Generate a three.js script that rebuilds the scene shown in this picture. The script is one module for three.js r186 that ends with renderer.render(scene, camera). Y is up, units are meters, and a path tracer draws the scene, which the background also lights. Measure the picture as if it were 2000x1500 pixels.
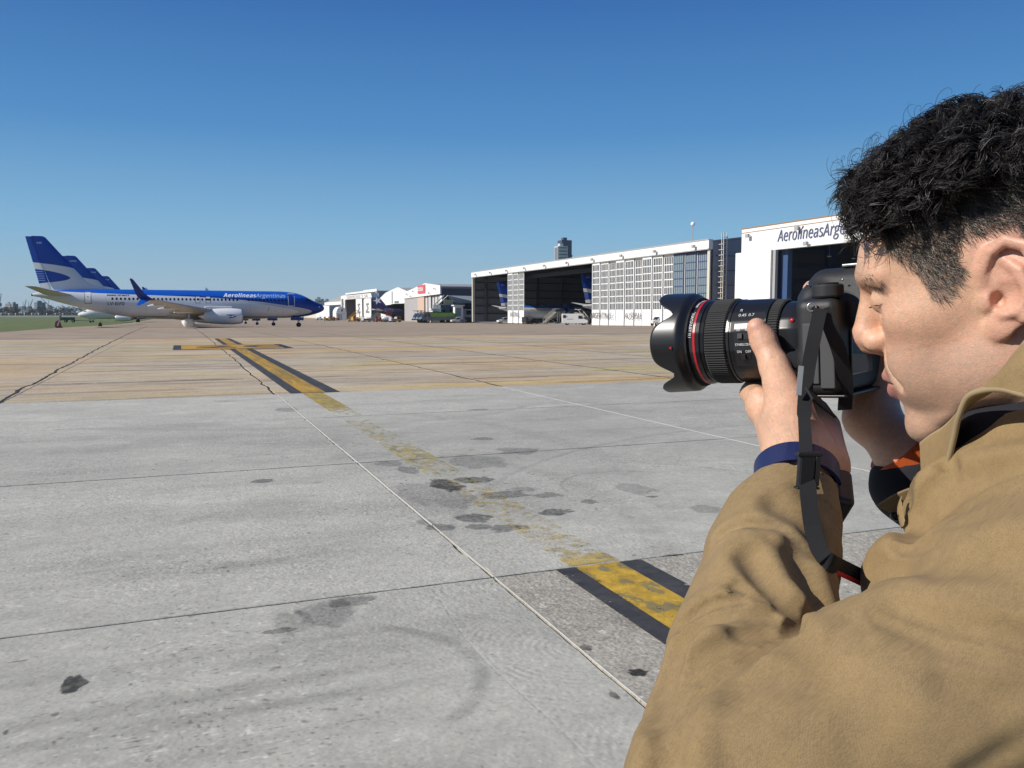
import * as THREE from 'three';
import { mergeGeometries, mergeVertices, toCreasedNormals } from 'three/addons/utils/BufferGeometryUtils.js';
import { RoundedBoxGeometry } from 'three/addons/geometries/RoundedBoxGeometry.js';
import { FontLoader } from 'three/addons/loaders/FontLoader.js';
import { TextGeometry } from 'three/addons/geometries/TextGeometry.js';

// ---------------------------------------------------------------- camera, sky, sun, exposure
const EYE = 1.6, FOC = 1632, PITCH = Math.atan(139 / FOC), TH = Math.atan(647 / FOC);   // TH: heading of the slab joints, left of straight ahead
const scene = new THREE.Scene();
const camera = new THREE.PerspectiveCamera(2 * Math.atan(750 / FOC) * 180 / Math.PI, 4 / 3, 0.05, 9000);
camera.position.set(0, EYE, 0); camera.rotation.x = -PITCH;
const renderer = new THREE.WebGLRenderer({ antialias: true });
renderer.setSize(1024, 768);
renderer.toneMapping = THREE.LinearToneMapping;
renderer.toneMappingExposure = 1.0;
renderer.shadowMap.enabled = true; renderer.shadowMap.type = THREE.PCFSoftShadowMap;

const SUN_EL = 35 * Math.PI / 180, SUN_AZ = 21 * Math.PI / 180;   // from the left, a little behind the lens
const sunDir = new THREE.Vector3(-Math.cos(SUN_AZ) * Math.cos(SUN_EL), Math.sin(SUN_EL), Math.sin(SUN_AZ) * Math.cos(SUN_EL));
{ // clear sky: colour against elevation, brighter round the sun
  const W = 512, H = 256, d = new Float32Array(W * H * 4);
  const stops = [[-90, .26, .25, .23], [-3, .34, .42, .47], [0, .40, .52, .60], [1.95, .337, .497, .612], [5.2, .228, .455, .668], [11.85, .088, .272, .565], [19.8, .042, .155, .43], [40, .026, .105, .33], [90, .016, .07, .24]];
  for (let j = 0; j < H; j++) for (let i = 0; i < W; i++) {
    const el = ((j + .5) / H - .5) * 180, az = ((i + .5) / W - .5) * 2 * Math.PI;
    let k = 0; while (k < stops.length - 2 && el > stops[k + 1][0]) k++;
    const a = stops[k], b = stops[k + 1], t = Math.min(1, Math.max(0, (el - a[0]) / (b[0] - a[0])));
    const e = el * Math.PI / 180, v = new THREE.Vector3(Math.cos(az) * Math.cos(e), Math.sin(e), Math.sin(az) * Math.cos(e));
    const c = Math.max(0, v.dot(sunDir)), g = el > -3 ? .12 * Math.pow(c, 6) + .6 * Math.pow(c, 60) : 0;
    for (let n = 0; n < 3; n++) d[(j * W + i) * 4 + n] = a[n + 1] + (b[n + 1] - a[n + 1]) * t + g * [1, .98, .92][n];
    d[(j * W + i) * 4 + 3] = 1;
  }
  const t = new THREE.DataTexture(d, W, H, THREE.RGBAFormat, THREE.FloatType);
  t.mapping = THREE.EquirectangularReflectionMapping; t.magFilter = t.minFilter = THREE.LinearFilter; t.wrapS = THREE.RepeatWrapping; t.needsUpdate = true;
  scene.background = t; scene.environment = t;
}
const sun = new THREE.DirectionalLight(new THREE.Color().setRGB(1, .945, .85), 5);
sun.position.copy(sunDir).multiplyScalar(300); sun.castShadow = true; sun.shadow.radius = 1; sun.shadow.mapSize.set(4096, 4096);
Object.assign(sun.shadow.camera, { left: -260, right: 260, top: 200, bottom: -200, near: 1, far: 900 });
sun.name = 'sun'; scene.add(sun); scene.add(sun.target);

// ---------------------------------------------------------------- helpers
const cT = Math.cos(TH), sT = Math.sin(TH), R = Math.PI / 180;
const V3 = (x, y, z) => new THREE.Vector3(x, y, z);
const gnd = (() => { // the apron falls away gently with distance
  const p = [[0, 0], [40, 0], [70, -.1], [115, -.42], [128, -.53], [165, -.93], [195, -1.22], [270, -1.7], [360, -1.95], [500, -2.15], [700, -2.2], [9999, -2.2]];
  return (x, z) => { const s = Math.max(0, -z); let k = 0; while (s > p[k + 1][0]) k++; const t = (s - p[k][0]) / (p[k + 1][0] - p[k][0]); return p[k][1] + (p[k + 1][1] - p[k][1]) * t; };
})();
const W = (u, v, h = 0) => { const x = u * cT - v * sT, z = -u * sT - v * cT; return V3(x, gnd(x, z) + h, z); };   // u to the right across the joints, v along them
const at = (px, py, depth) => { // a point seen at (px, py) of the 2000 x 1500 photograph, depth metres ahead
  const dx = (px - 1000) / FOC, dy = -(py - 750) / FOC, c = Math.cos(PITCH), s = Math.sin(PITCH);
  const y = c * dy - s, z = -s * dy - c; const k = depth / -z; return V3(dx * k, EYE + y * k, -depth);
};
function mulberry(a) { return () => { a |= 0; a = a + 0x6D2B79F5 | 0; let t = Math.imul(a ^ a >>> 15, 1 | a); t = t + Math.imul(t ^ t >>> 7, 61 | t) ^ t; return ((t ^ t >>> 14) >>> 0) / 4294967296; }; }
const rnd = mulberry(7);
const h3 = (x, y, z) => { let n = Math.imul(x, 374761393) + Math.imul(y, 668265263) + Math.imul(z, 1274126177) | 0; n = Math.imul(n ^ n >>> 13, 1274126177); return ((n ^ n >>> 16) >>> 0) / 4294967296; };
function n2(x, y) { const i = Math.floor(x), j = Math.floor(y); let f = x - i, g = y - j; f = f * f * (3 - 2 * f); g = g * g * (3 - 2 * g); const a = h3(i, j, 0), b = h3(i + 1, j, 0), c = h3(i, j + 1, 0), d = h3(i + 1, j + 1, 0); return a + (b - a) * f + (c - a + (a - b - c + d) * f) * g; }
function n3(x, y, z) { const k = Math.floor(z); let w = z - k; w = w * w * (3 - 2 * w); const o = (q) => { const i = Math.floor(x), j = Math.floor(y); let f = x - i, g = y - j; f = f * f * (3 - 2 * f); g = g * g * (3 - 2 * g); const a = h3(i, j, q), b = h3(i + 1, j, q), c = h3(i, j + 1, q), d = h3(i + 1, j + 1, q); return a + (b - a) * f + (c - a + (a - b - c + d) * f) * g; }; return o(k) * (1 - w) + o(k + 1) * w; }
const fbm = (x, y, o = 4) => { let s = 0, a = .5, t = 0; for (let k = 0; k < o; k++) { s += a * n2(x, y); t += a; a *= .5; x = x * 2.03 + 17.1; y = y * 2.03 + 9.2; } return s / t; };
const ss = (a, b, x) => { const t = Math.min(1, Math.max(0, (x - a) / (b - a))); return t * t * (3 - 2 * t); };
const lerp = (a, b, t) => a + (b - a) * t;
const lin = (r, g, b) => new THREE.Color().setRGB(r, g, b);
const srgb = (r, g, b) => new THREE.Color().setRGB(r / 255, g / 255, b / 255, THREE.SRGBColorSpace);
const mat = (color, rough = .7, o = {}) => new THREE.MeshStandardMaterial({ color, roughness: rough, side: THREE.DoubleSide, ...o });
const names = {};
const numbered = (n) => { const k = names[n] = (names[n] ?? -1) + 1; return k ? `${n}_${String(k).padStart(3, '0')}` : n; };
const tag = (o, label, category, group, kind) => { Object.assign(o.userData, { label, category }); if (group) o.userData.group = group; if (kind) o.userData.kind = kind; return o; };
const shade = (o) => { o.castShadow = o.receiveShadow = true; return o; };
function mesh(name, geo, m, parent) { const g = Array.isArray(geo) ? join(geo) : geo; const o = shade(new THREE.Mesh(g, m)); o.name = parent === scene ? numbered(name) : name; parent.add(o); return o; }
function thing(name, label, category, pos, turn = 0, group) { const g = new THREE.Group(); g.name = numbered(name); if (pos) g.position.copy(pos); g.rotation.y = turn; scene.add(g); return tag(g, label, category, group); }
function copyOf(src, label, pos, turn) { const c = src.clone(); c.name = numbered(src.name.replace(/_\d+$/, '')); c.userData = { ...src.userData, label }; c.position.copy(pos); if (turn !== undefined) c.rotation.y = turn; scene.add(c); return c; }
function join(list) { // bring to one attribute set, then merge
  const l = list.map(g => { const n = g.index ? g.toNonIndexed() : g; for (const k of Object.keys(n.attributes)) if (!['position', 'normal', 'uv', 'color'].includes(k)) n.deleteAttribute(k); if (!n.attributes.uv) n.setAttribute('uv', new THREE.BufferAttribute(new Float32Array(n.attributes.position.count * 2), 2)); if (!n.attributes.normal) n.computeVertexNormals(); return n; });
  if (l.some(g => g.attributes.color) && !l.every(g => g.attributes.color)) l.forEach(g => g.deleteAttribute('color'));
  return mergeGeometries(l);
}
const bx = (x0, x1, y0, y1, z0, z1) => new THREE.BoxGeometry(Math.abs(x1 - x0), Math.abs(y1 - y0), Math.abs(z1 - z0)).translate((x0 + x1) / 2, (y0 + y1) / 2, (z0 + z1) / 2);
const rbx = (x0, x1, y0, y1, z0, z1, r = .02, s = 2) => new RoundedBoxGeometry(x1 - x0, y1 - y0, z1 - z0, s, r).translate((x0 + x1) / 2, (y0 + y1) / 2, (z0 + z1) / 2);
function bar(a, b, r0, r1 = r0, n = 8) { const d = b.clone().sub(a), L = d.length(); const g = new THREE.CylinderGeometry(r1, r0, L, n).translate(0, L / 2, 0); g.applyQuaternion(new THREE.Quaternion().setFromUnitVectors(V3(0, 1, 0), d.normalize())); return g.translate(a.x, a.y, a.z); }
const cylX = (x0, x1, y, z, r, n = 20, r1 = r) => new THREE.CylinderGeometry(r1, r, x1 - x0, n).rotateZ(-Math.PI / 2).translate((x0 + x1) / 2, y, z);
const cylZ = (z0, z1, x, y, r, n = 20) => new THREE.CylinderGeometry(r, r, z1 - z0, n).rotateX(Math.PI / 2).translate(x, y, (z0 + z1) / 2);
function poly(points, depth, axis = 'z') { // extruded outline in x,y; depth along z
  const s = new THREE.Shape(points.map(p => new THREE.Vector2(p[0], p[1]))); const g = new THREE.ExtrudeGeometry(s, { depth, bevelEnabled: false }); return axis === 'x' ? g.rotateY(-Math.PI / 2) : g;
}
function canvasTex(w, h, draw, o = {}) { const c = document.createElement('canvas'); c.width = w; c.height = h; draw(c.getContext('2d'), w, h); const t = new THREE.CanvasTexture(c); t.colorSpace = o.data ? THREE.NoColorSpace : THREE.SRGBColorSpace; t.anisotropy = 8; if (o.wrap) t.wrapS = t.wrapT = THREE.RepeatWrapping; return t; }
function dataTex(w, h, f, o = {}) { // f(i, j, out) gives 0..1 values, sRGB for colour maps
  const d = new Uint8Array(w * h * 4), q = [0, 0, 0, 1]; for (let j = 0; j < h; j++) for (let i = 0; i < w; i++) { q[3] = 1; f(i, j, q); const k = (j * w + i) * 4; for (let n = 0; n < 4; n++) d[k + n] = Math.min(255, Math.max(0, q[n] * 255 + .5)); }
  const t = new THREE.DataTexture(d, w, h, THREE.RGBAFormat); t.colorSpace = o.color ? THREE.SRGBColorSpace : THREE.NoColorSpace; t.magFilter = THREE.LinearFilter; t.minFilter = THREE.LinearMipmapLinearFilter; t.generateMipmaps = true; t.anisotropy = 8; t.wrapS = t.wrapT = o.clamp ? THREE.ClampToEdgeWrapping : THREE.RepeatWrapping; t.needsUpdate = true; return t;
}
const fonts = new FontLoader();
const fontR = await fonts.loadAsync('fonts/droid/droid_sans_regular.typeface.json'), fontB = await fonts.loadAsync('fonts/droid/droid_sans_bold.typeface.json');
function lettering(str, size, depth, font = fontR, slant = 0) { const g = new TextGeometry(str, { font, size, depth, curveSegments: 4, bevelEnabled: false }); if (slant) g.applyMatrix4(new THREE.Matrix4().set(1, slant, 0, 0, 0, 1, 0, 0, 0, 0, 1, 0, 0, 0, 0, 1)); g.computeBoundingBox(); return g; }
// ---------------------------------------------------------------- ground
const groundUV = (px, py) => { const p = at(px, py, 1), d = p.sub(camera.position), k = -EYE / d.y, x = d.x * k, z = d.z * k; return [x * cT - z * sT, -x * sT - z * cT]; };
const UL = (i) => 1.72 + 4.73 * i, VL = [.45, 4.65, 8.82, 12.9, 16.95, 21.2, 25.4, 29.7, 33.9, 38.1, 42.3, 46.5, 50.7, 54.7, 58.7];
const stains = [ // photograph position, half width and depth in metres, strength
  [870, 947, .17, .13, .30], [905, 938, .1, .07, .2], [940, 938, .13, .09, .2], [800, 918, .1, .1, .13], [760, 905, .15, .08, .1], [985, 966, .22, .07, .15], [1070, 967, .13, .05, .13], [1020, 955, .12, .05, .1], [1082, 1000, .15, .05, .22], [925, 1013, .15, .07, .2], [935, 1029, .1, .04, .17], [987, 1032, .12, .05, .17], [862, 1030, .12, .05, .15], [835, 1022, .07, .06, .1], [1020, 1030, .06, .03, .14],
  [142, 1338, .055, .05, .34], [108, 1395, .015, .01, .2], [12, 1430, .01, .012, .22], [1247, 1313, .05, .022, .5], [1200, 1358, .02, .02, .25], [515, 940, .11, .05, .18], [640, 1195, .15, .11, .1], [690, 1175, .14, .05, .13], [575, 1215, .1, .1, .07], [545, 1232, .08, .02, .15], [1230, 1215, .1, .06, .05], [1145, 1265, .03, .02, .2], [450, 783, .5, .3, .14], [520, 779, .35, .25, .12], [560, 800, .25, .35, .1], [850, 965, .3, .25, .07], [700, 890, .5, .4, .07], [600, 870, .8, .6, .06], [780, 850, .5, .5, .05], [1000, 945, .5, .2, .05], [930, 900, .3, .2, .07], [1010, 880, .25, .12, .1], [1240, 955, .18, .12, .08], [1380, 995, .15, .07, .09], [1150, 980, .08, .04, .15], [1275, 970, .06, .02, .18], [945, 857, .15, .06, .12], [935, 800, .2, .1, .15], [1020, 795, .12, .08, .12], [560, 980, .5, .35, .06], [640, 1070, .6, .3, .07], [300, 1110, .8, .15, .06], [470, 1105, .5, .15, .08], [90, 1120, .6, .3, .04]
].map(([x, y, a, b, s], k) => { const [u, v] = groundUV(x, y); return [u, v, a, a > .3 || v > 10 ? b : b * (v > 5 ? 2.3 : 1.9), s * (a > .3 ? 1 : 1.1), k]; });
const drips = []; { const r = mulberry(31); for (let k = 0; k < 260; k++) { const c = k < 150 ? [2.3, 8, 1.1, 1.8] : k < 200 ? [1, 9.6, 1.6, 1] : [1.5, 8, 4, 5.5]; const u = c[0] + (r() + r() + r() - 1.5) * c[2], v = c[1] + (r() + r() + r() - 1.5) * c[3]; drips.push([u, v, .008 + .03 * r() * r() * (1 + r()), .008 + .02 * r() * r(), .06 + .16 * r(), k]); } }
const arcs = [[3.9, 6.7, .7, .012, .07, .3, 3.4], [3.5, 6.1, 1.9, .02, .05, -.4, 1.3], [.6, 3.55, .62, .03, .08, -1.2, 1.2], [-1.2, 6.7, 4.6, .09, .035, -.9, .6], [8, 3, 6.8, .03, .05, 1.2, 2.9], [-3, 9, 7.4, .12, .03, -.6, .8], [2, 17, 5.2, .1, .03, -2.4, -.6]];   // tyre scuffs: centre, radius, width, strength, from, to
const streaks = [[-.2, 3.62, 1.3, .05, .07, .02], [-.25, 3.42, 1.5, .04, .07, .0], [0, 4.05, 1.7, .035, .03, .03], [-1, 5.4, 2.6, .07, .03, .03], [.2, 5.95, 2.2, .12, .03, .04], [1, 6.8, 1.8, .16, .03, -.05], [-.5, 11, 3, .3, .03, .04], [3.5, 14.5, 2.5, .2, .04, .08], [-.2, 3.1, 1.4, .05, .04, .05], [-.4, 2.8, 1.1, .07, .03, .06]];
const blot = (l, u, v, wob) => { let s = 0; for (const q of l) { const a = (u - q[0]) / q[2], b = (v - q[1]) / q[3]; if (a > 1.7 || a < -1.7 || b > 1.7 || b < -1.7) continue; const r = Math.sqrt(a * a + b * b) + wob * (fbm(u / q[2] * 1.7 + q[5] * 7.1, v / q[3] * 1.7 + q[5] * 3.3, 4) - .5); const big = q[2] > .3; s += q[4] * ss(1.02, big ? .35 : .8, r) * (big ? .2 + 1.5 * Math.max(0, fbm(u * 7, v * 22, 4) - .3) : .7 + .6 * n2(u * 40, v * 40)); } return s; };
const slabTone = (i, j) => (h3(i, j, 5) - .5) * .035;
function concrete(u, v, out, fine) { // print of the paving at (u, v): colour in sRGB 0..1
  const i = Math.floor((u - 1.72) / 4.73); let j = 0; while (j < VL.length - 1 && v > VL[j + 1]) j++;
  const tan = v > 16.95, rough = i === 0 && j === 0;
  let s = .672 + slabTone(i, j) + (fbm(u * .45, v * .45, 3) - .5) * .07 + (fbm(u * 2.6 + 9, v * 2.6, 3) - .5) * .05;
  s -= .03 * ss(.52, .75, fbm(u * .5 + 31, v * 1.5, 4));                         // grime drawn out along the traffic
  s += .03 * ss(.55, .8, fbm(u * 1.1 + 3, v * 2.3 + 8, 4));
  if (fine) {
    { const pt = ss(.42, .62, fbm(u * .9 + 3, v * .9 + 7, 3)), fl = n2(u * 44 + 4 * n2(u * 7, v * 7), v * 70 + 11), f2 = n2(u * 30 + 8, v * 58 + 5 * n2(u * 6, v * 6)); if (fl > .80) s -= (fl - .80) * .75 * (.35 + pt); if (f2 > .82) s += (f2 - .82) * .55 * (.3 + pt); s += (fbm(u * 9, v * 14, 3) - .5) * .06; }
    s += (n2(u * 160, v * 160) - .5) * .05 + (fbm(u * 45, v * 45, 2) - .5) * .07;
    const pit = n2(u * 75 + 5, v * 75); if (pit > .86) s -= (pit - .86) * .9;
    const chip = n2(u * 52, v * 52 + 40); if (chip > .88) s += (chip - .88) * .7;
    if (rough) { s -= .055; s += (n2(u * 110, v * 110) - .5) * .14 + (n2(u * 50, v * 50) - .5) * .07; if (n2(u * 31, v * 31) > .82) s += .07; }
    for (const q of arcs) { const a = u - q[0], b = v - q[1], r = Math.abs(Math.sqrt(a * a + b * b) - q[2]); if (r < q[3] * 2) { const t = Math.atan2(b, a); if (t > q[5] && t < q[6]) s -= q[4] * ss(q[3] * 2, q[3] * .4, r) * (.4 + .9 * fbm(u * 14, v * 14, 2)) * ss(q[5], q[5] + .3, t) * ss(q[6], q[6] - .3, t); } }
    for (const q of streaks) { const a = u - q[0], b = v - q[1] - a * q[5]; if (Math.abs(a) < q[2] && Math.abs(b) < q[3] * 2) s -= q[4] * ss(q[3] * 2, q[3] * .3, Math.abs(b)) * ss(q[2], q[2] * .5, Math.abs(a)) * (.3 + 1.1 * fbm(u * 5, v * 24, 3)); }
  }
  let st = blot(stains, u, v, .9); if (fine) st += blot(drips, u, v, .7); s -= Math.min(.42, st);
  let r = s * 1.022, g = s, b = s * .925;
  if (rough) { r += .012; b -= .012; }
  if (tan) { const k = fbm(u * .13 + 4, v * .3 + 2, 4), o = ss(.35, .7, k); r += lerp(.010, .045, o); g += lerp(-.035, -.045, o); b += lerp(-.075, -.145, o);
    const w = .03 * ss(.6, .75, fbm(u * .2, v * 2.4 + 77, 3)); r += w; g += w; b += w;
    const dk = ss(.62, .66, fbm(u * .35 + 11, v * 3.2 + 5, 4)); r -= .09 * dk; g -= .09 * dk; b -= .085 * dk;
    const ye = .09 * ss(.63, .74, fbm(u * .16 + 60, v * 1.3 + 12, 3)); b -= ye; }
  out[0] = r; out[1] = g; out[2] = b;
}
const tileBump = dataTex(512, 512, (i, j, q) => { const f = (a, n) => { const x = i / 512 * n, y = j / 512 * n, i0 = Math.floor(x), j0 = Math.floor(y), fx = x - i0, fy = y - j0, h = (p, r) => h3(((p % n) + n) % n, ((r % n) + n) % n, a); const sx = fx * fx * (3 - 2 * fx), sy = fy * fy * (3 - 2 * fy); return (h(i0, j0) * (1 - sx) + h(i0 + 1, j0) * sx) * (1 - sy) + (h(i0, j0 + 1) * (1 - sx) + h(i0 + 1, j0 + 1) * sx) * sy; }; q[0] = q[1] = q[2] = .15 * f(1, 16) + .3 * f(2, 64) + .35 * f(3, 128) + .2 * f(4, 256); });
function paving(name, u0, v0, du, dv, w, h, fine, bump) {
  const map = dataTex(w, h, (i, j, q) => concrete(u0 + (i + .5) / w * du, v0 + (j + .5) / h * dv, q, fine), { color: true, clamp: true });
  const b = bump || (() => { const t = tileBump.clone(); t.repeat.set(du / 2.5, dv / 2.5); t.needsUpdate = true; return t; })();
  const m = mat(0xffffff, .93, { map, bumpMap: b, bumpScale: bump ? .007 : .006 }); m.name = name;
  return { m, u0, v0, du, dv };
}
const nearBump = (() => { const u0 = -3.1, v0 = .4, du = 9.6, dv = 12.6, w = 1536, h = 2016; return dataTex(w, h, (i, j, q) => {
  const u = u0 + (i + .5) / w * du, v = v0 + (j + .5) / h * dv; let a = .5;
  const patch = ss(.35, .65, fbm(u * .7, v * .7 + 3, 3)), rough = u > 1.72 && v < 4.65;
  a += (n2(u * 90, v * 90) - .5) * (.14 + .22 * patch + (rough ? .25 : 0)) + (n2(u * 38, v * 38) - .5) * (.1 + .2 * patch) + (fbm(u * 4, v * 4, 2) - .5) * .18;
  const wm = n2(u * 34 + 3 * n2(u * 9, v * 9), v * 60); if (wm > .8) a -= (wm - .8) * 1.1 * (.3 + patch);
  if (u < 1.70 && u > 1.28 && v < 4.62) { const t = v * 1.15 % 1.15, cx = 1.72, r = Math.hypot(u - cx, (t - .57) * .9); const ir = r * 150 + 5 * fbm(u * 6, v * 6, 3); a += (.05 + .10 * n2(u * 5 + 3, v * 5)) * Math.sin(ir) * ss(.3, .6, fbm(u * 9, v * 9 + 5, 3)) + (n2(u * 60, v * 25) - .5) * .12; }
  if (Math.abs(u - 1.29 - .03 * Math.sin(v * 3)) < .006 && v < 4.62) a -= .12;
  q[0] = q[1] = q[2] = a; }, { clamp: true }); })();
const pNear = paving('concrete_near', -3.1, .4, 9.6, 12.6, 1536, 2016, true, nearBump);
const pMid = paving('concrete_mid', -8, 8.7, 38, 26, 2048, 1400, true);
const pFar = paving('concrete_far', -30, .4, 126, 59, 2048, 960, false);
const bedMat = mat(lin(.03, .029, .027), .95), farMap = dataTex(1024, 1024, (i, j, q) => { const x = i / 1024, y = j / 1024; // wraps: noise blended over its own edge
  const f = (x, y) => { const s = .585 + (fbm(x * 12, y * 30, 4) - .5) * .14, o = fbm(x * 9 + 4, y * 20 + 40, 4), dk = .1 * ss(.63, .68, fbm(x * 16 + 8, y * 90, 3)); return [s + .045 - dk, s - .02 - .015 * o - dk, s - .09 - .05 * o - dk]; };
  const a = f(x, y), b = f(x + 1, y), c = f(x, y + 1), bl = ss(.85, 1, 1 - x), bv = ss(.85, 1, 1 - y); for (let n = 0; n < 3; n++) q[n] = lerp(lerp(a[n], b[n], bl), c[n], bv); }, { color: true });
const farMat = mat(0xffffff, .95, { map: farMap }); farMat.name = 'concrete_distant';

function sheet(us, vs, lift, uvScale, m, name, label) { // grid sheet that follows the fall of the apron
  const P = [], T = [], I = []; for (const v of vs) for (const u of us) { const p = W(u, v); P.push(p.x, p.y + lift, p.z); T.push(u / uvScale, v / uvScale); }
  const n = us.length; for (let j = 0; j < vs.length - 1; j++) for (let i = 0; i < n - 1; i++) { const a = j * n + i; I.push(a, a + 1, a + n, a + 1, a + n + 1, a + n); }
  const g = new THREE.BufferGeometry(); g.setAttribute('position', new THREE.Float32BufferAttribute(P, 3)); g.setAttribute('uv', new THREE.Float32BufferAttribute(T, 2)); g.setIndex(I); g.computeVertexNormals();
  const o = shade(new THREE.Mesh(g, m)); o.name = name; scene.add(o); return tag(o, label, 'ground', null, 'structure');
}
const range = (a, b, s) => { const r = []; for (let x = a; x < b - 1e-6; x += s) r.push(x); r.push(b); return r; };
const grassMap = dataTex(512, 512, (i, j, q) => { const x = i / 512, y = j / 512, f = (x, y) => { const a = fbm(x * 22, y * 22, 4), b = fbm(x * 5 + 3, y * 9, 3), s = .8 + .4 * n2(x * 240, y * 240); return [lerp(.30, .43, b) * s * (.7 + .6 * a), lerp(.385, .42, b) * s * (.75 + .5 * a), lerp(.16, .235, b) * s * (.7 + .6 * a)]; };
  const a = f(x, y), b = f(x + 1, y), c = f(x, y + 1), bl = ss(.85, 1, 1 - x), bv = ss(.85, 1, 1 - y); for (let n = 0; n < 3; n++) q[n] = lerp(lerp(a[n], b[n], bl), c[n], bv); }, { color: true });
const grassMat = mat(0xffffff, 1, { map: grassMap });
sheet([-4000, -1500, -600, -200, -60, 0, 60, 200, 500, 1500, 4000], [...range(-60, 400, 15), 450, 500, 600, 700, 900, 1200, 2000, 3500, 6000], -.12, 30, grassMat, 'ground', 'level ground of mown grass reaching to the horizon');
sheet(range(-15, 150, 15), range(58.7, 660, 12), 0, 42, farMat, 'far_apron', 'tan concrete apron running off to the hangars');
sheet([-1200, -600, -300, -100, 0, 100, 200], [905, 950, 1000, 1050], .05, 60, mat(lin(.33, .32, .3), .9), 'runway', 'pale runway strip beyond the grass');
const bed = sheet([-45, -30, 0, 30, 60, 98], range(-6, 58.75, 8), -.028, 10, mat(lin(.045, .043, .04), .95), 'paved_apron', 'grey and tan concrete slabs of the near apron');
const slabGeo = (u0, u1, v0, v1, p, jag) => { // one slab: uneven arris, chamfer, sides down into the joint
  const out = [], gap = .007, seg = jag ? .06 : 3; const edge = (a, b, nx, nv) => { const L = Math.hypot(b[0] - a[0], b[1] - a[1]), n = Math.max(1, Math.round(L / seg)); for (let k = 0; k < n; k++) { const t = k / n, u = lerp(a[0], b[0], t), v = lerp(a[1], b[1], t), w = jag ? (fbm(u * 9 + nx * 3, v * 9 + nv * 5, 3) - .5) * .012 + (n2(u * 4, v * 4 + nx) > .86 ? .012 : 0) : 0; out.push([u + nx * (w + gap), v + nv * (w + gap)]); } };
  edge([u0, v0], [u1, v0], 0, 1); edge([u1, v0], [u1, v1], -1, 0); edge([u1, v1], [u0, v1], 0, -1); edge([u0, v1], [u0, v0], 1, 0);
  const P = [], N = [], T = [], cu = (u0 + u1) / 2, cv = (v0 + v1) / 2; const pt = (q, h, c) => { const u = q[0] + Math.sign(cu - q[0]) * c, v = q[1] + Math.sign(cv - q[1]) * c, w = W(u, v); P.push(w.x, w.y + h, w.z); T.push((u - p.u0) / p.du, (v - p.v0) / p.dv); };
  const n = out.length; for (let k = 0; k < n; k++) { const a = out[k], b = out[(k + 1) % n]; pt([cu, cv], 0, 0); pt(a, 0, .006); pt(b, 0, .006); pt(a, 0, .006); pt(a, -.006, 0); pt(b, -.006, 0); pt(a, 0, .006); pt(b, -.006, 0); pt(b, 0, .006); pt(a, -.006, 0); pt(a, -.06, 0); pt(b, -.06, 0); pt(a, -.006, 0); pt(b, -.06, 0); pt(b, -.006, 0); }
  const g = new THREE.BufferGeometry(); g.setAttribute('position', new THREE.Float32BufferAttribute(P, 3)); g.setAttribute('uv', new THREE.Float32BufferAttribute(T, 2)); g.computeVertexNormals(); return g;
};
for (let j = 0; j < VL.length - 1; j++) for (let i = -8; i < 20; i++) {
  const u0 = UL(i), u1 = UL(i + 1), v0 = VL[j], v1 = VL[j + 1]; let seen = false;
  for (const [u, v] of [[u0, v0], [u1, v0], [u0, v1], [u1, v1], [(u0 + u1) / 2, (v0 + v1) / 2]]) { const p = W(u, v), x = 1000 + FOC * p.x / -p.z; if (p.z < -1 && x > -350 && x < 2350) seen = true; }
  if (!seen) continue;
  const p = (i === -1 || i === 0) && j < 3 ? pNear : u0 > -8 && u1 < 30 && j >= 2 && v1 < 34.5 ? pMid : pFar;
  mesh('slab', slabGeo(u0, u1, v0, v1, p, p === pNear || (p === pMid && (i === -1 || i === 0))), p.m, bed);
}
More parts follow.
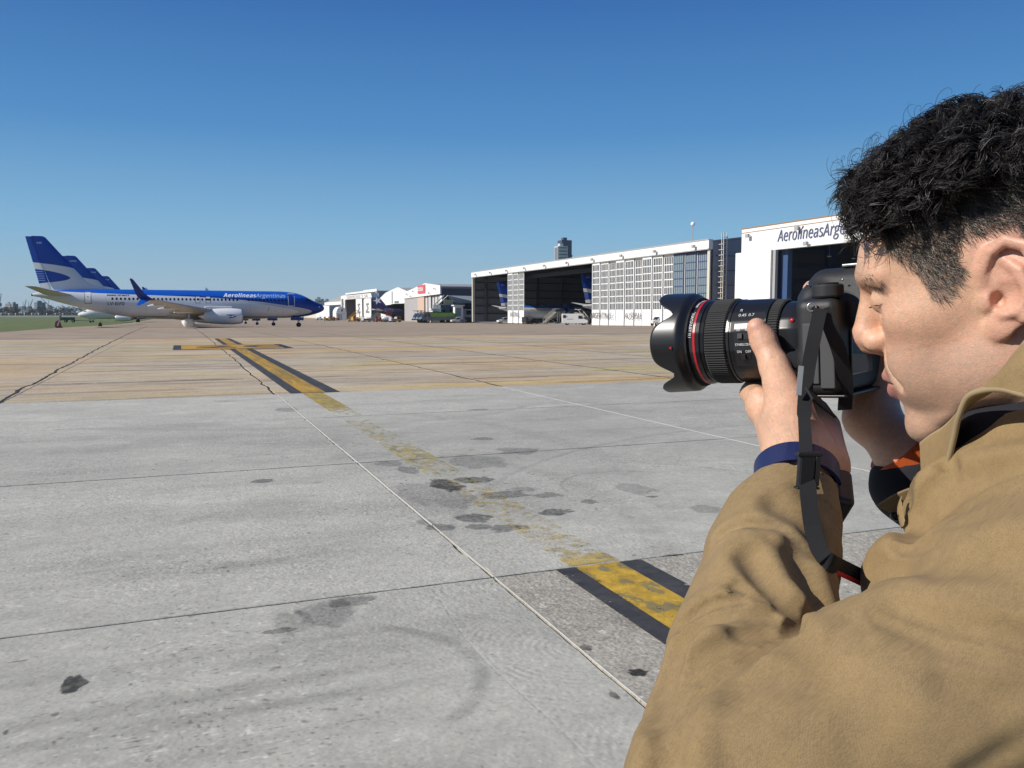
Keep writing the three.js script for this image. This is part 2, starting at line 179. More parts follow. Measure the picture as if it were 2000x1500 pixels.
{ // joint fillers: pale beads near, black pitch beyond
  const bead = (u, va, vb, w, h, m, wob, alongU, drift = 0) => { const P = [], I = []; let k = 0; const n = Math.max(6, Math.round((vb - va) / .12)); for (let s = 0; s <= n; s++) { const v = lerp(va, vb, s / n), c = u + drift * (v - va) + (fbm(v * 1.3 + u, u * 3, 3) - .5) * wob, ww = w * (.6 + .8 * n2(v * 5, u * 7)); for (const [o, y] of [[-ww, -.004], [-ww * .4, h], [ww * .4, h], [ww, -.004]]) { const q = alongU ? W(v, c + o) : W(c + o, v); P.push(q.x, q.y + y, q.z); } if (s) for (let e = 0; e < 3; e++) { const a = k - 4 + e, b = k + e; I.push(a, b, a + 1, a + 1, b, b + 1); } k += 4; }
    const g = new THREE.BufferGeometry(); g.setAttribute('position', new THREE.Float32BufferAttribute(P, 3)); g.setIndex(I); g.computeVertexNormals(); mesh('joint_filler', g, m, bed); };
  const pale = mat(lin(.42, .41, .38), .9), pitch = mat(lin(.025, .024, .023), .8);
  bead(1.7335, 1.2, 6, .0042, .0015, pale, .008); bead(1.731, 6, 16.9, .0075, .005, pale, .012); bead(6.452, 2.5, 16.9, .0085, .004, pale, .012);
  bead(1.7, 16.95, 120, .026, .006, pitch, .13); bead(6.5, 16.95, 110, .034, .005, pitch, .1); bead(11.2, 16.95, 110, .034, .005, pitch, .1); bead(15.9, 14, 58, .03, .005, pitch, .1);
  bead(-3.03, 14, 150, .045, .008, pitch, .14, false, -.0145);
  for (const [v, a, b, w] of [[21.2, -3, 1.4, .02], [25.4, -3, 1.6, .03], [29.7, -3, 1.6, .02], [33.9, -6, 10, .03], [38.1, -8, 30, .03], [42.3, 5, 26, .03], [19.2, 6.6, 8.6, .03], [58.7, -14, 60, .06], [25.4, 6.5, 16, .02], [29.7, 6.5, 20, .02]]) bead(v, a, b, w, .005, pitch, .12, true);
  bead(8.82, -6, 12, .008, .0012, pitch, .012, true); bead(12.9, 2, 14, .008, .0012, pitch, .012, true); bead(4.65, 6.4, 14, .008, .001, pitch, .01, true);
  bead(4.65, -3, 6.4, .006, -.001, pitch, .008, true);
}
// painted taxi line and its crossing bar, worn
const paintAlpha = (seed, wear) => dataTex(256, 1024, (i, j, q) => { const x = i / 256, y = j / 1024, e = Math.min(x, 1 - x) * 8, k = fbm(x * 6 + seed, y * 50, 4) * .7 + .3 * n2(x * 60 + seed, y * 420); const w = typeof wear === 'function' ? wear(x, y) : wear; const soft = typeof wear === 'function' ? .2 : .07; q[0] = q[1] = q[2] = ss(w - soft, w + soft, k + Math.min(0, e - .35) * .25) * (typeof wear === 'function' ? .62 : .96); }, { clamp: true });
const paintMap = (c, d) => dataTex(128, 1024, (i, j, q) => { const x = i / 128, y = j / 1024, k = fbm(x * 5, y * 40, 4), s = 1 + (k - .5) * .45 + (n2(x * 40, y * 300) - .5) * .12, m = ss(.52, .66, fbm(x * 4 + 9, y * 26 + 4, 4)) * d; for (let n = 0; n < 3; n++) q[n] = lerp(c[n] * s, [.42, .41, .38][n], m); }, { color: true, clamp: true });
function paint(name, u0, u1, v0, v1, lift, color, wear, dirt, seed) {
  const P = [], T = [], I = [], n = Math.max(1, Math.round((v1 - v0) / 4)); for (let k = 0; k <= n; k++) for (const u of [u0, u1]) { const v = lerp(v0, v1, k / n), p = W(u, v); P.push(p.x, p.y + lift, p.z); T.push(u === u0 ? 0 : 1, k / n); if (k && u === u1) { const a = k * 2; I.push(a - 2, a - 1, a, a - 1, a + 1, a); } }
  const g = new THREE.BufferGeometry(); g.setAttribute('position', new THREE.Float32BufferAttribute(P, 3)); g.setAttribute('uv', new THREE.Float32BufferAttribute(T, 2)); g.setIndex(I); g.computeVertexNormals();
  return mesh(name, g, mat(0xffffff, .75, { map: paintMap(color, dirt), alphaMap: paintAlpha(seed, wear), transparent: true, alphaTest: 0 }), scene);
}
const YEL = [.73, .585, .19], BLK = [.235, .225, .22];
const lines = [
  [paint('taxi_line_border', 2.13, 2.74, 1.6, 4.63, .004, BLK, .27, .2, 3), 'black border of the worn taxi line in the foreground'],
  [paint('taxi_line', 2.26, 2.575, 1.6, 4.63, .008, YEL, .24, .6, 5), 'yellow taxi line stripe on the rough foreground slab'],
  [paint('faded_taxi_line', 2.24, 2.60, 4.67, 7.1, .004, [.78, .66, .28], (x, y) => .62 - .3 * ss(.12, 0, y), .5, 11), 'faint worn yellow paint past the foreground joint'],
  [paint('faded_taxi_line', 2.22, 2.60, 7.1, 12.4, .004, [.74, .66, .36], (x, y) => .63 - .17 * ss(.2, .02, Math.abs(y - .4)), .5, 17), 'faint yellow paint remains among the oil stains'],
  [paint('faded_taxi_line', 2.22, 2.62, 12.95, 16.9, .004, [.72, .61, .2], (x, y) => .2 + .5 * ss(.55, 0, y), .3, 23), 'dull yellow end of the taxi line on grey concrete'],
  [paint('taxi_line_border', 2.0, 2.98, 16.98, 57, .004, BLK, .2, .1, 29), 'black border of the long taxi line on tan slabs'],
  [paint('taxi_line', 2.23, 2.69, 16.98, 57, .008, [.68, .53, .19], .2, .3, 37), 'long yellow taxi line running towards the parked airliner'],
  [paint('marking_bar_border', -.32, 4.78, 38.9, 44.4, .012, [.2, .2, .21], .17, .1, 41), 'black edge of the yellow bar across the taxi line'],
  [paint('marking_bar', .02, 4.4, 39.15, 44.1, .016, [.74, .56, .18], .18, .15, 43), 'yellow bar painted across the long taxi line']];
for (const [o, l] of lines) { tag(o, l, 'road marking', null, 'structure'); }
{ const bar_ = mesh('marking_lettering', join([lettering('2', 2.6, .004, fontB).rotateX(-Math.PI / 2).translate(-1.7, 0, 0), lettering('C', 2.6, .004, fontB).rotateX(-Math.PI / 2).translate(.35, 0, 0)]), mat(lin(.06, .055, .04), .8), scene); const p = W(2.2, 40.3); bar_.position.set(p.x, p.y + .018, p.z); bar_.rotation.y = TH; tag(bar_, 'worn black lettering on the yellow marking bar', 'road marking', null, 'structure'); }
// ---------------------------------------------------------------- airliners (local x: tail to nose, y up from the ground, z towards the lens)
const interp = (tab, x, c) => { let k = 0; while (k < tab.length - 2 && x > tab[k + 1][0]) k++; const p = (i) => tab[Math.min(tab.length - 1, Math.max(0, i))]; const a = p(k), b = p(k + 1), t = Math.min(1, Math.max(0, (x - a[0]) / (b[0] - a[0]))), m = (i) => { const l = p(i - 1), r = p(i + 1); return r[0] === l[0] ? 0 : (r[c] - l[c]) / (r[0] - l[0]); }, h = b[0] - a[0], t2 = t * t, t3 = t2 * t; return (2 * t3 - 3 * t2 + 1) * a[c] + (t3 - 2 * t2 + t) * h * m(k) + (-2 * t3 + 3 * t2) * b[c] + (t3 - t2) * h * m(k + 1); };
const FUS = [[0, 4.62, 4.3, .14], [.5, 4.82, 4.22, .3], [1.5, 4.98, 4.0, .52], [3, 5.13, 3.55, .8], [5, 5.24, 2.98, 1.12], [7.5, 5.32, 2.32, 1.48], [10, 5.36, 1.78, 1.72], [12.5, 5.38, 1.46, 1.84], [15, 5.38, 1.37, 1.88], [20, 5.38, 1.35, 1.88], [28, 5.38, 1.35, 1.88], [32.5, 5.37, 1.36, 1.88], [34, 5.3, 1.39, 1.86], [35.2, 5.13, 1.46, 1.78], [36.2, 4.84, 1.57, 1.64], [37.1, 4.4, 1.72, 1.42], [37.9, 3.98, 1.92, 1.14], [38.6, 3.68, 2.14, .84], [39.1, 3.42, 2.36, .54], [39.4, 3.16, 2.58, .25], [39.5, 2.95, 2.78, .04]];
const fusAt = (x) => [interp(FUS, x, 1), interp(FUS, x, 2), interp(FUS, x, 3)];
function fuselageGeo() {
  const xs = []; for (let k = 0; k <= 96; k++) xs.push(k < 12 ? k * .42 : k < 62 ? 5.04 + (k - 12) * .55 : Math.min(39.5, 32.54 + 6.96 * Math.sin((k - 62) / 34 * Math.PI / 2)));
  const P = [], T = [], I = [], n = 40; xs.forEach((x, s) => { const [t, b, w] = fusAt(x), c = (t + b) / 2, r = (t - b) / 2; for (let k = 0; k <= n; k++) { const a = -Math.PI / 2 + k / n * Math.PI * 2; const y = c + r * Math.sin(a), z = w * Math.cos(a); P.push(x, y, z); T.push(x / 39.5, ((y - 1.2) / 4.4) * .5 + (k <= n / 2 ? 0 : .5)); if (s && k) { const p = s * (n + 1) + k; I.push(p - n - 2, p - n - 1, p - 1, p - 1, p - n - 1, p); } } });
  const g = new THREE.BufferGeometry(); g.setAttribute('position', new THREE.Float32BufferAttribute(P, 3)); g.setAttribute('uv', new THREE.Float32BufferAttribute(T, 2)); g.setIndex(I); g.computeVertexNormals(); return g;
}
function foil(sections, n = 14) { // loft of aerofoil sections [x leading edge, y, z, chord, thickness ratio, 'y' | 'z' thickness axis or vector]
  const P = [], I = [], prof = []; for (let k = 0; k <= n; k++) { const t = (1 - Math.cos(k / n * Math.PI)) / 2, y = 5 * (.2969 * Math.sqrt(t) - .126 * t - .3516 * t * t + .2843 * t ** 3 - .1015 * t ** 4); prof.push([t, y]); }
  const ring = [...prof.slice().reverse(), ...prof.slice(1).map(([t, y]) => [t, -y])], m = ring.length;
  sections.forEach((s, q) => { const d = s[5] === 'z' ? [0, 0, 1] : s[5] === 'y' || !s[5] ? [0, 1, 0] : s[5]; for (const [t, y] of ring) { const h = y * s[4] * s[3]; P.push(s[0] - t * s[3], s[1] + h * d[1], s[2] + h * d[2]); } if (q) for (let k = 0; k < m; k++) { const a = (q - 1) * m + k, b = (q - 1) * m + (k + 1) % m, c = q * m + k, e = q * m + (k + 1) % m; I.push(a, b, c, b, e, c); } });
  const cap = (o, f) => { for (let k = 1; k < m - 1; k++) f ? I.push(o, o + k, o + k + 1) : I.push(o, o + k + 1, o + k); }; cap(0, true); cap((sections.length - 1) * m, false);
  const g = new THREE.BufferGeometry(); g.setAttribute('position', new THREE.Float32BufferAttribute(P, 3)); g.setIndex(I); const t = toCreasedNormals(g, .7); return t;
}
const planarUV = (g, x0, y0, w, h) => { const p = g.attributes.position, T = new Float32Array(p.count * 2); for (let k = 0; k < p.count; k++) { T[k * 2] = (p.getX(k) - x0) / w; T[k * 2 + 1] = (p.getY(k) - y0) / h; } g.setAttribute('uv', new THREE.BufferAttribute(T, 2)); return g; };
const SKYBLUE = '#0f56b8', NAVY = '#0b3488', PWHITE = '#d9dadc', PGREY = '#b3b6bc';
const livery = canvasTex(2048, 512, (c, w, h) => { // both flanks, port above starboard
  for (const side of [0, 1]) {
    const X = (x) => x / 39.5 * w, Y = (y) => (1 - (y - 1.2) / 4.4) * 256 + (side ? 0 : 256); c.save(); c.beginPath(); c.rect(0, side ? 0 : 256, w, 256); c.clip();
    c.fillStyle = '#cfd0d3'; c.fillRect(0, side ? 0 : 256, w, 256);
    const curve = (pts) => { c.beginPath(); c.moveTo(X(pts[0][0]), Y(pts[0][1])); for (let k = 1; k < pts.length; k++) c.lineTo(X(pts[k][0]), Y(pts[k][1])); };
    const low = [[1.6, 5.02], [4, 4.95], [8, 4.8], [12, 4.66], [16, 4.55], [20, 4.45], [24, 4.28], [27, 4.05], [30, 3.75], [32.5, 3.42], [34.5, 3.12], [36, 2.88], [37, 2.66], [37.5, 2.42], [37.3, 2.18], [36.6, 1.98], [35.6, 1.8], [34.4, 1.64], [33, 1.52]];
    c.fillStyle = PGREY; curve([...low.slice(0, 6), [24, 4.12], [27, 3.8], [30, 3.42], [32, 3.1], [34, 2.76], [35.2, 2.48], [35.5, 2.25], [35, 2.02], [33.8, 1.7], [33, 1.52], [40, 0], [40, 6], [0, 6]]); c.fill();
    c.fillStyle = SKYBLUE; curve([...low, [33, 1], [40, 0], [40, 6], [1.6, 6]]); c.fill();
    c.fillStyle = NAVY; const up = [[20, 4.62], [24, 4.5], [27, 4.34], [30, 4.2], [32.5, 4.15], [35, 4.3], [40, 4.6]]; curve([[16, 4.56], ...up, [40, 0], [33, 1], ...low.slice().reverse().slice(0, 14)]); c.fill();
    c.fillStyle = '#8f9297'; c.fillRect(0, Y(1.62), w, 40); c.fillStyle = NAVY; c.fillRect(X(34.6), Y(1.75), w, 60);
    const text = (s, x, y, px, font, col, al) => { c.save(); c.translate(side ? X(39.5 - 0) - X(x) : X(x), 0); c.restore(); c.save(); c.translate(X(x), Y(y)); if (side) c.scale(-1, 1); c.font = font; c.fillStyle = col; c.textAlign = al || 'left'; c.fillText(s, 0, 0); c.restore(); };
    if (!side) { text('Aerolíneas', 24.7, 4.42, 0, 'italic bold 46px sans-serif', '#f2f4f6'); c.font = 'italic bold 46px sans-serif'; const wd = c.measureText('Aerolíneas').width / w * 39.5; text('Argentinas', 24.7 + wd, 4.42, 0, 'italic 46px sans-serif', '#c9d4e4'); }
    else { text('AerolíneasArgentinas', 34.6, 4.42, 0, 'italic bold 44px sans-serif', '#f2f4f6'); }
    c.strokeStyle = '#b9c6da'; c.fillStyle = '#d9dfe8'; c.fillRect(X(38.55), Y(3.15), 11, 9); // small crest on the nose
    c.fillStyle = 'rgba(60,60,64,.35)'; for (const x of [9.2, 14.3, 21, 28.4, 33.2]) c.fillRect(X(x), Y(4.4), 1.4, 150); // skin joints
    c.fillStyle = '#33363c'; for (const x of [31.5, 32, 33.6, 9.4]) c.fillRect(X(x), Y(2.5), 3, 4); c.save(); c.translate(X(31.1), Y(3.0)); c.rotate(.25); c.fillRect(0, 0, 3, 38); c.restore(); c.restore();
  }
});
livery.flipY = true;
const finTex = (code) => canvasTex(512, 512, (c, w, h) => { // print on fin and rudder; x -1..11, y 4.6..12.7
  const X = (x) => (x + 1) / 12 * w, Y = (y) => (1 - (y - 4.6) / 8.1) * h; c.fillStyle = '#cdcfd2'; c.fillRect(0, 0, w, h);
  c.fillStyle = '#083c98'; c.beginPath(); c.moveTo(X(-1), Y(13)); c.lineTo(X(12), Y(13)); c.lineTo(X(12), Y(5.9)); c.bezierCurveTo(X(9), Y(6.1), X(6.2), Y(8.1), X(4.6), Y(8.35)); c.bezierCurveTo(X(3), Y(8.65), X(1.5), Y(8.8), X(-1), Y(9.05)); c.fill();
  c.fillStyle = '#083c98'; c.beginPath(); c.moveTo(X(0), Y(8.05)); c.bezierCurveTo(X(2.2), Y(7.9), X(4.2), Y(7.4), X(4.75), Y(6.9)); c.bezierCurveTo(X(4.6), Y(6.4), X(2.6), Y(6.3), X(.8), Y(6.05)); c.fill();
  c.fillStyle = '#083c98'; c.beginPath(); c.moveTo(X(9.9), Y(5.35)); c.lineTo(X(2), Y(5.05)); c.lineTo(X(2), Y(4)); c.lineTo(X(12), Y(4)); c.fill();
  c.fillStyle = '#cfd6e2'; for (let k = 0; k < 5; k++) c.fillRect(X(.15 + k * .1), Y(7.7 - k * .3), X(1.9 - k * .05) - X(.6), 2.5);
  if (code) { c.fillStyle = '#b9c4d6'; c.font = 'italic bold 22px sans-serif'; c.fillText(code, X(.72), Y(11.45)); }
});
const AM = {
  skin: mat(0xffffff, .33, { map: livery }), white: mat(lin(.72, .72, .71), .35), grey: mat(lin(.46, .46, .46), .4), belly: mat(lin(.42, .41, .39), .5), dark: mat(lin(.03, .03, .033), .5), tyre: mat(lin(.022, .022, .022), .85), metal: mat(lin(.5, .5, .5), .35, { metalness: .8 }), cover: mat(lin(.74, .74, .72), .8),
  blue: mat(new THREE.Color(SKYBLUE), .35), navy: mat(new THREE.Color(NAVY), .35), glass: mat(lin(.012, .014, .018), .12), line: mat(lin(.06, .065, .075), .6), pale: mat(lin(.62, .63, .64), .5), red: mat(lin(.4, .03, .02), .6) };
const letterSheet = (str, size, slant = 0, f = fontB) => lettering(str, size, .012, f, slant);
function flankPoint(x, y, side) { const [t, b, w] = fusAt(x), c = (t + b) / 2, r = (t - b) / 2, s = Math.max(-1, Math.min(1, (y - c) / r)); return [w * Math.sqrt(Math.max(0, 1 - s * s)) * side, Math.asin(s)]; }
function patchOn(x0, x1, y0, y1, side, lift, nx = 4, ny = 5, round = 0) { // plate bent to the fuselage skin, lift metres proud
  const P = [], I = []; for (let j = 0; j <= ny; j++) for (let i = 0; i <= nx; i++) { let a = i / nx * 2 - 1, b = j / ny * 2 - 1; if (round) { const k = Math.pow(Math.pow(Math.abs(a), 4) + Math.pow(Math.abs(b), 4), .25) / Math.max(Math.abs(a), Math.abs(b), 1e-6); a /= k > 1 ? k : 1; b /= k > 1 ? k : 1; } const x = lerp(x0, x1, (a + 1) / 2), y = lerp(y0, y1, (b + 1) / 2), [z, an] = flankPoint(x, y, side); P.push(x, y + lift * Math.sin(an), z + side * lift * Math.cos(an)); if (i && j) { const p = j * (nx + 1) + i; I.push(p - nx - 2, p - nx - 1, p - 1, p - 1, p - nx - 1, p); } }
  const g = new THREE.BufferGeometry(); g.setAttribute('position', new THREE.Float32BufferAttribute(P, 3)); g.setIndex(I); g.computeVertexNormals(); return g;
}
function frameOn(x0, x1, y0, y1, side, lift, w) { return join([patchOn(x0, x1, y1 - w, y1, side, lift), patchOn(x0, x1, y0, y0 + w, side, lift), patchOn(x0, x0 + w, y0 + w, y1 - w, side, lift), patchOn(x1 - w, x1, y0 + w, y1 - w, side, lift)]); }
function wheel(x, y, z, r, w) { const pts = [[.05, -w / 2], [r * .55, -w / 2], [r * .8, -w / 2], [r * .95, -w * .36], [r, -w * .15], [r, w * .15], [r * .95, w * .36], [r * .8, w / 2], [r * .55, w / 2], [.05, w / 2]].map(p => new THREE.Vector2(p[0], p[1])); return new THREE.LatheGeometry(pts, 24).rotateX(Math.PI / 2).translate(x, y, z); }
const BODY = fuselageGeo();
function airliner(name, label, opt) {
  const g = thing(name, label, 'airplane', opt.pos, opt.turn ?? TH, opt.group), skin = opt.skin || AM.skin;
  const f = mesh('fuselage', BODY, skin, g);
  if (!opt.far) {
    for (const side of [1, -1]) {
      for (let k = 0; k < 46; k++) { const x = 9.9 + k * .535; if (x > 33.9 || (x > 27 && x < 27.7)) continue; mesh('window', patchOn(x, x + .25, 3.86, 4.2, side, .006, 2, 3, 1), AM.glass, f); }
      for (const [x, y0, y1, w] of [[6.55, 3.35, 4.95, .76], [33.95, 3.22, 5.0, .86]]) { const d = mesh('door', patchOn(x, x + w, y0, y1, side, .004, 4, 8), x < 10 ? AM.white : AM.navy, f); mesh('door_outline', frameOn(x - .05, x + w + .05, y0 - .05, y1 + .05, side, .009, .07), x < 10 ? AM.line : AM.pale, f); mesh('door_handle', patchOn(x + w * .4, x + w * .6, y0 + .85, y0 + .97, side, .012), AM.line, d); }
      for (const x of [20.9, 22.3]) { const d = mesh('overwing_exit', patchOn(x, x + .58, 3.55, 4.45, side, .003), AM.white, f); mesh('exit_outline', frameOn(x - .03, x + .61, 3.52, 4.48, side, .008, .055), AM.line, f); mesh('window', patchOn(x + .17, x + .41, 3.88, 4.2, side, .01, 2, 3, 1), AM.glass, d); }
      for (const [x0, x1, y0, y1] of [[36.62, 37.0, 3.92, 4.33], [37.04, 37.42, 3.86, 4.2], [37.46, 37.85, 3.78, 3.95]]) mesh('cockpit_window', patchOn(x0, x1, y0, y1, side, .008), AM.glass, f);
    }
    if (opt.reg) { const t = letterSheet(opt.reg, .46); const n = t.attributes.position; for (let k = 0; k < n.count; k++) { const x = 9.35 + n.getX(k), y = 3.12 + n.getY(k), [z] = flankPoint(x, y, 1); n.setXYZ(k, x, y, z + .004 + n.getZ(k)); } t.computeVertexNormals(); mesh('registration_lettering', t, AM.line, f);
      const t2 = letterSheet('BOEING 737 MAX 8', .2, .25); const m = t2.attributes.position; for (let k = 0; k < m.count; k++) { const x = 9.3 + m.getX(k) * 1.12, y = 4.42 + m.getY(k), [z] = flankPoint(x, y, 1); m.setXYZ(k, x, y, z + .004 + m.getZ(k)); } t2.computeVertexNormals(); mesh('type_lettering', t2, AM.line, f); }
    mesh('antenna', poly([[0, 0], [.5, 0], [.18, .42], [.05, .42]], .04).translate(22.3, 5.37, -.02), AM.white, f); mesh('antenna', poly([[0, 0], [.42, 0], [.15, .3], [.05, .3]], .04).translate(14.2, 5.37, -.02), AM.white, f);
    mesh('tail_exhaust', cylX(-.12, .35, 4.46, 0, .14, 16, .2), AM.dark, f);
  }
  // fin and rudder share one print
  const ft = opt.finTex; const fm = mat(0xffffff, .35, { map: ft });
  const fin = mesh('vertical_fin', planarUV(foil([[12.5, 5.2, 0, 9.8, .012, 'z'], [9.6, 5.42, 0, 7.1, .03, 'z'], [7.6, 5.85, 0, 5.35, .06, 'z'], [6.7, 6.4, 0, 4.65, .085, 'z'], [1.85, 12.35, 0, 1.68, .09, 'z'], [1.5, 12.5, 0, 1.3, .05, 'z']]), -1, 4.6, 12, 8.1), fm, g);
  const rud = planarUV(foil([[2.35, 5.3, 0, 1.35, .09, 'z'], [.2, 12.42, 0, .78, .09, 'z']]), -1, 4.6, 12, 8.1); { const n = rud.attributes.position, k = Math.tan((opt.rudder ?? 15) * R); for (let i = 0; i < n.count; i++) { const y = n.getY(i), hx = lerp(2.35, .2, (y - 5.3) / 7.12), d = Math.max(0, hx - n.getX(i) - .1); n.setXYZ(i, n.getX(i), y, n.getZ(i) - d * k); } rud.computeVertexNormals(); }
  mesh('rudder', rud, fm, fin);
  for (const s of [1, -1]) {
    mesh('horizontal_stabilizer', foil([[5.6, 4.42, .5 * s, 3.6, .1], [4.9, 4.5, 1 * s, 3.3, .1], [1.5, 5.42, 6.9 * s, 1.25, .09], [1.1, 5.46, 7.15 * s, .9, .05]]), AM.grey, g);
    const wing = mesh('wing', foil([[26.6, 2.05, .9 * s, 9.6, .1], [25.6, 2.12, 1.9 * s, 8.2, .13], [22.6, 2.55, 5.9 * s, 4.9, .12], [18.0, 3.35, 13 * s, 2.9, .11], [15.9, 3.75, 16.6 * s, 1.75, .1]]), AM.grey, g);
    const wl = [0, Math.sin(70 * R), -s * Math.cos(70 * R)];
    mesh('winglet', foil([[15.95, 3.72, 16.5 * s, 1.75, .1], [15.45, 3.9, 17.1 * s, 1.5, .1, [0, .8, -s * .6]], [14.75, 4.45, 17.5 * s, 1.05, .09, [0, .25, -s * .97]], [13.55, 6.1, 17.95 * s, .42, .08, [0, .2, -s * .98]], [13.35, 6.28, 17.98 * s, .22, .06, [0, .2, -s * .98]]]), AM.navy, wing);
    mesh('lower_winglet', foil([[15.6, 3.85, 17.0 * s, 1.3, .08, [0, .8, -s * .6]], [14.6, 3.25, 17.75 * s, .7, .07, [0, .6, s * .8]], [14.1, 2.98, 18.05 * s, .3, .06, [0, .6, s * .8]]]), AM.blue, wing);
    for (const [x, y, z, l] of [[19.6, 2.25, 5.2, 3.4], [17.4, 2.7, 8.9, 2.9], [16.0, 3.05, 12, 2.4]]) mesh('flap_fairing', new THREE.SphereGeometry(1, 14, 10).scale(l / 2, .2, .2).rotateZ(.06).translate(x, y, z * s), AM.white, wing);
    // engine: nacelle shell, lip, fan, spinner, core
    const e = new THREE.Group(); e.name = 'engine'; e.position.set(24.6, 1.62, 4.85 * s); g.add(e);
    const rot = (p, n = 40) => new THREE.LatheGeometry(p.map(q => new THREE.Vector2(q[1], q[0])), n).rotateZ(-Math.PI / 2);
    mesh('nacelle', rot([[-2.7, .8], [-1.8, 1.0], [-.5, 1.14], [1.2, 1.16], [2.0, 1.08], [2.35, 1.0]]), AM.white, e);
    mesh('inlet_lip', rot([[2.35, .99], [2.48, .95], [2.5, .89], [2.42, .84], [2.0, .82], [1.5, .86]]), AM.metal, e);
    mesh('fan', rot([[1.5, .86], [1.52, .1]]), AM.dark, e); mesh('spinner', rot([[1.5, .28], [1.85, .15], [2.0, .01]], 20), AM.grey, e);
    mesh('core_nozzle', rot([[-2.6, .78], [-2.65, .6], [-2.9, .42], [-3.3, .12], [-3.5, .01]]), AM.metal, e);
    mesh('pylon', rbx(-2.6, 1.1, .85, 1.42, -.16, .16, .1), AM.white, e);
    mesh('bird_emblem', poly([[0, 0], [.75, .12], [1.15, .42], [.75, .34], [.35, .36], [.9, .55], [-.2, .56], [-.35, .48], [.2, .42], [-.15, .3], [.35, .25], [.1, .14]], .02).translate(.55, -.3, s > 0 ? 1.13 : -1.15), AM.navy, e);
    // main gear: wheels wrapped in white covers
    const mg = new THREE.Group(); mg.name = 'main_gear'; mg.position.set(19.9, 0, 2.86 * s); g.add(mg);
    mesh('strut', join([bar(V3(0, .6, 0), V3(.1, 2.2, 0), .12, .14), bar(V3(0, .75, 0), V3(1.2, 2.1, -.6 * s), .06), bar(V3(0, .57, -.5), V3(0, .57, .5), .07)]), AM.metal, mg);
    for (const o of [-.44, .44]) { const wl2 = mesh('wheel', wheel(0, .57, o, .565, .4), AM.tyre, mg); const gg = new THREE.SphereGeometry(1, 20, 14); const n = gg.attributes.position; for (let i = 0; i < n.count; i++) { const a = V3().fromBufferAttribute(n, i), q = Math.pow(Math.abs(a.x) ** 3.4 + Math.abs(a.y) ** 3.4 + Math.abs(a.z) ** 4, -1 / 3.6), w = 1 + .07 * (n3(a.x * 3 + o * 9 + 5, a.y * 3, a.z * 3 + s) - .5); a.multiplyScalar(q * w); n.setXYZ(i, a.x * .74 , Math.max(.03, .64 + a.y * .66), a.z * .34 + o); } gg.computeVertexNormals(); if (opt.covers) mesh('wheel_cover', gg, AM.cover, wl2); }
  }
  const belly = mesh('belly_fairing', new THREE.SphereGeometry(1, 24, 14).scale(6, .85, 1.85).translate(21.5, 1.95, 0), AM.belly, g);
  const ng = new THREE.Group(); ng.name = 'nose_gear'; ng.position.set(35.6, 0, 0); g.add(ng);
  mesh('strut', join([bar(V3(0, .35, 0), V3(-.05, 1.7, 0), .075, .09), bar(V3(0, .8, 0), V3(.75, 1.6, 0), .05), bar(V3(0, .345, -.3), V3(0, .345, .3), .05), bx(-.16, .14, .75, 1.0, -.14, .14)]), AM.metal, ng);
  for (const o of [-.2, .2]) mesh('wheel', wheel(0, .345, o, .345, .2), AM.tyre, ng);
  for (const o of [-.5, .5]) mesh('gear_door', bx(-1.1, .7, 1.02, 1.5, o - .02, o + .02), AM.navy, ng);
  return g;
}
const tailAt = W(-18.7, 131.3);
const first = airliner('airliner', 'nearest blue and white airliner, whole flank in view, wheels wrapped in white covers', { pos: tailAt, reg: 'LV-GVD', finTex: finTex('VD'), covers: true, group: 'airliners parked in a row' });
const tilt = Math.atan2(-.14, 37);   // the stands follow the fall of the apron
first.rotation.z = tilt;
const finB = mat(0xffffff, .35, { map: finTex('GHQ') });
for (const [k, l] of [[1, 'second airliner in the row, its blue fin just behind the nearest one'], [2, 'third airliner in the row, narrow strip of blue fin showing'], [3, 'farthest airliner in the row, last small blue fin']]) {
  const c = copyOf(first, l, W(-18.7, 131.3 + 37 * k)); c.rotation.z = tilt;
  c.traverse(o => { if (o.name === 'vertical_fin' || o.name === 'rudder') o.material = finB; }); const drop = []; c.traverse(o => { if (/lettering/.test(o.name)) drop.push(o); }); drop.forEach(o => o.parent.remove(o));
}
{ // plain white airliner facing the other way, mostly hidden behind the row
  const nose = at(152, 611, 300), c = copyOf(first, 'plain white airliner facing left, its nose showing below the nearest tail', V3(nose.x + 39.5 * cT, 0, nose.z - 39.5 * sT), TH + Math.PI); c.position.y = gnd(0, c.position.z) - .1; c.userData.group = undefined; delete c.userData.group; c.rotation.z = 0;
  const drop = []; c.traverse(o => { if (/lettering|emblem|outline|wheel_cover/.test(o.name)) drop.push(o); else if (o.isMesh && [AM.skin, AM.navy, AM.blue].includes(o.material)) o.material = AM.cover; if (o.name === 'vertical_fin' || o.name === 'rudder') o.material = AM.cover; if (o.name === 'vertical_fin') drop.push(o); }); drop.forEach(o => o.parent.remove(o));
}
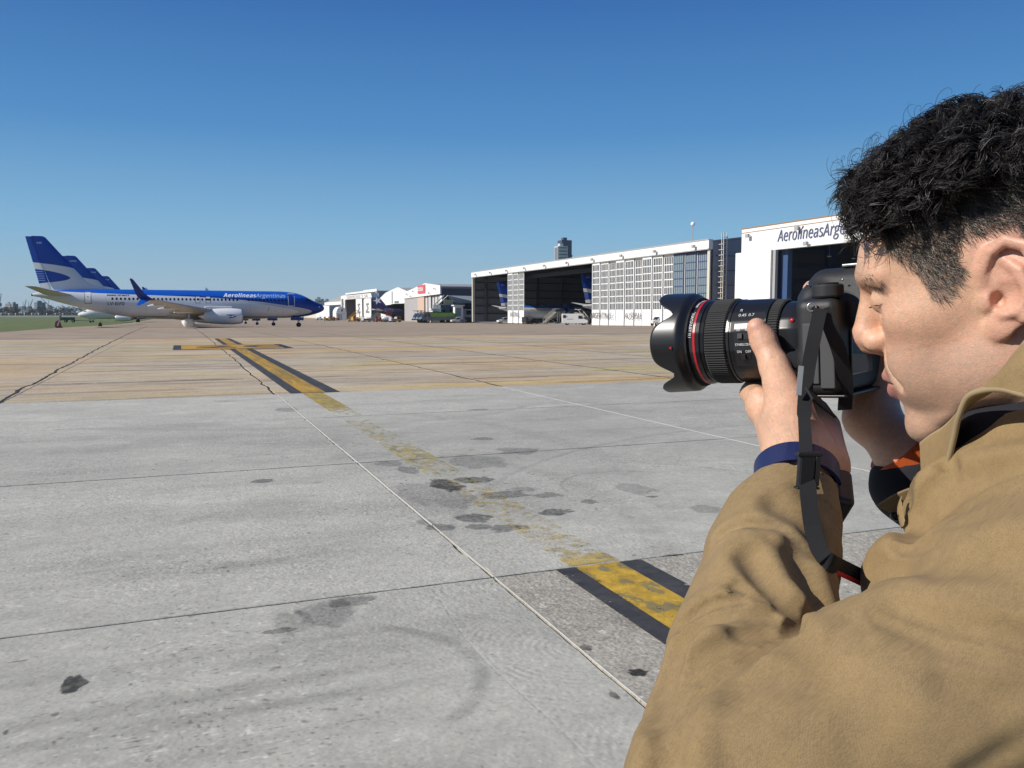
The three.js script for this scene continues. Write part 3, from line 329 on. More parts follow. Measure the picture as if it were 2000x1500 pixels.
// ---------------------------------------------------------------- hangars along the right of the apron
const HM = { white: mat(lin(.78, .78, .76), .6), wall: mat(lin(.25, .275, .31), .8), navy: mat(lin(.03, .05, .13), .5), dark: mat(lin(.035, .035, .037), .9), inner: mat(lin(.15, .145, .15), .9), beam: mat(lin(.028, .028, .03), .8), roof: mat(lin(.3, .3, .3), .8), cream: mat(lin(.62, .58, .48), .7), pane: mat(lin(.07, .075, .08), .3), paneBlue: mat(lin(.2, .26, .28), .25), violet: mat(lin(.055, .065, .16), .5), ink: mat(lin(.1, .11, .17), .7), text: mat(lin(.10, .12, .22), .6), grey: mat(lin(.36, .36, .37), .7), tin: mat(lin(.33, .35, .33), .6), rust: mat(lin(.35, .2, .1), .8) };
function site(name, label, category, u, v, group) { // a building group; b() takes absolute u, height and v ranges
  const g = thing(name, label, category, W(u, v), TH, group);
  return { g, u, v, b: (u0, u1, y0, y1, v0, v1) => bx(u0 - u, u1 - u, y0, y1, -(v1 - v), -(v0 - v)), p: (uu, y, vv) => V3(uu - u, y, -(vv - v)) };
}
const vAt = (px, U) => { const x = (px - 1000) / FOC, z = U / (cT * x + sT); return z * (cT - x * sT); };   // where the line u = U is seen at column px
const spot = (px, z, h = 0) => { const x = (px - 1000) / FOC * z; return V3(x, gnd(x, -z) + h, -z); };
function floodlight(s, u, y, v, parent) { mesh('floodlight', join([s.b(u - .5, u, y - .05, y + .05, v - .05, v + .05), s.b(u - .75, u - .45, y - .35, y + .15, v - .35, v + .35)]), HM.grey, parent); }
{ // the long hangar
  const U = 88, s = site('long_hangar', 'long white hangar with two open bays and rows of tall glazed doors', 'hangar', U, 190), g = s.g, V0 = 126, V1 = 256, T = 15.9;
  const fas = mesh('fascia', s.b(U - .6, U + .3, T - 1.75, T, V0, V1), HM.white, g);
  mesh('fascia_trim', join([s.b(U - .68, U - .6, T - .12, T + .1, V0, V1), s.b(U - .68, U - .6, T - 1.8, T - 1.62, V0, V1)]), HM.grey, fas); for (let k = 0; k < 10; k++) floodlight(s, U - .6, T - .9, 130 + k * 13.4, fas);
  const ink = mat(lin(.13, .14, .17), .8);
  mesh('roof', poly([[U, T - .2], [U + 30, T + 3.6], [U + 60, T - .2], [U + 60, T - .5], [U + 30, T + 3.3], [U, T - .5]].map(p => [p[0] - U, p[1]]), V1 - V0).translate(0, 0, -(V1 - 190)), HM.roof, g);
  mesh('gable_wall', poly([[.4, 0], [60, 0], [60, T - .5], [30, T + 3.2], [.4, T - .5]], .3).translate(0, 0, -(V0 - 190) - .3), HM.wall, g);
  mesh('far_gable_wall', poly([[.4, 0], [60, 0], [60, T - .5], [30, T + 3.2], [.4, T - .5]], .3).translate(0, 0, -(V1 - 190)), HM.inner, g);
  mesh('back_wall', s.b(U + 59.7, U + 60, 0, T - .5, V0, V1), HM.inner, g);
  mesh('hangar_floor', s.b(U + .1, U + 59.6, .004, .02, V0 + .3, V1 - .3), HM.grey, g);
  const ribs = []; for (let k = 0; k < 6; k++) ribs.push(s.b(U + 4 + k * 9, U + 4.5 + k * 9, 0, T - .6, V1 - 1.2, V1 - .35)); for (let k = 0; k < 5; k++) ribs.push(s.b(U + .5, U + 59, 2.5 + k * 2.5, 2.75 + k * 2.5, V1 - .9, V1 - .36)); for (let k = 0; k < 15; k++) ribs.push(s.b(U + 58.8, U + 59.6, 0, T - .6, V0 + 4 + k * 8.6, V0 + 4.5 + k * 8.6)); for (let k = 0; k < 5; k++) ribs.push(s.b(U + 59, U + 59.65, 2.5 + k * 2.5, 2.75 + k * 2.5, V0 + 1, V1 - 1.3)); for (let k = 0; k < 13; k++) ribs.push(s.b(U + .5, U + 59, T - 1.6, T - .9, V0 + 5 + k * 10, V0 + 5.4 + k * 10));
  mesh('steel_frame', ribs, HM.beam, g);
  mesh('corner_column', s.b(U - .4, U + .3, 0, T - 1.76, V1 - .7, V1), HM.cream, g); mesh('corner_column', join([s.b(U - .35, U - .05, 0, T - 1.76, V0, V0 + .45), s.b(U - .3, U, 0, T - 1.76, V0 + .55, V0 + .8)]), HM.cream, g);
  const leafGeo = (() => { const w = 3.62, H = T - 1.8, sill = 3.6, top = H - .5, fr = [], gl = bx(-.02, .02, sill, top, .32, w - .32), solid = [bx(-.06, .06, 0, sill, 0, w), bx(-.06, .06, top, H, 0, w), bx(-.06, .06, sill, top, 0, .3), bx(-.06, .06, sill, top, w - .3, w), bx(-.1, -.06, 0, 1.2, .04, w - .04)];
    for (let k = 1; k < 7; k++) fr.push(bx(-.05, .05, sill + (top - sill) * k / 7 - .09, sill + (top - sill) * k / 7 + .09, .3, w - .3)); for (let k = 1; k < 5; k++) fr.push(bx(-.045, .045, sill, top, .3 + (w - .6) * k / 5 - .07, .3 + (w - .6) * k / 5 + .07)); return { solid: join(solid), bars: join(fr), gl, w }; })();
  const groups = [[213.0, 3, HM.white, HM.pane, 0], [138.0, 9, HM.white, HM.pane, 0], [127.1, 3, HM.violet, HM.paneBlue, .35]];
  for (const [v0, n, fm, pm, du] of groups) for (let k = 0; k < n; k++) { const d = new THREE.Group(); d.name = 'door_leaf'; d.position.copy(s.p(U + .05 + du - (k % 3) * .22, 0, v0 + (k + 1) * 3.7)); d.userData.label = n === 9 ? 'white glazed leaf in the closed run of hangar doors' : fm === HM.violet ? 'violet blue glazed leaf at the near end of the doors' : 'white glazed leaf standing alone between the open bays'; g.add(d); mesh('panel', leafGeo.solid, fm, d); mesh('glazing_bars', leafGeo.bars, fm, d); mesh('window_glass', leafGeo.gl, pm, d);
    mesh('edge_rail', bx(-.12, -.03, .2, 13.9, -.04, .1), fm === HM.violet ? HM.white : HM.grey, d); }
  const sign = (str, v, y, size) => { const t = lettering(str, size, .03, fontR, .2); t.rotateY(-Math.PI / 2); const p = s.p(U - .58, y, v); mesh('door_lettering', t.translate(p.x, p.y, p.z), ink, g); };
  sign('ARGENTINAS', 172.0, 1.7, 1.25); sign('AUSTRAL', 156, 1.7, 1.25); sign('AUSTRAL', 222.2, 1.9, 1.15);
  mesh('crane_beam', s.b(U + 2, U + 3, 12.5, 13.4, 175, 250), HM.beam, g);
  const lad = []; for (const o of [0, 1.1]) lad.push(s.b(U + 1.5 + o, U + 1.62 + o, 1, T + 1.2, V0 - .9, V0 - .76)); for (let k = 0; k < 17; k++) lad.push(s.b(U + 1.5, U + 2.7, 1 + k * .95, 1.09 + k * .95, V0 - .88, V0 - .78)); for (let k = 0; k < 14; k++) lad.push(s.b(U + 1.3, U + 1.4, 2.6 + k * .95, 2.69 + k * .95, V0 - 1.7, V0 - .3)); lad.push(s.b(U + 1.3, U + 1.4, 2.6, T + 1.2, V0 - 1.74, V0 - 1.62)); mesh('roof_ladder', lad, HM.cream, g);
  const wl = []; for (let k = 1; k < 6; k++) wl.push(s.b(U + .6, U + 59, k * 2.6, k * 2.6 + .08, V0 - .36, V0 - .3)); mesh('wall_joint', wl, HM.dark, g);
  const lp = thing('roof_lamp', 'globe lamp on a thin pole above the long hangar roof', 'lamp', W(U + 3, 136.5, T + .25), TH); mesh('pole', bar(V3(0, 0, 0), V3(0, 2.8, 0), .07), HM.grey, lp); mesh('globe', new THREE.SphereGeometry(.42, 16, 12).translate(0, 3.1, 0), HM.white, lp);
}
{ // the near hangar with the lettered fascia
  const U = 80, s = site('near_hangar', 'near white hangar with a deep lettered fascia over a dark opening', 'hangar', U, 80), g = s.g, V0 = 30, V1 = 106.4, T = 14.55, B = 10.95;
  const fas = mesh('fascia', s.b(U - .3, U + .6, B, T, V0, V1), HM.white, g); mesh('fascia_trim', join([s.b(U - .36, U - .3, T - .62, T - .55, V0, V1), s.b(U - .4, U + .7, T, T + .12, V0, V1)]), HM.rust, fas);
  const lamp = [[104.3, 13.5], [93.5, 13.6], [80, 13.7]]; for (const [v, y] of lamp) floodlight(s, U - .3, y, v, fas); floodlight(s, U - .3, 11.4, 91.7, fas);
  const t = lettering('AerolíneasArgentinas', 1.62, .05, fontR, .18); const k = 18.4 / (t.boundingBox.max.x - t.boundingBox.min.x); t.scale(k, 1, 1).rotateY(-Math.PI / 2); const p = s.p(U - .37, 12.05, 98.1); mesh('fascia_lettering', t.translate(p.x, p.y, p.z), HM.text, fas);
  mesh('vent_grille', join([0, 1, 2, 3].map(k => s.b(U - .34, U - .3, 11.15 + k * .3, 11.2 + k * .3, 83.2, 85.2)).concat([0, 1, 2, 3, 4].map(k => s.b(U - .34, U - .3, 11.15, 12.1, 83.2 + k * .5, 83.24 + k * .5)))), HM.grey, fas);
  mesh('door_leaf', s.b(U - .9, U - .6, 0, B + .02, 98.8, 107), HM.white, g);
  mesh('door_post', s.b(U - .55, U - .1, 0, B, 98.2, 98.75), HM.grey, g); mesh('door_post', s.b(U + .8, U + 1.6, 0, B, 97.2, 98.6), mat(lin(.045, .09, .2), .5), g);
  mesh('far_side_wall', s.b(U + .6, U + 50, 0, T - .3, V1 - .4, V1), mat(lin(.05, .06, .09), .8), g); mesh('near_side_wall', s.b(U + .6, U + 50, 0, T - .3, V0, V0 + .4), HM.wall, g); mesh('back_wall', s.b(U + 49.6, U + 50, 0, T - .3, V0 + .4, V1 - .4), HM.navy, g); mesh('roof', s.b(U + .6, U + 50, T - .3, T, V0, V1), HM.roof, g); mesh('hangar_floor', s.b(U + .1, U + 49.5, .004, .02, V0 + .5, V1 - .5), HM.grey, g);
  const st = []; for (let k = 0; k < 5; k++) st.push(s.b(U + 7 + k * 10, U + 5.5 + k * 10, 0, T - .5, V1 - 1.2, V1 - .45)); for (let k = 0; k < 5; k++) st.push(s.b(U + 1, U + 49, 1.8 + k * 2.4, 2.2 + k * 2.4, V1 - .9, V1 - .45)); mesh('steel_frame', st, HM.navy, g);
  for (const [u, v, y] of [[4, 92.5, 9.8], [6, 90, 9.4], [5, 86, 9.9]]) mesh('hanging_lamp', join([bar(s.p(u + U, y, v), s.p(u + U, 14, v), .015), s.b(u + U - .2, u + U + .2, y - .12, y, v - .2, v + .2)]), HM.grey, g);
}
// copies of the airliner standing in the long hangar
{ const h = 1; const mk = (u, v, l) => { const c = copyOf(first, l, W(u, v, .02)); c.rotation.y = TH; c.rotation.z = 0; c.userData.group = 'airliners inside the long hangar'; const drop = []; c.traverse(o => { if (/lettering|wheel_cover/.test(o.name)) drop.push(o); if (o.name === 'vertical_fin' || o.name === 'rudder') o.material = finB; }); drop.forEach(o => o.parent.remove(o)); return c; };
  mk(90, 238, 'airliner in the far open bay of the long hangar, tail towards the apron'); mk(92.5, 186, 'airliner deep in the wider open bay, blue fin in shadow'); }
const gable = (w, h0, h1, d) => poly([[-w / 2, 0], [w / 2, 0], [w / 2, h0], [0, h1], [-w / 2, h0]], d).rotateY(-Math.PI / 2);
{ // far hangars, one after the other along the same front
  let s = site('red_sign_hangar', 'far hangar with pink sliding doors and a red and white sign on its gable', 'hangar', 88, 317), g = s.g;   // v 291..342
  const c = 317, pl = (pts, u, d) => poly(pts.map(p => [p[0] - c, p[1]]), d).rotateY(Math.PI / 2).translate(u - 88, 0, 0);   // outline in v, y
  mesh('gable_front', pl([[290, 10.2], [290, 13.3], [310, 14.7], [345, 11.6], [345, 9.3]], 87.2, .5), HM.white, g);
  const doors = [[293, 8], [297.3, 8], [301.6, 8], [306, 8], [310.5, 8]]; for (const [v] of doors) { mesh('door_leaf', s.b(88 + (v % 2) * .2, 88.3 + (v % 2) * .2, 0, 9.9, v - 2, v + 2.15), mat(lin(.52, .5, .5), .7), g); mesh('edge_rail', s.b(87.8, 88, 0, 9.9, v - 2.1, v - 1.85), HM.dark, g); }
  mesh('door_leaf', s.b(87.6, 87.9, 0, 9.7, 312.8, 321.5), mat(lin(.58, .42, .32), .7), g).userData.label = 'peach coloured sliding door leaf'; mesh('door_leaf', s.b(87.6, 87.9, 0, 9.6, 321.6, 343), mat(lin(.55, .53, .53), .7), g);
  const rb = []; for (let v = 322.4; v < 343; v += .9) rb.push(s.b(87.5, 87.6, 0, 9.6, v, v + .12)); mesh('door_ribs', rb, mat(lin(.5, .48, .48), .7), g);
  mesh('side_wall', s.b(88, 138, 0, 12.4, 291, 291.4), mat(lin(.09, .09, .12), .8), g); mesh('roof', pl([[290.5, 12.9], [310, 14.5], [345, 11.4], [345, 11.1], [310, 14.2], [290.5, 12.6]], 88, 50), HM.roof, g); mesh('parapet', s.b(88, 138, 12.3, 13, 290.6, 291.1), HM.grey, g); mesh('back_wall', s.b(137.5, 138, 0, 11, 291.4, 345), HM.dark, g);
  const sg = mesh('red_sign', s.b(86.9, 87.1, 11.0, 14.2, 309.2, 319.6), mat(lin(.62, .12, .15), .6), g); mesh('sign_band', s.b(86.82, 86.9, 11.9, 13.2, 312, 319.4), HM.white, sg); const tx = lettering('NOT', 1.0, .03, fontB).scale(2.3, 1, 1).rotateY(-Math.PI / 2), q = s.p(86.78, 12.05, 319); mesh('sign_lettering', tx.translate(q.x, q.y, q.z), mat(lin(.62, .3, .3), .6), sg);
  mesh('annex_panel', s.b(87.4, 87.9, 5.3, 9.6, 288.7, 290.6), HM.white, g); for (const [v, y] of [[296, 12.4], [303, 10.9], [330, 10.2], [336, 11.2], [326, 12.1]]) floodlight(s, 87.2, y, v, g);
  s = site('white_gable_hangar', 'far white hangar with a wide gable, an airliner tail in its opening', 'hangar', 90, 368); g = s.g;
  const pl2 = (pts, u, d, cc, uu) => poly(pts.map(p => [p[0] - cc, p[1]]), d).rotateY(Math.PI / 2).translate(u - uu, 0, 0);
  mesh('gable_front', pl2([[346, 7.6], [346, 12.6], [362, 14.8], [385, 12.9], [397, 10.6], [397, 6.9], [374, 7.3], [374, 7.6]], 89.4, .5, 368, 90), HM.white, g); mesh('door_leaf', s.b(89.6, 89.9, 0, 7.2, 386, 396.5), HM.white, g); mesh('vertical_vent', s.b(89.2, 89.4, 8, 13.2, 371, 372.6), HM.grey, g); mesh('front_lettering', (() => { const t = lettering('LAN CARGO', 1.0, .04, fontB).rotateY(-Math.PI / 2), q = s.p(89.3, 7.8, 367.5); return t.translate(q.x, q.y, q.z); })(), HM.ink, g);
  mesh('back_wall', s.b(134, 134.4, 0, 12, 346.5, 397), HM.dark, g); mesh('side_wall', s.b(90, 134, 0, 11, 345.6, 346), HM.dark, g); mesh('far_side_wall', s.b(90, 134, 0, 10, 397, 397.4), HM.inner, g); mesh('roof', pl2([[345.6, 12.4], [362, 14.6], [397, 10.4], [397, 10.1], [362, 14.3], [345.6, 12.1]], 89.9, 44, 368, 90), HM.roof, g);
  s = site('sigma_hangar', 'far white hangar with a sigma mark on each sliding door', 'hangar', 89, 430); g = s.g;
  mesh('fascia', s.b(88.4, 89.4, 11.2, 13.4, 400, 484), HM.white, g); mesh('roof', s.b(88.9, 130, 13.4, 14.3, 399, 486), HM.roof, g); mesh('upper_parapet', join([s.b(88.2, 88.6, 13.9, 15.2, 398.5, 430), s.b(88.2, 88.6, 13.9, 14.8, 430.05, 480)]), HM.white, g); const ft = lettering('SERVICIOS ∑ SA', 1.5, .04, fontB); ft.computeBoundingBox(); ft.scale(58 / (ft.boundingBox.max.x - ft.boundingBox.min.x), 1, 1).rotateY(-Math.PI / 2); const fq = s.p(88.34, 11.5, 478); mesh('fascia_lettering', ft.translate(fq.x, fq.y, fq.z), HM.grey, g);
  for (const [a, b] of [[vAt(727, 89), vAt(714, 89)], [vAt(709.5, 89), vAt(697.5, 89)]]) { const d = mesh('door_leaf', s.b(88.7, 89, 0, 11, a, b), HM.white, g); const m = mesh('sigma_mark', poly([[0, 0], [4.4, 0], [4.4, .9], [2, .9], [3.6, 2.4], [2, 4], [4, 4], [4, 4.9], [.6, 4.9], [.6, 4.1], [2.3, 2.4], [0, .8]].map(p => [p[0] * 1.9, p[1]]), .05).rotateY(-Math.PI / 2), mat(lin(.2, .2, .22), .8), d); const q = s.p(88.62, 3.6, (a + b) / 2 + 4.2); m.position.set(q.x, q.y, q.z); }
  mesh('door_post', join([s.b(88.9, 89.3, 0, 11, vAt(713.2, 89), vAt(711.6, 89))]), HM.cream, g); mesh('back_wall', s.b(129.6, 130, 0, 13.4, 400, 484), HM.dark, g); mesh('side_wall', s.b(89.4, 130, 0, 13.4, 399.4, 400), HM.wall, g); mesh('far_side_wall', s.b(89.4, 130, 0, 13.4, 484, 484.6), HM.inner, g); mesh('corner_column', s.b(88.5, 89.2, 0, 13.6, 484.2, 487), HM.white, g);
  s = site('arched_hangar', 'farthest white hangar with a low arched roof beside the airliner nose', 'hangar', 90, 520); g = s.g;
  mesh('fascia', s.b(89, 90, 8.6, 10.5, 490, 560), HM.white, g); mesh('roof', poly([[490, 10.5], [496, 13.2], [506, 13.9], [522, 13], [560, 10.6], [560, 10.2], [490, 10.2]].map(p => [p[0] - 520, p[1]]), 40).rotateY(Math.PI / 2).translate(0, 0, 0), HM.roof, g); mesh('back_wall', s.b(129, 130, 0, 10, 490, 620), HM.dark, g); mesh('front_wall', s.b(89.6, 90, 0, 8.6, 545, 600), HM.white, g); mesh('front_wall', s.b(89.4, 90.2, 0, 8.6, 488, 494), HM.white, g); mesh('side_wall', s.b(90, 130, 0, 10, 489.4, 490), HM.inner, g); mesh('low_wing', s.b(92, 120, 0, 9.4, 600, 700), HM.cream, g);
  mesh('arch_canopy', (() => { const p = []; for (let k = 0; k <= 12; k++) { const a = k / 12 * Math.PI / 2; p.push([482 + 15 * (1 - Math.cos(a)) - 520, 8.6 + 4.6 * (1 - Math.sin(a)) + .01]); } p.push([-23, 13.6], [-38, 13.8]); return poly(p, .6).rotateY(Math.PI / 2).translate(-1.4, 0, 0); })(), HM.white, g);
  g = thing('arched_shed', 'small white shed with an arched gable in front of the far hangars', 'shed', spot(668, 410), TH);
  { const pts = [[-2.5, 0], [2.5, 0], [2.5, 3.5]]; for (let k = 1; k < 12; k++) pts.push([2.5 * Math.cos(k / 12 * Math.PI), 3.5 + 3.1 * Math.sin(k / 12 * Math.PI)]); pts.push([-2.5, 3.5]); mesh('wall', poly(pts, 10).rotateY(.0).translate(0, 0, -10), HM.white, g); mesh('door', join([bx(-2.0, -.7, 0, 3, 0, .05), bx(-.4, .2, 0, 3, 0, .05)]), mat(lin(.35, .38, .5), .7), g); mesh('cornice', bx(-2.7, 2.7, 3.3, 3.55, -.1, .2), HM.cream, g); mesh('emblem', poly([[0, 0], [.8, .2], [1, 1.2], [.4, 1.6], [.2, .9]], .05).translate(-.2, 4.1, .02), HM.ink, g); mesh('chimney', bar(V3(1.5, 5.5, -6), V3(1.5, 10.5, -6), .7), HM.cream, g); }
}
{ // airliner tail with the white star
  const c = airliner('star_tail_airliner', 'dark blue airliner tail with a large white star, backing out of the far hangar', { far: true, rudder: 0, covers: false, skin: mat(lin(.03, .03, .09), .4), pos: W(80, 371), finTex: canvasTex(256, 256, (x, w, h) => { const g = x.createLinearGradient(0, 0, 60, h); x.fillStyle = '#2b2a66'; x.fillRect(0, 0, w, h); x.fillStyle = '#8ea0b4'; x.fillRect(0, 0, w, 70); x.fillStyle = '#4b5a86'; x.fillRect(0, 70, w, 50); x.fillStyle = '#eef0f2'; x.beginPath(); for (let k = 0; k < 10; k++) { const r = k % 2 ? 17 : 44, a = k / 10 * Math.PI * 2 - 1.9; x.lineTo(72 + r * 1.0 * Math.cos(a), 118 + r * 1.35 * Math.sin(a)); } x.fill(); }) }); }
{ // gabled hut with the yellow sign, cabins and the office beside it
  const hw = mat(lin(.10, .13, .16), .8);
  let g = thing('gabled_hut', 'dark hut with a timbered gable and a yellow sign, before the dark hangar wall', 'building', spot(875, 286), TH);
  mesh('wall', bx(-2.5, 3.4, 0, 6.2, -9, 0), hw, g); mesh('gable_panel', poly([[-3.1, 6.2], [3.3, 6.2], [0, 9.0]], .2).translate(0, 0, -.1), HM.dark, g);
  const rake = []; for (const s of [-1, 1]) rake.push(bar(V3(s * 3.6, 6, .25), V3(0, 9.25, .25), .13), ...[0, 1, 2].map(k => bar(V3(s * (.6 + k * .9), 6.2, .2), V3(s * (.5 + k * .8), 8.8 - k * .8, .2), .06))); mesh('gable_timber', rake, HM.cream, g);
  mesh('roof', join([bar(V3(-3.7, 6, -4), V3(0, 9.3, -4), .2)]).scale(1, 1, 1), HM.tin, g); mesh('roof_wing', (() => { const q = new THREE.BufferGeometry(); q.setAttribute('position', new THREE.Float32BufferAttribute([0, 9.25, .2, 11, 9.2, -5, 11, 6.9, .3, 0, 9.25, .2, 11, 6.9, .3, 3.6, 6.6, .3, 0, 9.15, .2, 11, 9.1, -5, 11, 6.8, .3, 0, 9.15, .2, 11, 6.8, .3, 3.6, 6.5, .3], 3)); q.computeVertexNormals(); return q; })(), HM.tin, g);
  const sg = mesh('sign', bx(-1.6, 1.9, 6.45, 7.75, .12, .2), mat(lin(.7, .68, .35), .6), g); mesh('sign_lettering', lettering('ASEI', .8, .03, fontR).scale(1.2, 1, 1).translate(-1.1, 6.7, .2), HM.ink, sg); mesh('window', bx(-1.9, -.9, 2.2, 4.4, 0, .06), AM.glass, g); mesh('window', bx(.7, 2.3, 2.2, 4.4, 0, .06), AM.glass, g); mesh('eave_beam', bx(-3.2, 3.7, 6.0, 6.25, .05, .3), HM.cream, g); mesh('glazed_wing', bx(3.5, 11, 0, 6.6, -6, -.2), HM.dark, g);
  for (const [px, w, h, h0, l] of [[852.5, 2.6, 4.4, 0, 'small white guard cabin behind the green fire engines'], [897, 2.9, 5.6, 0, 'white glazed cabin right of the gabled hut']]) { const t = thing('guard_cabin', l, 'cabin', spot(px, 279), TH); mesh('body', bx(-w / 2, w / 2, 0, h, -2, 0), HM.white, t); mesh('window', bx(-w / 2 + .2, w / 2 - .8, h * .4, h * .88, 0, .05), mat(lin(.25, .36, .38), .2), t); mesh('roof', bx(-w / 2 - .5, w / 2 + .4, h, h + .35, -2.3, .5), HM.white, t); }
  g = thing('grey_office', 'low grey office block at the corner of the long hangar', 'building', spot(913, 281), TH); mesh('wall', bx(-1.6, 4, 0, 4.6, -5, 0), mat(lin(.27, .31, .36), .8), g); mesh('window', bx(-.4, 1.4, 2.7, 4.1, 0, .06), AM.glass, g); mesh('upper_glazing', bx(-2.5, 4, 4.6, 6.4, -5, -.3), AM.glass, g); mesh('lower_door', bx(-.8, 1.6, 0, 1.9, 0, .05), HM.dark, g);
}
// ---------------------------------------------------------------- vehicles and ground equipment
const VM = { green: mat(lin(.22, .44, .06), .4), slate: mat(lin(.17, .19, .21), .5), black: mat(lin(.02, .02, .022), .5), white: mat(lin(.74, .74, .73), .4), glass: mat(lin(.02, .025, .03), .1), tyre: AM.tyre, chrome: mat(lin(.5, .5, .5), .3, { metalness: .7 }), yellow: mat(lin(.5, .27, .05), .6), red: mat(lin(.42, .06, .035), .6), brown: mat(lin(.17, .09, .05), .8), olive: mat(lin(.10, .12, .10), .7), silver: mat(lin(.45, .46, .47), .4) };
function wheels(g, list, r, w) { for (const [x, z] of list) { const q = mesh('wheel', wheel(x, r, z, r, w), VM.tyre, g); mesh('hub', cylZ(z - w / 2 - .02, z + w / 2 + .02, x, r, r * .45, 14), VM.chrome, q); } }
function fireEngine(pos, label) { // local x forward
  const g = thing('fire_engine', label, 'fire engine', pos, TH + Math.PI, 'airport fire engines parked side by side'), z = 1.5;
  mesh('lower_body', join([bx(-5.2, 2.6, 1.0, 2.1, -z, z), bx(-.6, 2.4, .75, 1.0, -z + .1, z - .1)]), VM.slate, g); mesh('upper_body', poly([[-5.6, 1.5], [-5.2, 1.5], [-5.2, 2.1], [2.7, 2.1], [2.7, 3.35], [-5.1, 3.35], [-5.7, 2.9]], 2 * z - .06).translate(0, 0, -z + .03), VM.green, g);
  mesh('rear_panel', rbx(-5.85, -5.6, .9, 3.1, -1.35, 1.35, .06), VM.black, g); mesh('cab', poly([[2.7, .9], [5.3, .9], [5.9, 1.35], [5.75, 1.9], [4.9, 3.25], [2.7, 3.4]], 2 * z - .1).translate(0, 0, -z + .05), VM.slate, g);
  mesh('windscreen', poly([[5.0, 3.08], [5.72, 1.95], [5.8, 1.97], [5.08, 3.12]], 2 * z - .4).translate(0, 0, -z + .2), VM.glass, g); for (const s of [-1, 1]) { mesh('side_window', poly([[2.95, 1.95], [5.1, 1.95], [4.6, 3.0], [2.95, 3.1]], .03).translate(0, 0, s > 0 ? z - .04 : -z + .01), VM.glass, g); mesh('door_frame', bx(3.85, 3.97, 1.0, 3.05, s > 0 ? z : -z - .03, s > 0 ? z + .03 : -z), VM.green, g); }
  mesh('bumper', rbx(5.4, 6.2, .85, 1.3, -1.4, 1.4, .08), VM.black, g); mesh('roof_deck', bx(-4.6, 2.4, 3.36, 3.62, -1.2, 1.2), VM.black, g); mesh('water_cannon', join([bar(V3(4.2, 3.4, 0), V3(4.4, 3.9, 0), .12), bar(V3(4.0, 3.85, 0), V3(5.9, 4.05, 0), .1)]), VM.slate, g); mesh('light_bar', rbx(3.2, 3.6, 3.42, 3.66, -1.1, 1.1, .05), VM.glass, g); mesh('headlight', join([bx(6.0, 6.22, 1.32, 1.5, -1.3, -.9), bx(6.0, 6.22, 1.32, 1.5, .9, 1.3)]), VM.white, g);
  wheels(g, [[3.6, 1.15], [3.6, -1.15], [-2.3, 1.15], [-2.3, -1.15], [-4.0, 1.15], [-4.0, -1.15]], .68, .5); return g;
}
for (const [k, l] of [[0, 'nearest green fire engine, whole side in view'], [1, 'middle green fire engine, only its cab showing'], [2, 'rearmost green fire engine, cab front showing at the left']]) { const p = spot(855, 276), q = V3(p.x - sT * 4.3 * k, 0, p.z - cT * 4.3 * k); q.y = gnd(q.x, q.z); fireEngine(q, l); }
{ // panel van
  const g = thing('panel_van', 'white panel van parked before the open hangar bay', 'van', spot(1122, 193), TH - .35), z = 1;
  mesh('body', poly([[-2.9, .45], [2.75, .45], [2.95, .8], [2.85, 1.15], [2.15, 1.35], [1.55, 2.35], [1.2, 2.6], [-2.8, 2.62], [-2.95, 2.4]], 2 * z).translate(0, 0, -z), VM.white, g); mesh('windscreen', poly([[2.12, 1.4], [1.6, 2.28], [1.66, 2.32], [2.22, 1.42]], 2 * z - .2).translate(0, 0, -z + .1), VM.glass, g);
  for (const s of [-1, 1]) { mesh('side_window', poly([[.75, 1.45], [1.95, 1.45], [1.5, 2.15], [.75, 2.2]], .02).translate(0, 0, s > 0 ? z : -z - .02), VM.glass, g); mesh('side_lettering', bx(-1.9, -.4, 1.3, 1.42, s > 0 ? z : -z - .01, s > 0 ? z + .01 : -z), VM.slate, g); } mesh('rear_window', bx(-2.75, -2.1, 1.6, 2.3, z, z + .02), VM.glass, g); mesh('bumper', rbx(2.6, 3.05, .4, .72, -.95, .95, .05), VM.slate, g); mesh('emblem', poly([[-.2, 0], [.2, 0], [0, .35]], .02).translate(-1.9, 1.85, z), VM.slate, g);
  wheels(g, [[1.95, .86], [1.95, -.86], [-1.75, .86], [-1.75, -.86]], .36, .26);
}
function pickup(px, z, label, turn, s) { const g = thing('pickup_truck', label, 'pickup truck', spot(px, z), turn); const w = .92; mesh('cab', poly([[-.2, .5], [2.5, .5], [2.6, 1.0], [1.5, 1.15], [1.0, 1.75], [-.2, 1.8]], 2 * w).translate(0, 0, -w), VM.white, g); mesh('load_bed', join([bx(-2.5, -.25, .5, .62, -w, w), bx(-2.5, -.25, .62, 1.1, w - .06, w), bx(-2.5, -.25, .62, 1.1, -w, -w + .06), bx(-2.5, -2.44, .62, 1.1, -w + .06, w - .06)]), s ? VM.slate : VM.white, g); for (const q of [-1, 1]) mesh('side_window', poly([[-.1, 1.2], [1.2, 1.2], [.9, 1.65], [-.1, 1.7]], .02).translate(0, 0, q > 0 ? w : -w - .02), VM.glass, g); mesh('windscreen', poly([[1.5, 1.2], [1.08, 1.7], [1.12, 1.74], [1.58, 1.22]], 2 * w - .2).translate(0, 0, -w + .1), VM.glass, g); mesh('roll_bar', join([bar(V3(-.4, 1.1, -.8), V3(-.4, 2.0, -.8), .04), bar(V3(-.4, 1.1, .8), V3(-.4, 2.0, .8), .04), bar(V3(-.4, 2, -.8), V3(-.4, 2, .8), .04)]), VM.slate, g); wheels(g, [[1.7, .8], [1.7, -.8], [-1.6, .8], [-1.6, -.8]], .36, .25); return g; }
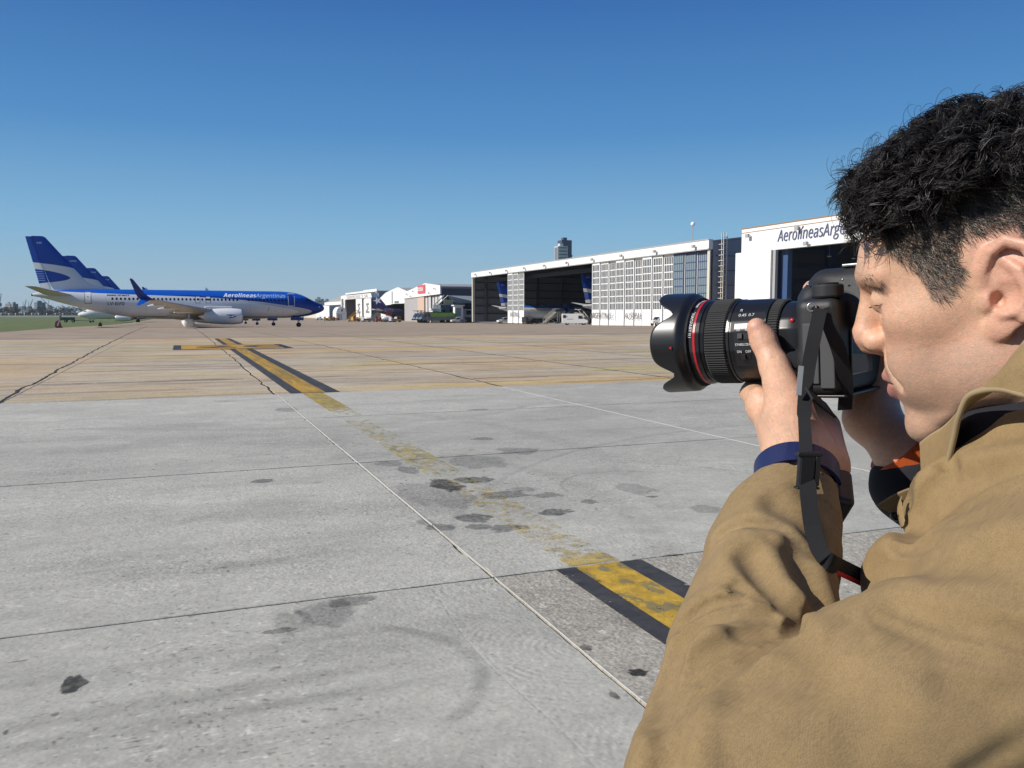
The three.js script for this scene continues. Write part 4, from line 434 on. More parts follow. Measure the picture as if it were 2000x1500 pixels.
pickup(896, 274, 'white pickup with a dark load bed near the hangar corner', TH + Math.PI, true); pickup(988, 244, 'white pickup half hidden behind the lone door leaves', TH + Math.PI, false); pickup(1292, 166, 'white pickup beside the closed hangar doors behind the lens hood', TH + Math.PI, false);
function steps(px, z, label, m, turn, n = 9) { // boarding stairs: treads, stringers, rails, wheels
  const g = thing('boarding_stairs', label, 'boarding stairs', spot(px, z), turn), L = n * .34, Hh = n * .3; for (let k = 0; k < n; k++) mesh('tread', bx(k * .34, k * .34 + .36, .5 + k * .3, .55 + k * .3, -.7, .7), m, g); for (const s of [-.72, .72]) { mesh('stringer', bar(V3(0, .4, s), V3(L, .4 + Hh, s), .1), m, g); mesh('handrail', join([bar(V3(0, 1.4, s), V3(L, 1.4 + Hh, s), .05), ...[0, 2, 4, 6, 8].filter(k => k < n).map(k => bar(V3(k * .34, .5 + k * .3, s), V3(k * .34, 1.4 + k * .3, s), .04)), bar(V3(L, 1.4 + Hh, s), V3(L + 1.2, 1.4 + Hh, s), .05)]), m, g); } mesh('platform', bx(L, L + 1.3, .45 + Hh, .55 + Hh, -.75, .75), m, g); mesh('support_frame', join([bar(V3(L + 1.1, .4, .6), V3(L + 1.1, .5 + Hh, .6), .08), bar(V3(L + 1.1, .4, -.6), V3(L + 1.1, .5 + Hh, -.6), .08), bar(V3(.4, .4, .6), V3(L + 1.1, .5, .6), .07), bar(V3(.6, .5, .6), V3(L + 1, .4 + Hh, .6), .06), bar(V3(L, .5, .6), V3(L * .4, .5 + Hh * .4, .6), .06)]), m, g); wheels(g, [[.4, .7], [.4, -.7], [L + .8, .7], [L + .8, -.7]], .32, .2); return g;
}
steps(681, 330, 'yellow boarding stairs standing before the sigma hangar', VM.yellow, TH, 10); steps(726, 322, 'grey boarding stairs beside the star tailed airliner', VM.slate, TH + .6, 9); steps(1063, 225, 'pale work stairs under the airliner in the wide bay', HM.cream, TH, 9); steps(1147, 212, 'narrow stairs at the edge of the wide bay', HM.cream, TH + 1.9, 8);
{ // scissor lift, tractors, carts, crates
  let g = thing('scissor_lift', 'red scissor lift raised by the star tailed airliner', 'lift', spot(761, 318), TH); mesh('chassis', bx(-1.4, 1.4, .5, .9, -.8, .8), VM.red, g); const x = []; for (let k = 0; k < 4; k++) for (const s of [-.7, .7]) x.push(bar(V3(-1.2, .9 + k * .75, s), V3(1.2, 1.65 + k * .75, s), .07), bar(V3(1.2, .9 + k * .75, s), V3(-1.2, 1.65 + k * .75, s), .07)); mesh('scissor_arms', x, VM.red, g); mesh('platform', bx(-1.5, 1.5, 3.9, 4.05, -.85, .85), VM.red, g); mesh('guard_rail', join([-.8, .8].flatMap(s => [bar(V3(-1.45, 5.1, s), V3(1.45, 5.1, s), .05), bar(V3(-1.45, 4, s), V3(-1.45, 5.1, s), .05), bar(V3(1.45, 4, s), V3(1.45, 5.1, s), .05)])), VM.slate, g); wheels(g, [[-1, .75], [1, .75], [-1, -.75], [1, -.75]], .4, .25);
  const tractor = (px, z, m, label) => { const t = thing('tow_tractor', label, 'tractor', spot(px, z), TH + Math.PI); mesh('chassis', rbx(-1.6, 1.6, .4, 1.0, -.8, .8, .08), m, t); mesh('hood', rbx(.2, 1.5, 1.0, 1.35, -.7, .7, .08), m, t); mesh('seat', rbx(-.7, -.1, 1.0, 1.7, -.4, .4, .06), VM.black, t); mesh('canopy', join([bx(-1.2, .3, 2.05, 2.15, -.75, .75), bar(V3(-1.1, 1, .65), V3(-1.1, 2.05, .65), .05), bar(V3(-1.1, 1, -.65), V3(-1.1, 2.05, -.65), .05), bar(V3(.2, 1, .65), V3(.2, 2.05, .65), .05), bar(V3(.2, 1, -.65), V3(.2, 2.05, -.65), .05)]), m, t); wheels(t, [[1, .75], [1, -.75], [-1, .75], [-1, -.75]], .42, .28); };
  tractor(742, 318, VM.red, 'low red tractor left of the tank trailer'); tractor(706, 335, HM.cream, 'pale tractor before the first sigma door'); tractor(776, 312, VM.yellow, 'yellow tractor at the corner of the pink doors'); tractor(727, 330, VM.black, 'dark tractor under the star tail'); tractor(625, 420, VM.white, 'white tractor just right of the airliner nose');
  g = thing('tank_trailer', 'white tank trailer under the raised red lift', 'trailer', spot(757, 310), TH); mesh('tank', new THREE.SphereGeometry(1, 20, 14).scale(1.9, .85, .9).translate(0, 1.5, 0), VM.white, g); mesh('frame', join([bx(-1.7, 2.3, .5, .7, -.6, .6), bar(V3(2.3, .6, 0), V3(3.8, .5, 0), .06)]), VM.slate, g); wheels(g, [[-.8, .7], [-.8, -.7], [1, .7], [1, -.7]], .4, .25);
  for (const [px, z, m, l] of [[640, 380, VM.brown, 'brown baggage cart next to the airliner nose'], [649, 372, VM.brown, 'brown baggage cart before the arched shed'], [657, 385, VM.brown, 'brown baggage cart left of the arched shed'], [694, 330, VM.yellow, 'orange equipment cart by the yellow stairs'], [714, 325, VM.silver, 'silver equipment cart between the sigma doors'], [768, 308, VM.silver, 'silver equipment cart below the yellow tractor'], [1152, 206, VM.black, 'black ground power cart behind the panel van'], [1030, 222, VM.black, 'black equipment cart inside the wide bay']]) { const t = thing('equipment_cart', l, 'cart', spot(px, z), TH + .4, 'carts before the hangars'); mesh('deck', bx(-1.3, 1.3, .5, .65, -.8, .8), m, t); mesh('rack', join([bx(-1.3, -1.2, .65, 1.9, -.8, .8), bx(1.2, 1.3, .65, 1.9, -.8, .8), bx(-1.2, 1.2, 1.2, 1.27, -.75, .75)]), m, t); mesh('load', rbx(-1.0, .9, .66, 1.18, -.65, .65, .1), m === VM.brown ? VM.yellow : VM.slate, t); mesh('tow_bar', bar(V3(1.3, .5, 0), V3(2.4, .3, 0), .05), VM.slate, t); wheels(t, [[-.9, .75], [-.9, -.75], [.9, .75], [.9, -.75]], .28, .16); }
  g = thing('hangar_car', 'dark car parked inside the wide hangar bay', 'car', spot(1042, 226), TH); mesh('body', poly([[-2.2, .35], [2.2, .35], [2.25, .85], [1.3, .98], [.7, 1.5], [-1.1, 1.52], [-1.8, 1.0], [-2.25, .9]], 1.7).translate(0, 0, -.85), VM.black, g); mesh('side_window', poly([[-1.3, 1.02], [1.0, 1.02], [.6, 1.42], [-1.0, 1.44]], .02).translate(0, 0, .85), VM.glass, g); wheels(g, [[1.4, .78], [1.4, -.78], [-1.35, .78], [-1.35, -.78]], .33, .22);
  g = thing('ground_power_trailer', 'grey green generator trailer with a tow bar on the grass', 'trailer', spot(135, 296), TH); mesh('housing', join([rbx(-2.3, 2.2, .75, 1.85, -.9, .9, .12), bx(-2.5, -2.0, .7, 2.3, -.7, .7)]), VM.olive, g); mesh('tow_bar', join([bar(V3(2.2, .7, 0), V3(7.6, .55, 0), .09), bar(V3(7.6, .55, 0), V3(8.6, 1.0, 0), .08)]), VM.olive, g); wheels(g, [[-.6, .9], [-.6, -.9], [1.7, .9], [1.7, -.9]], .5, .3); mesh('jockey_wheel', wheel(8, .35, 0, .35, .2), VM.tyre, g); mesh('warning_panel', bx(-2.56, -2.5, .9, 2.2, -.5, .5), VM.white, g);
  g = thing('warning_board', 'red and white warning board leaning at the grass edge', 'marker', spot(116, 112), .5); mesh('board', join([poly([[-.42, .1], [.3, .1], [.36, .5], [.15, 1.05], [-.1, 1.0], [-.36, .75]], .09).rotateX(-.22)]), VM.red, g); mesh('white_stripe', poly([[-.18, .3], [-.02, .22], [.2, 1.0], [.1, 1.03]], .02).rotateX(-.22).translate(0, 0, .1), VM.white, g); mesh('foot', join([rbx(-.3, .5, 0, .16, -.25, .3, .05), bar(V3(.35, .1, -.1), V3(.15, .95, -.2), .05)]), VM.black, g);
  g = thing('wheel_chock', 'small black chock board standing on the grass behind the tail', 'chock', spot(198, 140), .3); mesh('block', poly([[-.3, 0], [.3, 0], [.22, .55], [0, .68], [-.2, .5]], .35), VM.black, g); mesh('handle', bar(V3(0, .6, .15), V3(.1, .9, .15), .03), VM.black, g);
}
// ---------------------------------------------------------------- far skyline
{
  const hz = (r, g, b) => mat(lin(r, g, b), .9), stone = hz(.42, .42, .42), slate = hz(.17, .19, .22), steel = hz(.12, .13, .15), pale = hz(.5, .47, .45);
  const block = (px, z, w, d, h, m, wm, label, turn, rows, cols, name = 'apartment_block') => { const g = thing(name, label, 'building', spot(px, z), turn, 'buildings on the skyline'); mesh('wall', bx(-w / 2, w / 2, 0, h, -d, 0), m, g); if (rows) for (let k = 0; k < rows; k++) mesh('window_band', bx(-w / 2 + .8, w / 2 - .8, h * (k + .35) / rows, h * (k + .72) / rows, 0, .25), wm, g); mesh('roof_room', bx(-w * .25, w * .1, h, h + 3, -d * .7, -d * .2), m, g); return g; };
  let g = block(1098.5, 905, 11.6, 10, 75, hz(.62, .61, .6), slate, 'white banded tower block rising behind the hangar roof', .35, 21); mesh('side_band', bx(-5.95, -5.8, 8, 74, -9, -.5), slate, g);
  g = block(1106, 935, 12, 12, 84, hz(.055, .075, .12), hz(.09, .11, .16), 'dark glass tower behind the white banded tower', .35, 0); const bl = []; for (let k = 0; k < 9; k++) bl.push(bx(6, 6.9, 30 + k * 4.5, 32 + k * 4.5, -6, 0)); mesh('balcony', bl, slate, g);
  block(74, 1500, 10, 15, 22.5, slate, hz(.1, .11, .13), 'slate grey slab block behind the airfield trees', -.55, 6); block(28, 1500, 6.5, 9, 20, slate, hz(.3, .3, .3), 'narrow grey block left on the skyline', -.5, 6); block(19, 1650, 10, 10, 22, pale, hz(.35, .33, .32), 'pale rounded silo block left on the skyline', 0, 4);
  for (const [px, w, h, l] of [[624, 12, 27, 'grey office block above the airliner nose'], [629, 10, 23, 'lower grey block above the airliner nose'], [640, 11, 24, 'grey block with a roof mast right of the nose'], [612, 16, 18, 'long low block over the airliner cockpit'], [648, 20, 17, 'low pale block left of the arched hangar']]) block(px, 1400, w, 12, h, hz(.2, .23, .27), slate, l, 0, 5);
  for (let k = 0; k < 9; k++) { const px = 90 + k * 6 + (k % 3) * 1.5; block(px, 1520 + k * 20, 7 + (k * 5 % 6), 6, 8 + (k * 7 % 9), [pale, stone, hz(.55, .55, .56)][k % 3], slate, `${['white', 'grey', 'pale'][k % 3]} low port shed number ${k + 1} from the left beyond the trees`.replace(/number (\d) from the left/, (m, d) => ['leftmost', 'second', 'third', 'fourth', 'fifth', 'sixth', 'seventh', 'eighth', 'rightmost'][+d - 1] + ' in the row'), 0, 2, 0, 'port_shed'); }
  const crane = (px, z, h, lean, label) => { const g = thing('harbour_crane', label, 'crane', spot(px, z), 0, 'harbour cranes on the skyline'); const legs = []; for (const a of [-3, 3]) for (const b of [-3, 3]) legs.push(bar(V3(a, 0, b), V3(a * .5, h * .42, b * .5), .45)); mesh('portal', legs, steel, g); mesh('cab', bx(-2.4, 2.4, h * .42, h * .56, -2.4, 2.4), steel, g); const j = []; const t = V3(lean * h, h, 0), b0 = V3(-.8, h * .5, 0), b1 = V3(1, h * .5, 0); j.push(bar(b0, t, .35), bar(b1, t, .35)); for (let k = 1; k < 8; k++) j.push(bar(b0.clone().lerp(t, k / 8), b1.clone().lerp(t, (k + .5) / 8), .2)); mesh('jib', j, steel, g); mesh('mast', bar(V3(-1.4, h * .5, 0), V3(-1.6, h * .85, 0), .35), steel, g); mesh('tie', bar(V3(-1.6, h * .85, 0), t, .12), steel, g); };
  crane(3, 1300, 34, .12, 'tall dark harbour crane at the left edge'); crane(51, 1450, 27, .18, 'thin harbour crane with upright jib, left of the slate block'); crane(62, 1450, 27, .22, 'harbour crane right beside the slate block'); crane(101, 1450, 30, -.5, 'harbour crane with its jib lowered to the left'); crane(-14, 1320, 30, .3, 'harbour crane at the far left border');
}
// ---------------------------------------------------------------- trees at the far side of the field
{
  const leafM = [mat(lin(.030, .042, .022), .9), mat(lin(.045, .052, .026), .9), mat(lin(.06, .05, .03), .9), mat(lin(.022, .032, .02), .9)], bark = mat(lin(.07, .055, .045), .95);
  function tree(px, z, h, w, m, seed, label) {
    const g = thing('tree', label, 'tree', spot(px, z), 0, 'trees beyond the airfield'), r = mulberry(seed), P = []; const lobes = []; for (let k = 0; k < 9; k++) lobes.push([(r() - .5) * w * .75, h * (.4 + .42 * r()), (r() - .5) * w * .5, w * (.14 + .14 * r())]);
    for (let k = 0; k < 520; k++) { const l = lobes[k % 9], a = r() * 6.283, c = r() * 2 - 1, q = l[3] * Math.cbrt(.25 + .75 * r()), s = Math.sqrt(1 - c * c), cx = l[0] + q * s * Math.cos(a), cy = Math.max(h * .08, l[1] + q * c * .85), cz = l[2] + q * s * Math.sin(a), e = .5 + .7 * r(); for (let n = 0; n < 3; n++) P.push(cx + (r() - .5) * 2 * e, cy + (r() - .5) * 1.6 * e, cz + (r() - .5) * 2 * e); }
    const q = new THREE.BufferGeometry(); q.setAttribute('position', new THREE.Float32BufferAttribute(P, 3)); q.computeVertexNormals(); mesh('crown', q, leafM[m], g); mesh('trunk', join([bar(V3(0, 0, 0), V3(.2, h * .55, 0), .5, .25), bar(V3(0, h * .3, 0), V3(w * .2, h * .6, 0), .25, .1), bar(V3(0, h * .33, 0), V3(-w * .2, h * .62, .5), .25, .1)]), bark, g);
  }
  const pos = ['at the left border', 'second from the left border', 'third from the left border', 'below the silo block', 'between the silo and the grey block', 'below the narrow grey block', 'with a wide brown crown', 'left of the slate block', 'below the slate block', 'dark and dense, right of the slate block', 'among the port sheds', 'low and wide before the port sheds', 'right end of the low wide row', 'just under the airliner tail', 'behind the airliner belly', 'hidden edge under the airliner belly'];
  [[-4, 13, 16, 0], [5, 11, 14, 3], [12, 13, 13, 0], [20, 11, 12, 1], [28, 13, 15, 1], [36, 10, 12, 0], [47, 13, 22, 2], [60, 12, 18, 2], [70, 9, 14, 1], [84, 15, 15, 3], [96, 7, 12, 2], [110, 8, 12, 1], [122, 12, 20, 3], [134, 11, 18, 3], [150, 13, 16, 2], [166, 12, 18, 3]].forEach(([px, h, w, m], k) => tree(px, 1190 + (k * 37 % 60), h * 1.05, w, m, 100 + k, `${['dark green', 'olive green', 'brownish', 'deep green'][m]} tree of the far row, ${pos[k]}`));
  const hedge = []; const r = mulberry(5); for (let k = 0; k < 2600; k++) { const x = -1150 + r() * 700, h = 2 + r() * 3.5, z = -1230 - r() * 40, e = .6 + r(); for (let n = 0; n < 3; n++) hedge.push(x + (r() - .5) * 4 * e, -2.2 + h * r() + (r() - .5) * e, z + (r() - .5) * 3 * e); } const q = new THREE.BufferGeometry(); q.setAttribute('position', new THREE.Float32BufferAttribute(hedge, 3)); q.computeVertexNormals(); tag(mesh('scrub_line', q, leafM[0], scene), 'dark scrub running along the far side of the airfield', 'scrub', null, 'stuff');
  const r2 = mulberry(12); for (let k = 0; k < 9; k++) { const g = thing('field_marker', `${['leftmost', 'second', 'third', 'fourth', 'fifth', 'sixth', 'seventh', 'eighth', 'rightmost'][k]} small white post along the far field edge`, 'post', spot(3 + k * 15 + r2() * 4, 1060 + r2() * 60), 0, 'white posts along the field edge'); mesh('post', bar(V3(0, 0, 0), V3(0, 2.4, 0), .3), VM.white, g); mesh('plate', bx(-.8, .8, 2.4, 3.3, -.1, .1), VM.white, g); }
}
// ---------------------------------------------------------------- solid modelling kit: distance fields meshed by surface nets
const smin = (a, b, k) => { const h = Math.max(k - Math.abs(a - b), 0) / k; return Math.min(a, b) - h * h * k * .25; };
const smax = (a, b, k) => -smin(-a, -b, k);
const ell = (x, y, z, cx, cy, cz, rx, ry, rz) => { const a = (x - cx) / rx, b = (y - cy) / ry, c = (z - cz) / rz, k0 = Math.sqrt(a * a + b * b + c * c), p = a / rx, q = b / ry, r = c / rz, k1 = Math.sqrt(p * p + q * q + r * r); return k1 < 1e-9 ? -Math.min(rx, ry, rz) : k0 * (k0 - 1) / k1; };
const cone = (x, y, z, a, b, ra, rb) => { const dx = b[0] - a[0], dy = b[1] - a[1], dz = b[2] - a[2]; let t = ((x - a[0]) * dx + (y - a[1]) * dy + (z - a[2]) * dz) / (dx * dx + dy * dy + dz * dz); t = t < 0 ? 0 : t > 1 ? 1 : t; const px = x - a[0] - dx * t, py = y - a[1] - dy * t, pz = z - a[2] - dz * t; return Math.sqrt(px * px + py * py + pz * pz) - (ra + (rb - ra) * t); };
const chain = (x, y, z, pts, rs, k = 0) => { let d = 1e9; for (let i = 0; i < pts.length - 1; i++) { const e = cone(x, y, z, pts[i], pts[i + 1], rs[i], rs[i + 1]); d = k ? smin(d, e, k) : Math.min(d, e); } return d; };
function netMesh(f, lo, hi, cell) { // surface nets; blocks far from the surface are skipped
  const nx = Math.ceil((hi[0] - lo[0]) / cell) + 1, ny = Math.ceil((hi[1] - lo[1]) / cell) + 1, nz = Math.ceil((hi[2] - lo[2]) / cell) + 1, G = new Float32Array(nx * ny * nz).fill(1), B = 6, id = (i, j, k) => (k * ny + j) * nx + i;
  for (let k0 = 0; k0 < nz; k0 += B) for (let j0 = 0; j0 < ny; j0 += B) for (let i0 = 0; i0 < nx; i0 += B) {
    const d = f(lo[0] + (i0 + B / 2) * cell, lo[1] + (j0 + B / 2) * cell, lo[2] + (k0 + B / 2) * cell), far = Math.abs(d) > B * cell * 1.7;
    for (let k = k0; k < Math.min(nz, k0 + B); k++) for (let j = j0; j < Math.min(ny, j0 + B); j++) for (let i = i0; i < Math.min(nx, i0 + B); i++) G[id(i, j, k)] = far ? d : f(lo[0] + i * cell, lo[1] + j * cell, lo[2] + k * cell);
  }
  const P = [], I = [], V = new Int32Array(nx * ny * nz).fill(-1), E = [[0, 1], [2, 3], [4, 5], [6, 7], [0, 2], [1, 3], [4, 6], [5, 7], [0, 4], [1, 5], [2, 6], [3, 7]], v = new Float64Array(8);
  for (let k = 0; k < nz - 1; k++) for (let j = 0; j < ny - 1; j++) for (let i = 0; i < nx - 1; i++) {
    let m = 0; for (let c = 0; c < 8; c++) { v[c] = G[id(i + (c & 1), j + (c >> 1 & 1), k + (c >> 2))]; if (v[c] < 0) m |= 1 << c; } if (m === 0 || m === 255) continue;
    let x = 0, y = 0, z = 0, n = 0; for (const [a, b] of E) { if ((v[a] < 0) === (v[b] < 0)) continue; const t = v[a] / (v[a] - v[b]); x += (a & 1) + ((b & 1) - (a & 1)) * t; y += (a >> 1 & 1) + ((b >> 1 & 1) - (a >> 1 & 1)) * t; z += (a >> 2) + ((b >> 2) - (a >> 2)) * t; n++; }
    V[id(i, j, k)] = P.length / 3; P.push(lo[0] + (i + x / n) * cell, lo[1] + (j + y / n) * cell, lo[2] + (k + z / n) * cell);
  }
  const quad = (a, b, c, d, flip) => { if (a < 0 || b < 0 || c < 0 || d < 0) return; flip ? I.push(a, c, b, a, d, c) : I.push(a, b, c, a, c, d); };
  for (let k = 1; k < nz - 1; k++) for (let j = 1; j < ny - 1; j++) for (let i = 1; i < nx - 1; i++) { const s = G[id(i, j, k)] < 0;
    if (s !== G[id(i + 1, j, k)] < 0) quad(V[id(i, j - 1, k - 1)], V[id(i, j, k - 1)], V[id(i, j, k)], V[id(i, j - 1, k)], !s);
    if (s !== G[id(i, j + 1, k)] < 0) quad(V[id(i - 1, j, k - 1)], V[id(i - 1, j, k)], V[id(i, j, k)], V[id(i, j, k - 1)], !s);
    if (s !== G[id(i, j, k + 1)] < 0) quad(V[id(i - 1, j - 1, k)], V[id(i, j - 1, k)], V[id(i, j, k)], V[id(i - 1, j, k)], !s); }
  const N = new Float32Array(P.length), e = cell * .6; for (let q = 0; q < P.length; q += 3) { const x = P[q], y = P[q + 1], z = P[q + 2]; let a = f(x + e, y, z) - f(x - e, y, z), b = f(x, y + e, z) - f(x, y - e, z), c = f(x, y, z + e) - f(x, y, z - e), l = Math.hypot(a, b, c) || 1; N[q] = a / l; N[q + 1] = b / l; N[q + 2] = c / l; }
  const g = new THREE.BufferGeometry(); g.setAttribute('position', new THREE.Float32BufferAttribute(P, 3)); g.setAttribute('normal', new THREE.BufferAttribute(N, 3)); g.setIndex(I); return g;
}
function paintVerts(g, f) { const p = g.attributes.position, n = g.attributes.normal, C = new Float32Array(p.count * 3), q = [0, 0, 0]; for (let k = 0; k < p.count; k++) { f(p.getX(k), p.getY(k), p.getZ(k), q, n.getX(k), n.getY(k), n.getZ(k)); C[k * 3] = q[0]; C[k * 3 + 1] = q[1]; C[k * 3 + 2] = q[2]; } g.setAttribute('color', new THREE.BufferAttribute(C, 3)); return g; }
function uvBy(g, f) { const p = g.attributes.position, T = new Float32Array(p.count * 2); for (let k = 0; k < p.count; k++) { const r = f(p.getX(k), p.getY(k), p.getZ(k)); T[k * 2] = r[0]; T[k * 2 + 1] = r[1]; } g.setAttribute('uv', new THREE.BufferAttribute(T, 2)); return g; }
function strandGeo(strands) { // each: {p: [Vector3...], r, c: [r,g,b]}; three-sided tapering threads
  const P = [], C = [], I = [], up = V3(.3, .9, .2).normalize(), t = V3(), a = V3(), b = V3(); let o = 0;
  for (const s of strands) { const n = s.p.length; for (let k = 0; k < n; k++) { t.copy(s.p[Math.min(n - 1, k + 1)]).sub(s.p[Math.max(0, k - 1)]).normalize(); a.crossVectors(t, up).normalize(); b.crossVectors(t, a); const r = s.r * (k === n - 1 ? .25 : 1 - .35 * k / n); for (let e = 0; e < 3; e++) { const q = e * 2.0944; P.push(s.p[k].x + r * (a.x * Math.cos(q) + b.x * Math.sin(q)), s.p[k].y + r * (a.y * Math.cos(q) + b.y * Math.sin(q)), s.p[k].z + r * (a.z * Math.cos(q) + b.z * Math.sin(q))); C.push(...s.c); } if (k) for (let e = 0; e < 3; e++) { const i0 = o + (k - 1) * 3 + e, i1 = o + (k - 1) * 3 + (e + 1) % 3; I.push(i0, i1, i0 + 3, i1, i1 + 3, i0 + 3); } } o += n * 3; }
  const g = new THREE.BufferGeometry(); g.setAttribute('position', new THREE.Float32BufferAttribute(P, 3)); g.setAttribute('color', new THREE.Float32BufferAttribute(C, 3)); g.setIndex(I); g.computeVertexNormals(); return g;
}
const catmull = (pts, n, closed = false) => new THREE.CatmullRomCurve3(pts, closed, 'centripetal').getPoints(n);
function ribbon(pts, widthDir, w, th, n = 40) { // flat webbing swept along a curve; widthDir(t) -> Vector3
  const c = catmull(pts, n), P = [], I = [], T = []; c.forEach((p, k) => { const t = c[Math.min(n, k + 1)].clone().sub(c[Math.max(0, k - 1)]).normalize(), d0 = widthDir(k / n), d = d0.clone().addScaledVector(t, -d0.dot(t)).normalize(), nn = t.clone().cross(d).normalize(), ww = typeof w === 'function' ? w(k / n) : w; for (const [a, b] of [[-1, -1], [1, -1], [1, 1], [-1, 1]]) { const q = p.clone().addScaledVector(d, a * ww / 2).addScaledVector(nn, b * th / 2); P.push(q.x, q.y, q.z); T.push(a > 0 ? 1 : 0, k / n); } if (k) for (let e = 0; e < 4; e++) { const i = (k - 1) * 4 + e, j = (k - 1) * 4 + (e + 1) % 4; I.push(i, j, i + 4, j, j + 4, i + 4); } });
  I.push(0, 1, 2, 0, 2, 3); const l = n * 4; I.push(l, l + 2, l + 1, l, l + 3, l + 2); const g = new THREE.BufferGeometry(); g.setAttribute('position', new THREE.Float32BufferAttribute(P, 3)); g.setAttribute('uv', new THREE.Float32BufferAttribute(T, 2)); g.setIndex(I); return toCreasedNormals(g, .6);
}
function clothSheet(grid, th, nu = 24, nv = 12) { // thick sheet through a grid of points: rows of Vector3
  const rows = grid.map(r => catmull(r, nu)), S = []; for (let i = 0; i <= nu; i++) { const c = catmull(rows.map(r => r[i]), nv); for (let j = 0; j <= nv; j++) (S[j] = S[j] || [])[i] = c[j]; }
  const P = [], N = [], I = [], top = []; const nrm = (i, j) => { const a = S[j][Math.min(nu, i + 1)].clone().sub(S[j][Math.max(0, i - 1)]), b = S[Math.min(nv, j + 1)][i].clone().sub(S[Math.max(0, j - 1)][i]); return a.cross(b).normalize(); };
  for (const s of [1, -1]) for (let j = 0; j <= nv; j++) for (let i = 0; i <= nu; i++) { const n = nrm(i, j), q = S[j][i].clone().addScaledVector(n, s * th / 2); P.push(q.x, q.y, q.z); }
  const W_ = nu + 1, M = W_ * (nv + 1); for (let j = 0; j < nv; j++) for (let i = 0; i < nu; i++) { const a = j * W_ + i; I.push(a, a + 1, a + W_, a + 1, a + W_ + 1, a + W_); const b = a + M; I.push(b, b + W_, b + 1, b + 1, b + W_, b + W_ + 1); }
  const rim = []; for (let i = 0; i < nu; i++) rim.push(i); for (let j = 0; j < nv; j++) rim.push(j * W_ + nu); for (let i = nu; i > 0; i--) rim.push(nv * W_ + i); for (let j = nv; j > 0; j--) rim.push(j * W_); for (let k = 0; k < rim.length; k++) { const a = rim[k], b = rim[(k + 1) % rim.length]; I.push(a, a + M, b, b, a + M, b + M); }
  const g = new THREE.BufferGeometry(); g.setAttribute('position', new THREE.Float32BufferAttribute(P, 3)); g.setIndex(I); return { geo: toCreasedNormals(g, .9), S };
}
// ---------------------------------------------------------------- the photographer
const A3 = (px, py, d) => { const p = at(px, py, d); return [p.x, p.y, p.z]; };
const HC = [.41220, 1.61675, -.71281], HM3 = [[-.7966, -.5640, -.2177], [-.2415, -.0331, .9698], [-.5542, .8251, -.1098]];   // head frame: columns forward, left, up
const toHead = (x, y, z) => { const a = x - HC[0], b = y - HC[1], c = z - HC[2]; return [HM3[0][0] * a + HM3[1][0] * b + HM3[2][0] * c, HM3[0][1] * a + HM3[1][1] * b + HM3[2][1] * c, HM3[0][2] * a + HM3[1][2] * b + HM3[2][2] * c]; };
const fromHead = (f, l, u) => [HC[0] + HM3[0][0] * f + HM3[0][1] * l + HM3[0][2] * u, HC[1] + HM3[1][0] * f + HM3[1][1] * l + HM3[1][2] * u, HC[2] + HM3[2][0] * f + HM3[2][1] * l + HM3[2][2] * u];
const hV = (f, l, u) => V3(...fromHead(f, l, u));
const tabL = (t, x) => { if (x <= t[0][0]) return t[0][1]; for (let k = 1; k < t.length; k++) if (x <= t[k][0]) { const a = t[k - 1], b = t[k]; return a[1] + (b[1] - a[1]) * (x - a[0]) / (b[0] - a[0]); } return t[t.length - 1][1]; };
const lut = (t, lo, hi, n = 400) => { const a = new Float32Array(n + 1); for (let k = 0; k <= n; k++) { let s = 0; for (let q = -3; q <= 3; q++) s += tabL(t, lo + (hi - lo) * k / n + q * .0012); a[k] = s / 7; } return (x) => { const q = (x - lo) / (hi - lo) * n; if (q <= 0) return a[0]; if (q >= n) return a[n]; const i = q | 0; return a[i] + (a[i + 1] - a[i]) * (q - i); }; };
const faceP = lut([[-.124, .02], [-.121, .045], [-.1175, .066], [-.113, .079], [-.106, .0875], [-.095, .0885], [-.086, .088], [-.078, .0925], [-.069, .0965], [-.057, .096], [-.046, .0995], [-.034, .0985], [-.025, .0955], [-.01, .0935], [.01, .0925], [.0215, .0935], [.03, .096], [.042, .1005], [.05, .101], [.061, .0975], [.071, .0915], [.085, .082], [.1, .066]], -.13, .11);
const faceB = lut([[-.124, .004], [-.121, .012], [-.115, .028], [-.105, .043], [-.095, .0515], [-.08, .0585], [-.06, .0640], [-.04, .0672], [-.02, .0695], [0, .0715], [.02, .0725], [.05, .0715], [.09, .066], [.11, .055]], -.13, .12);
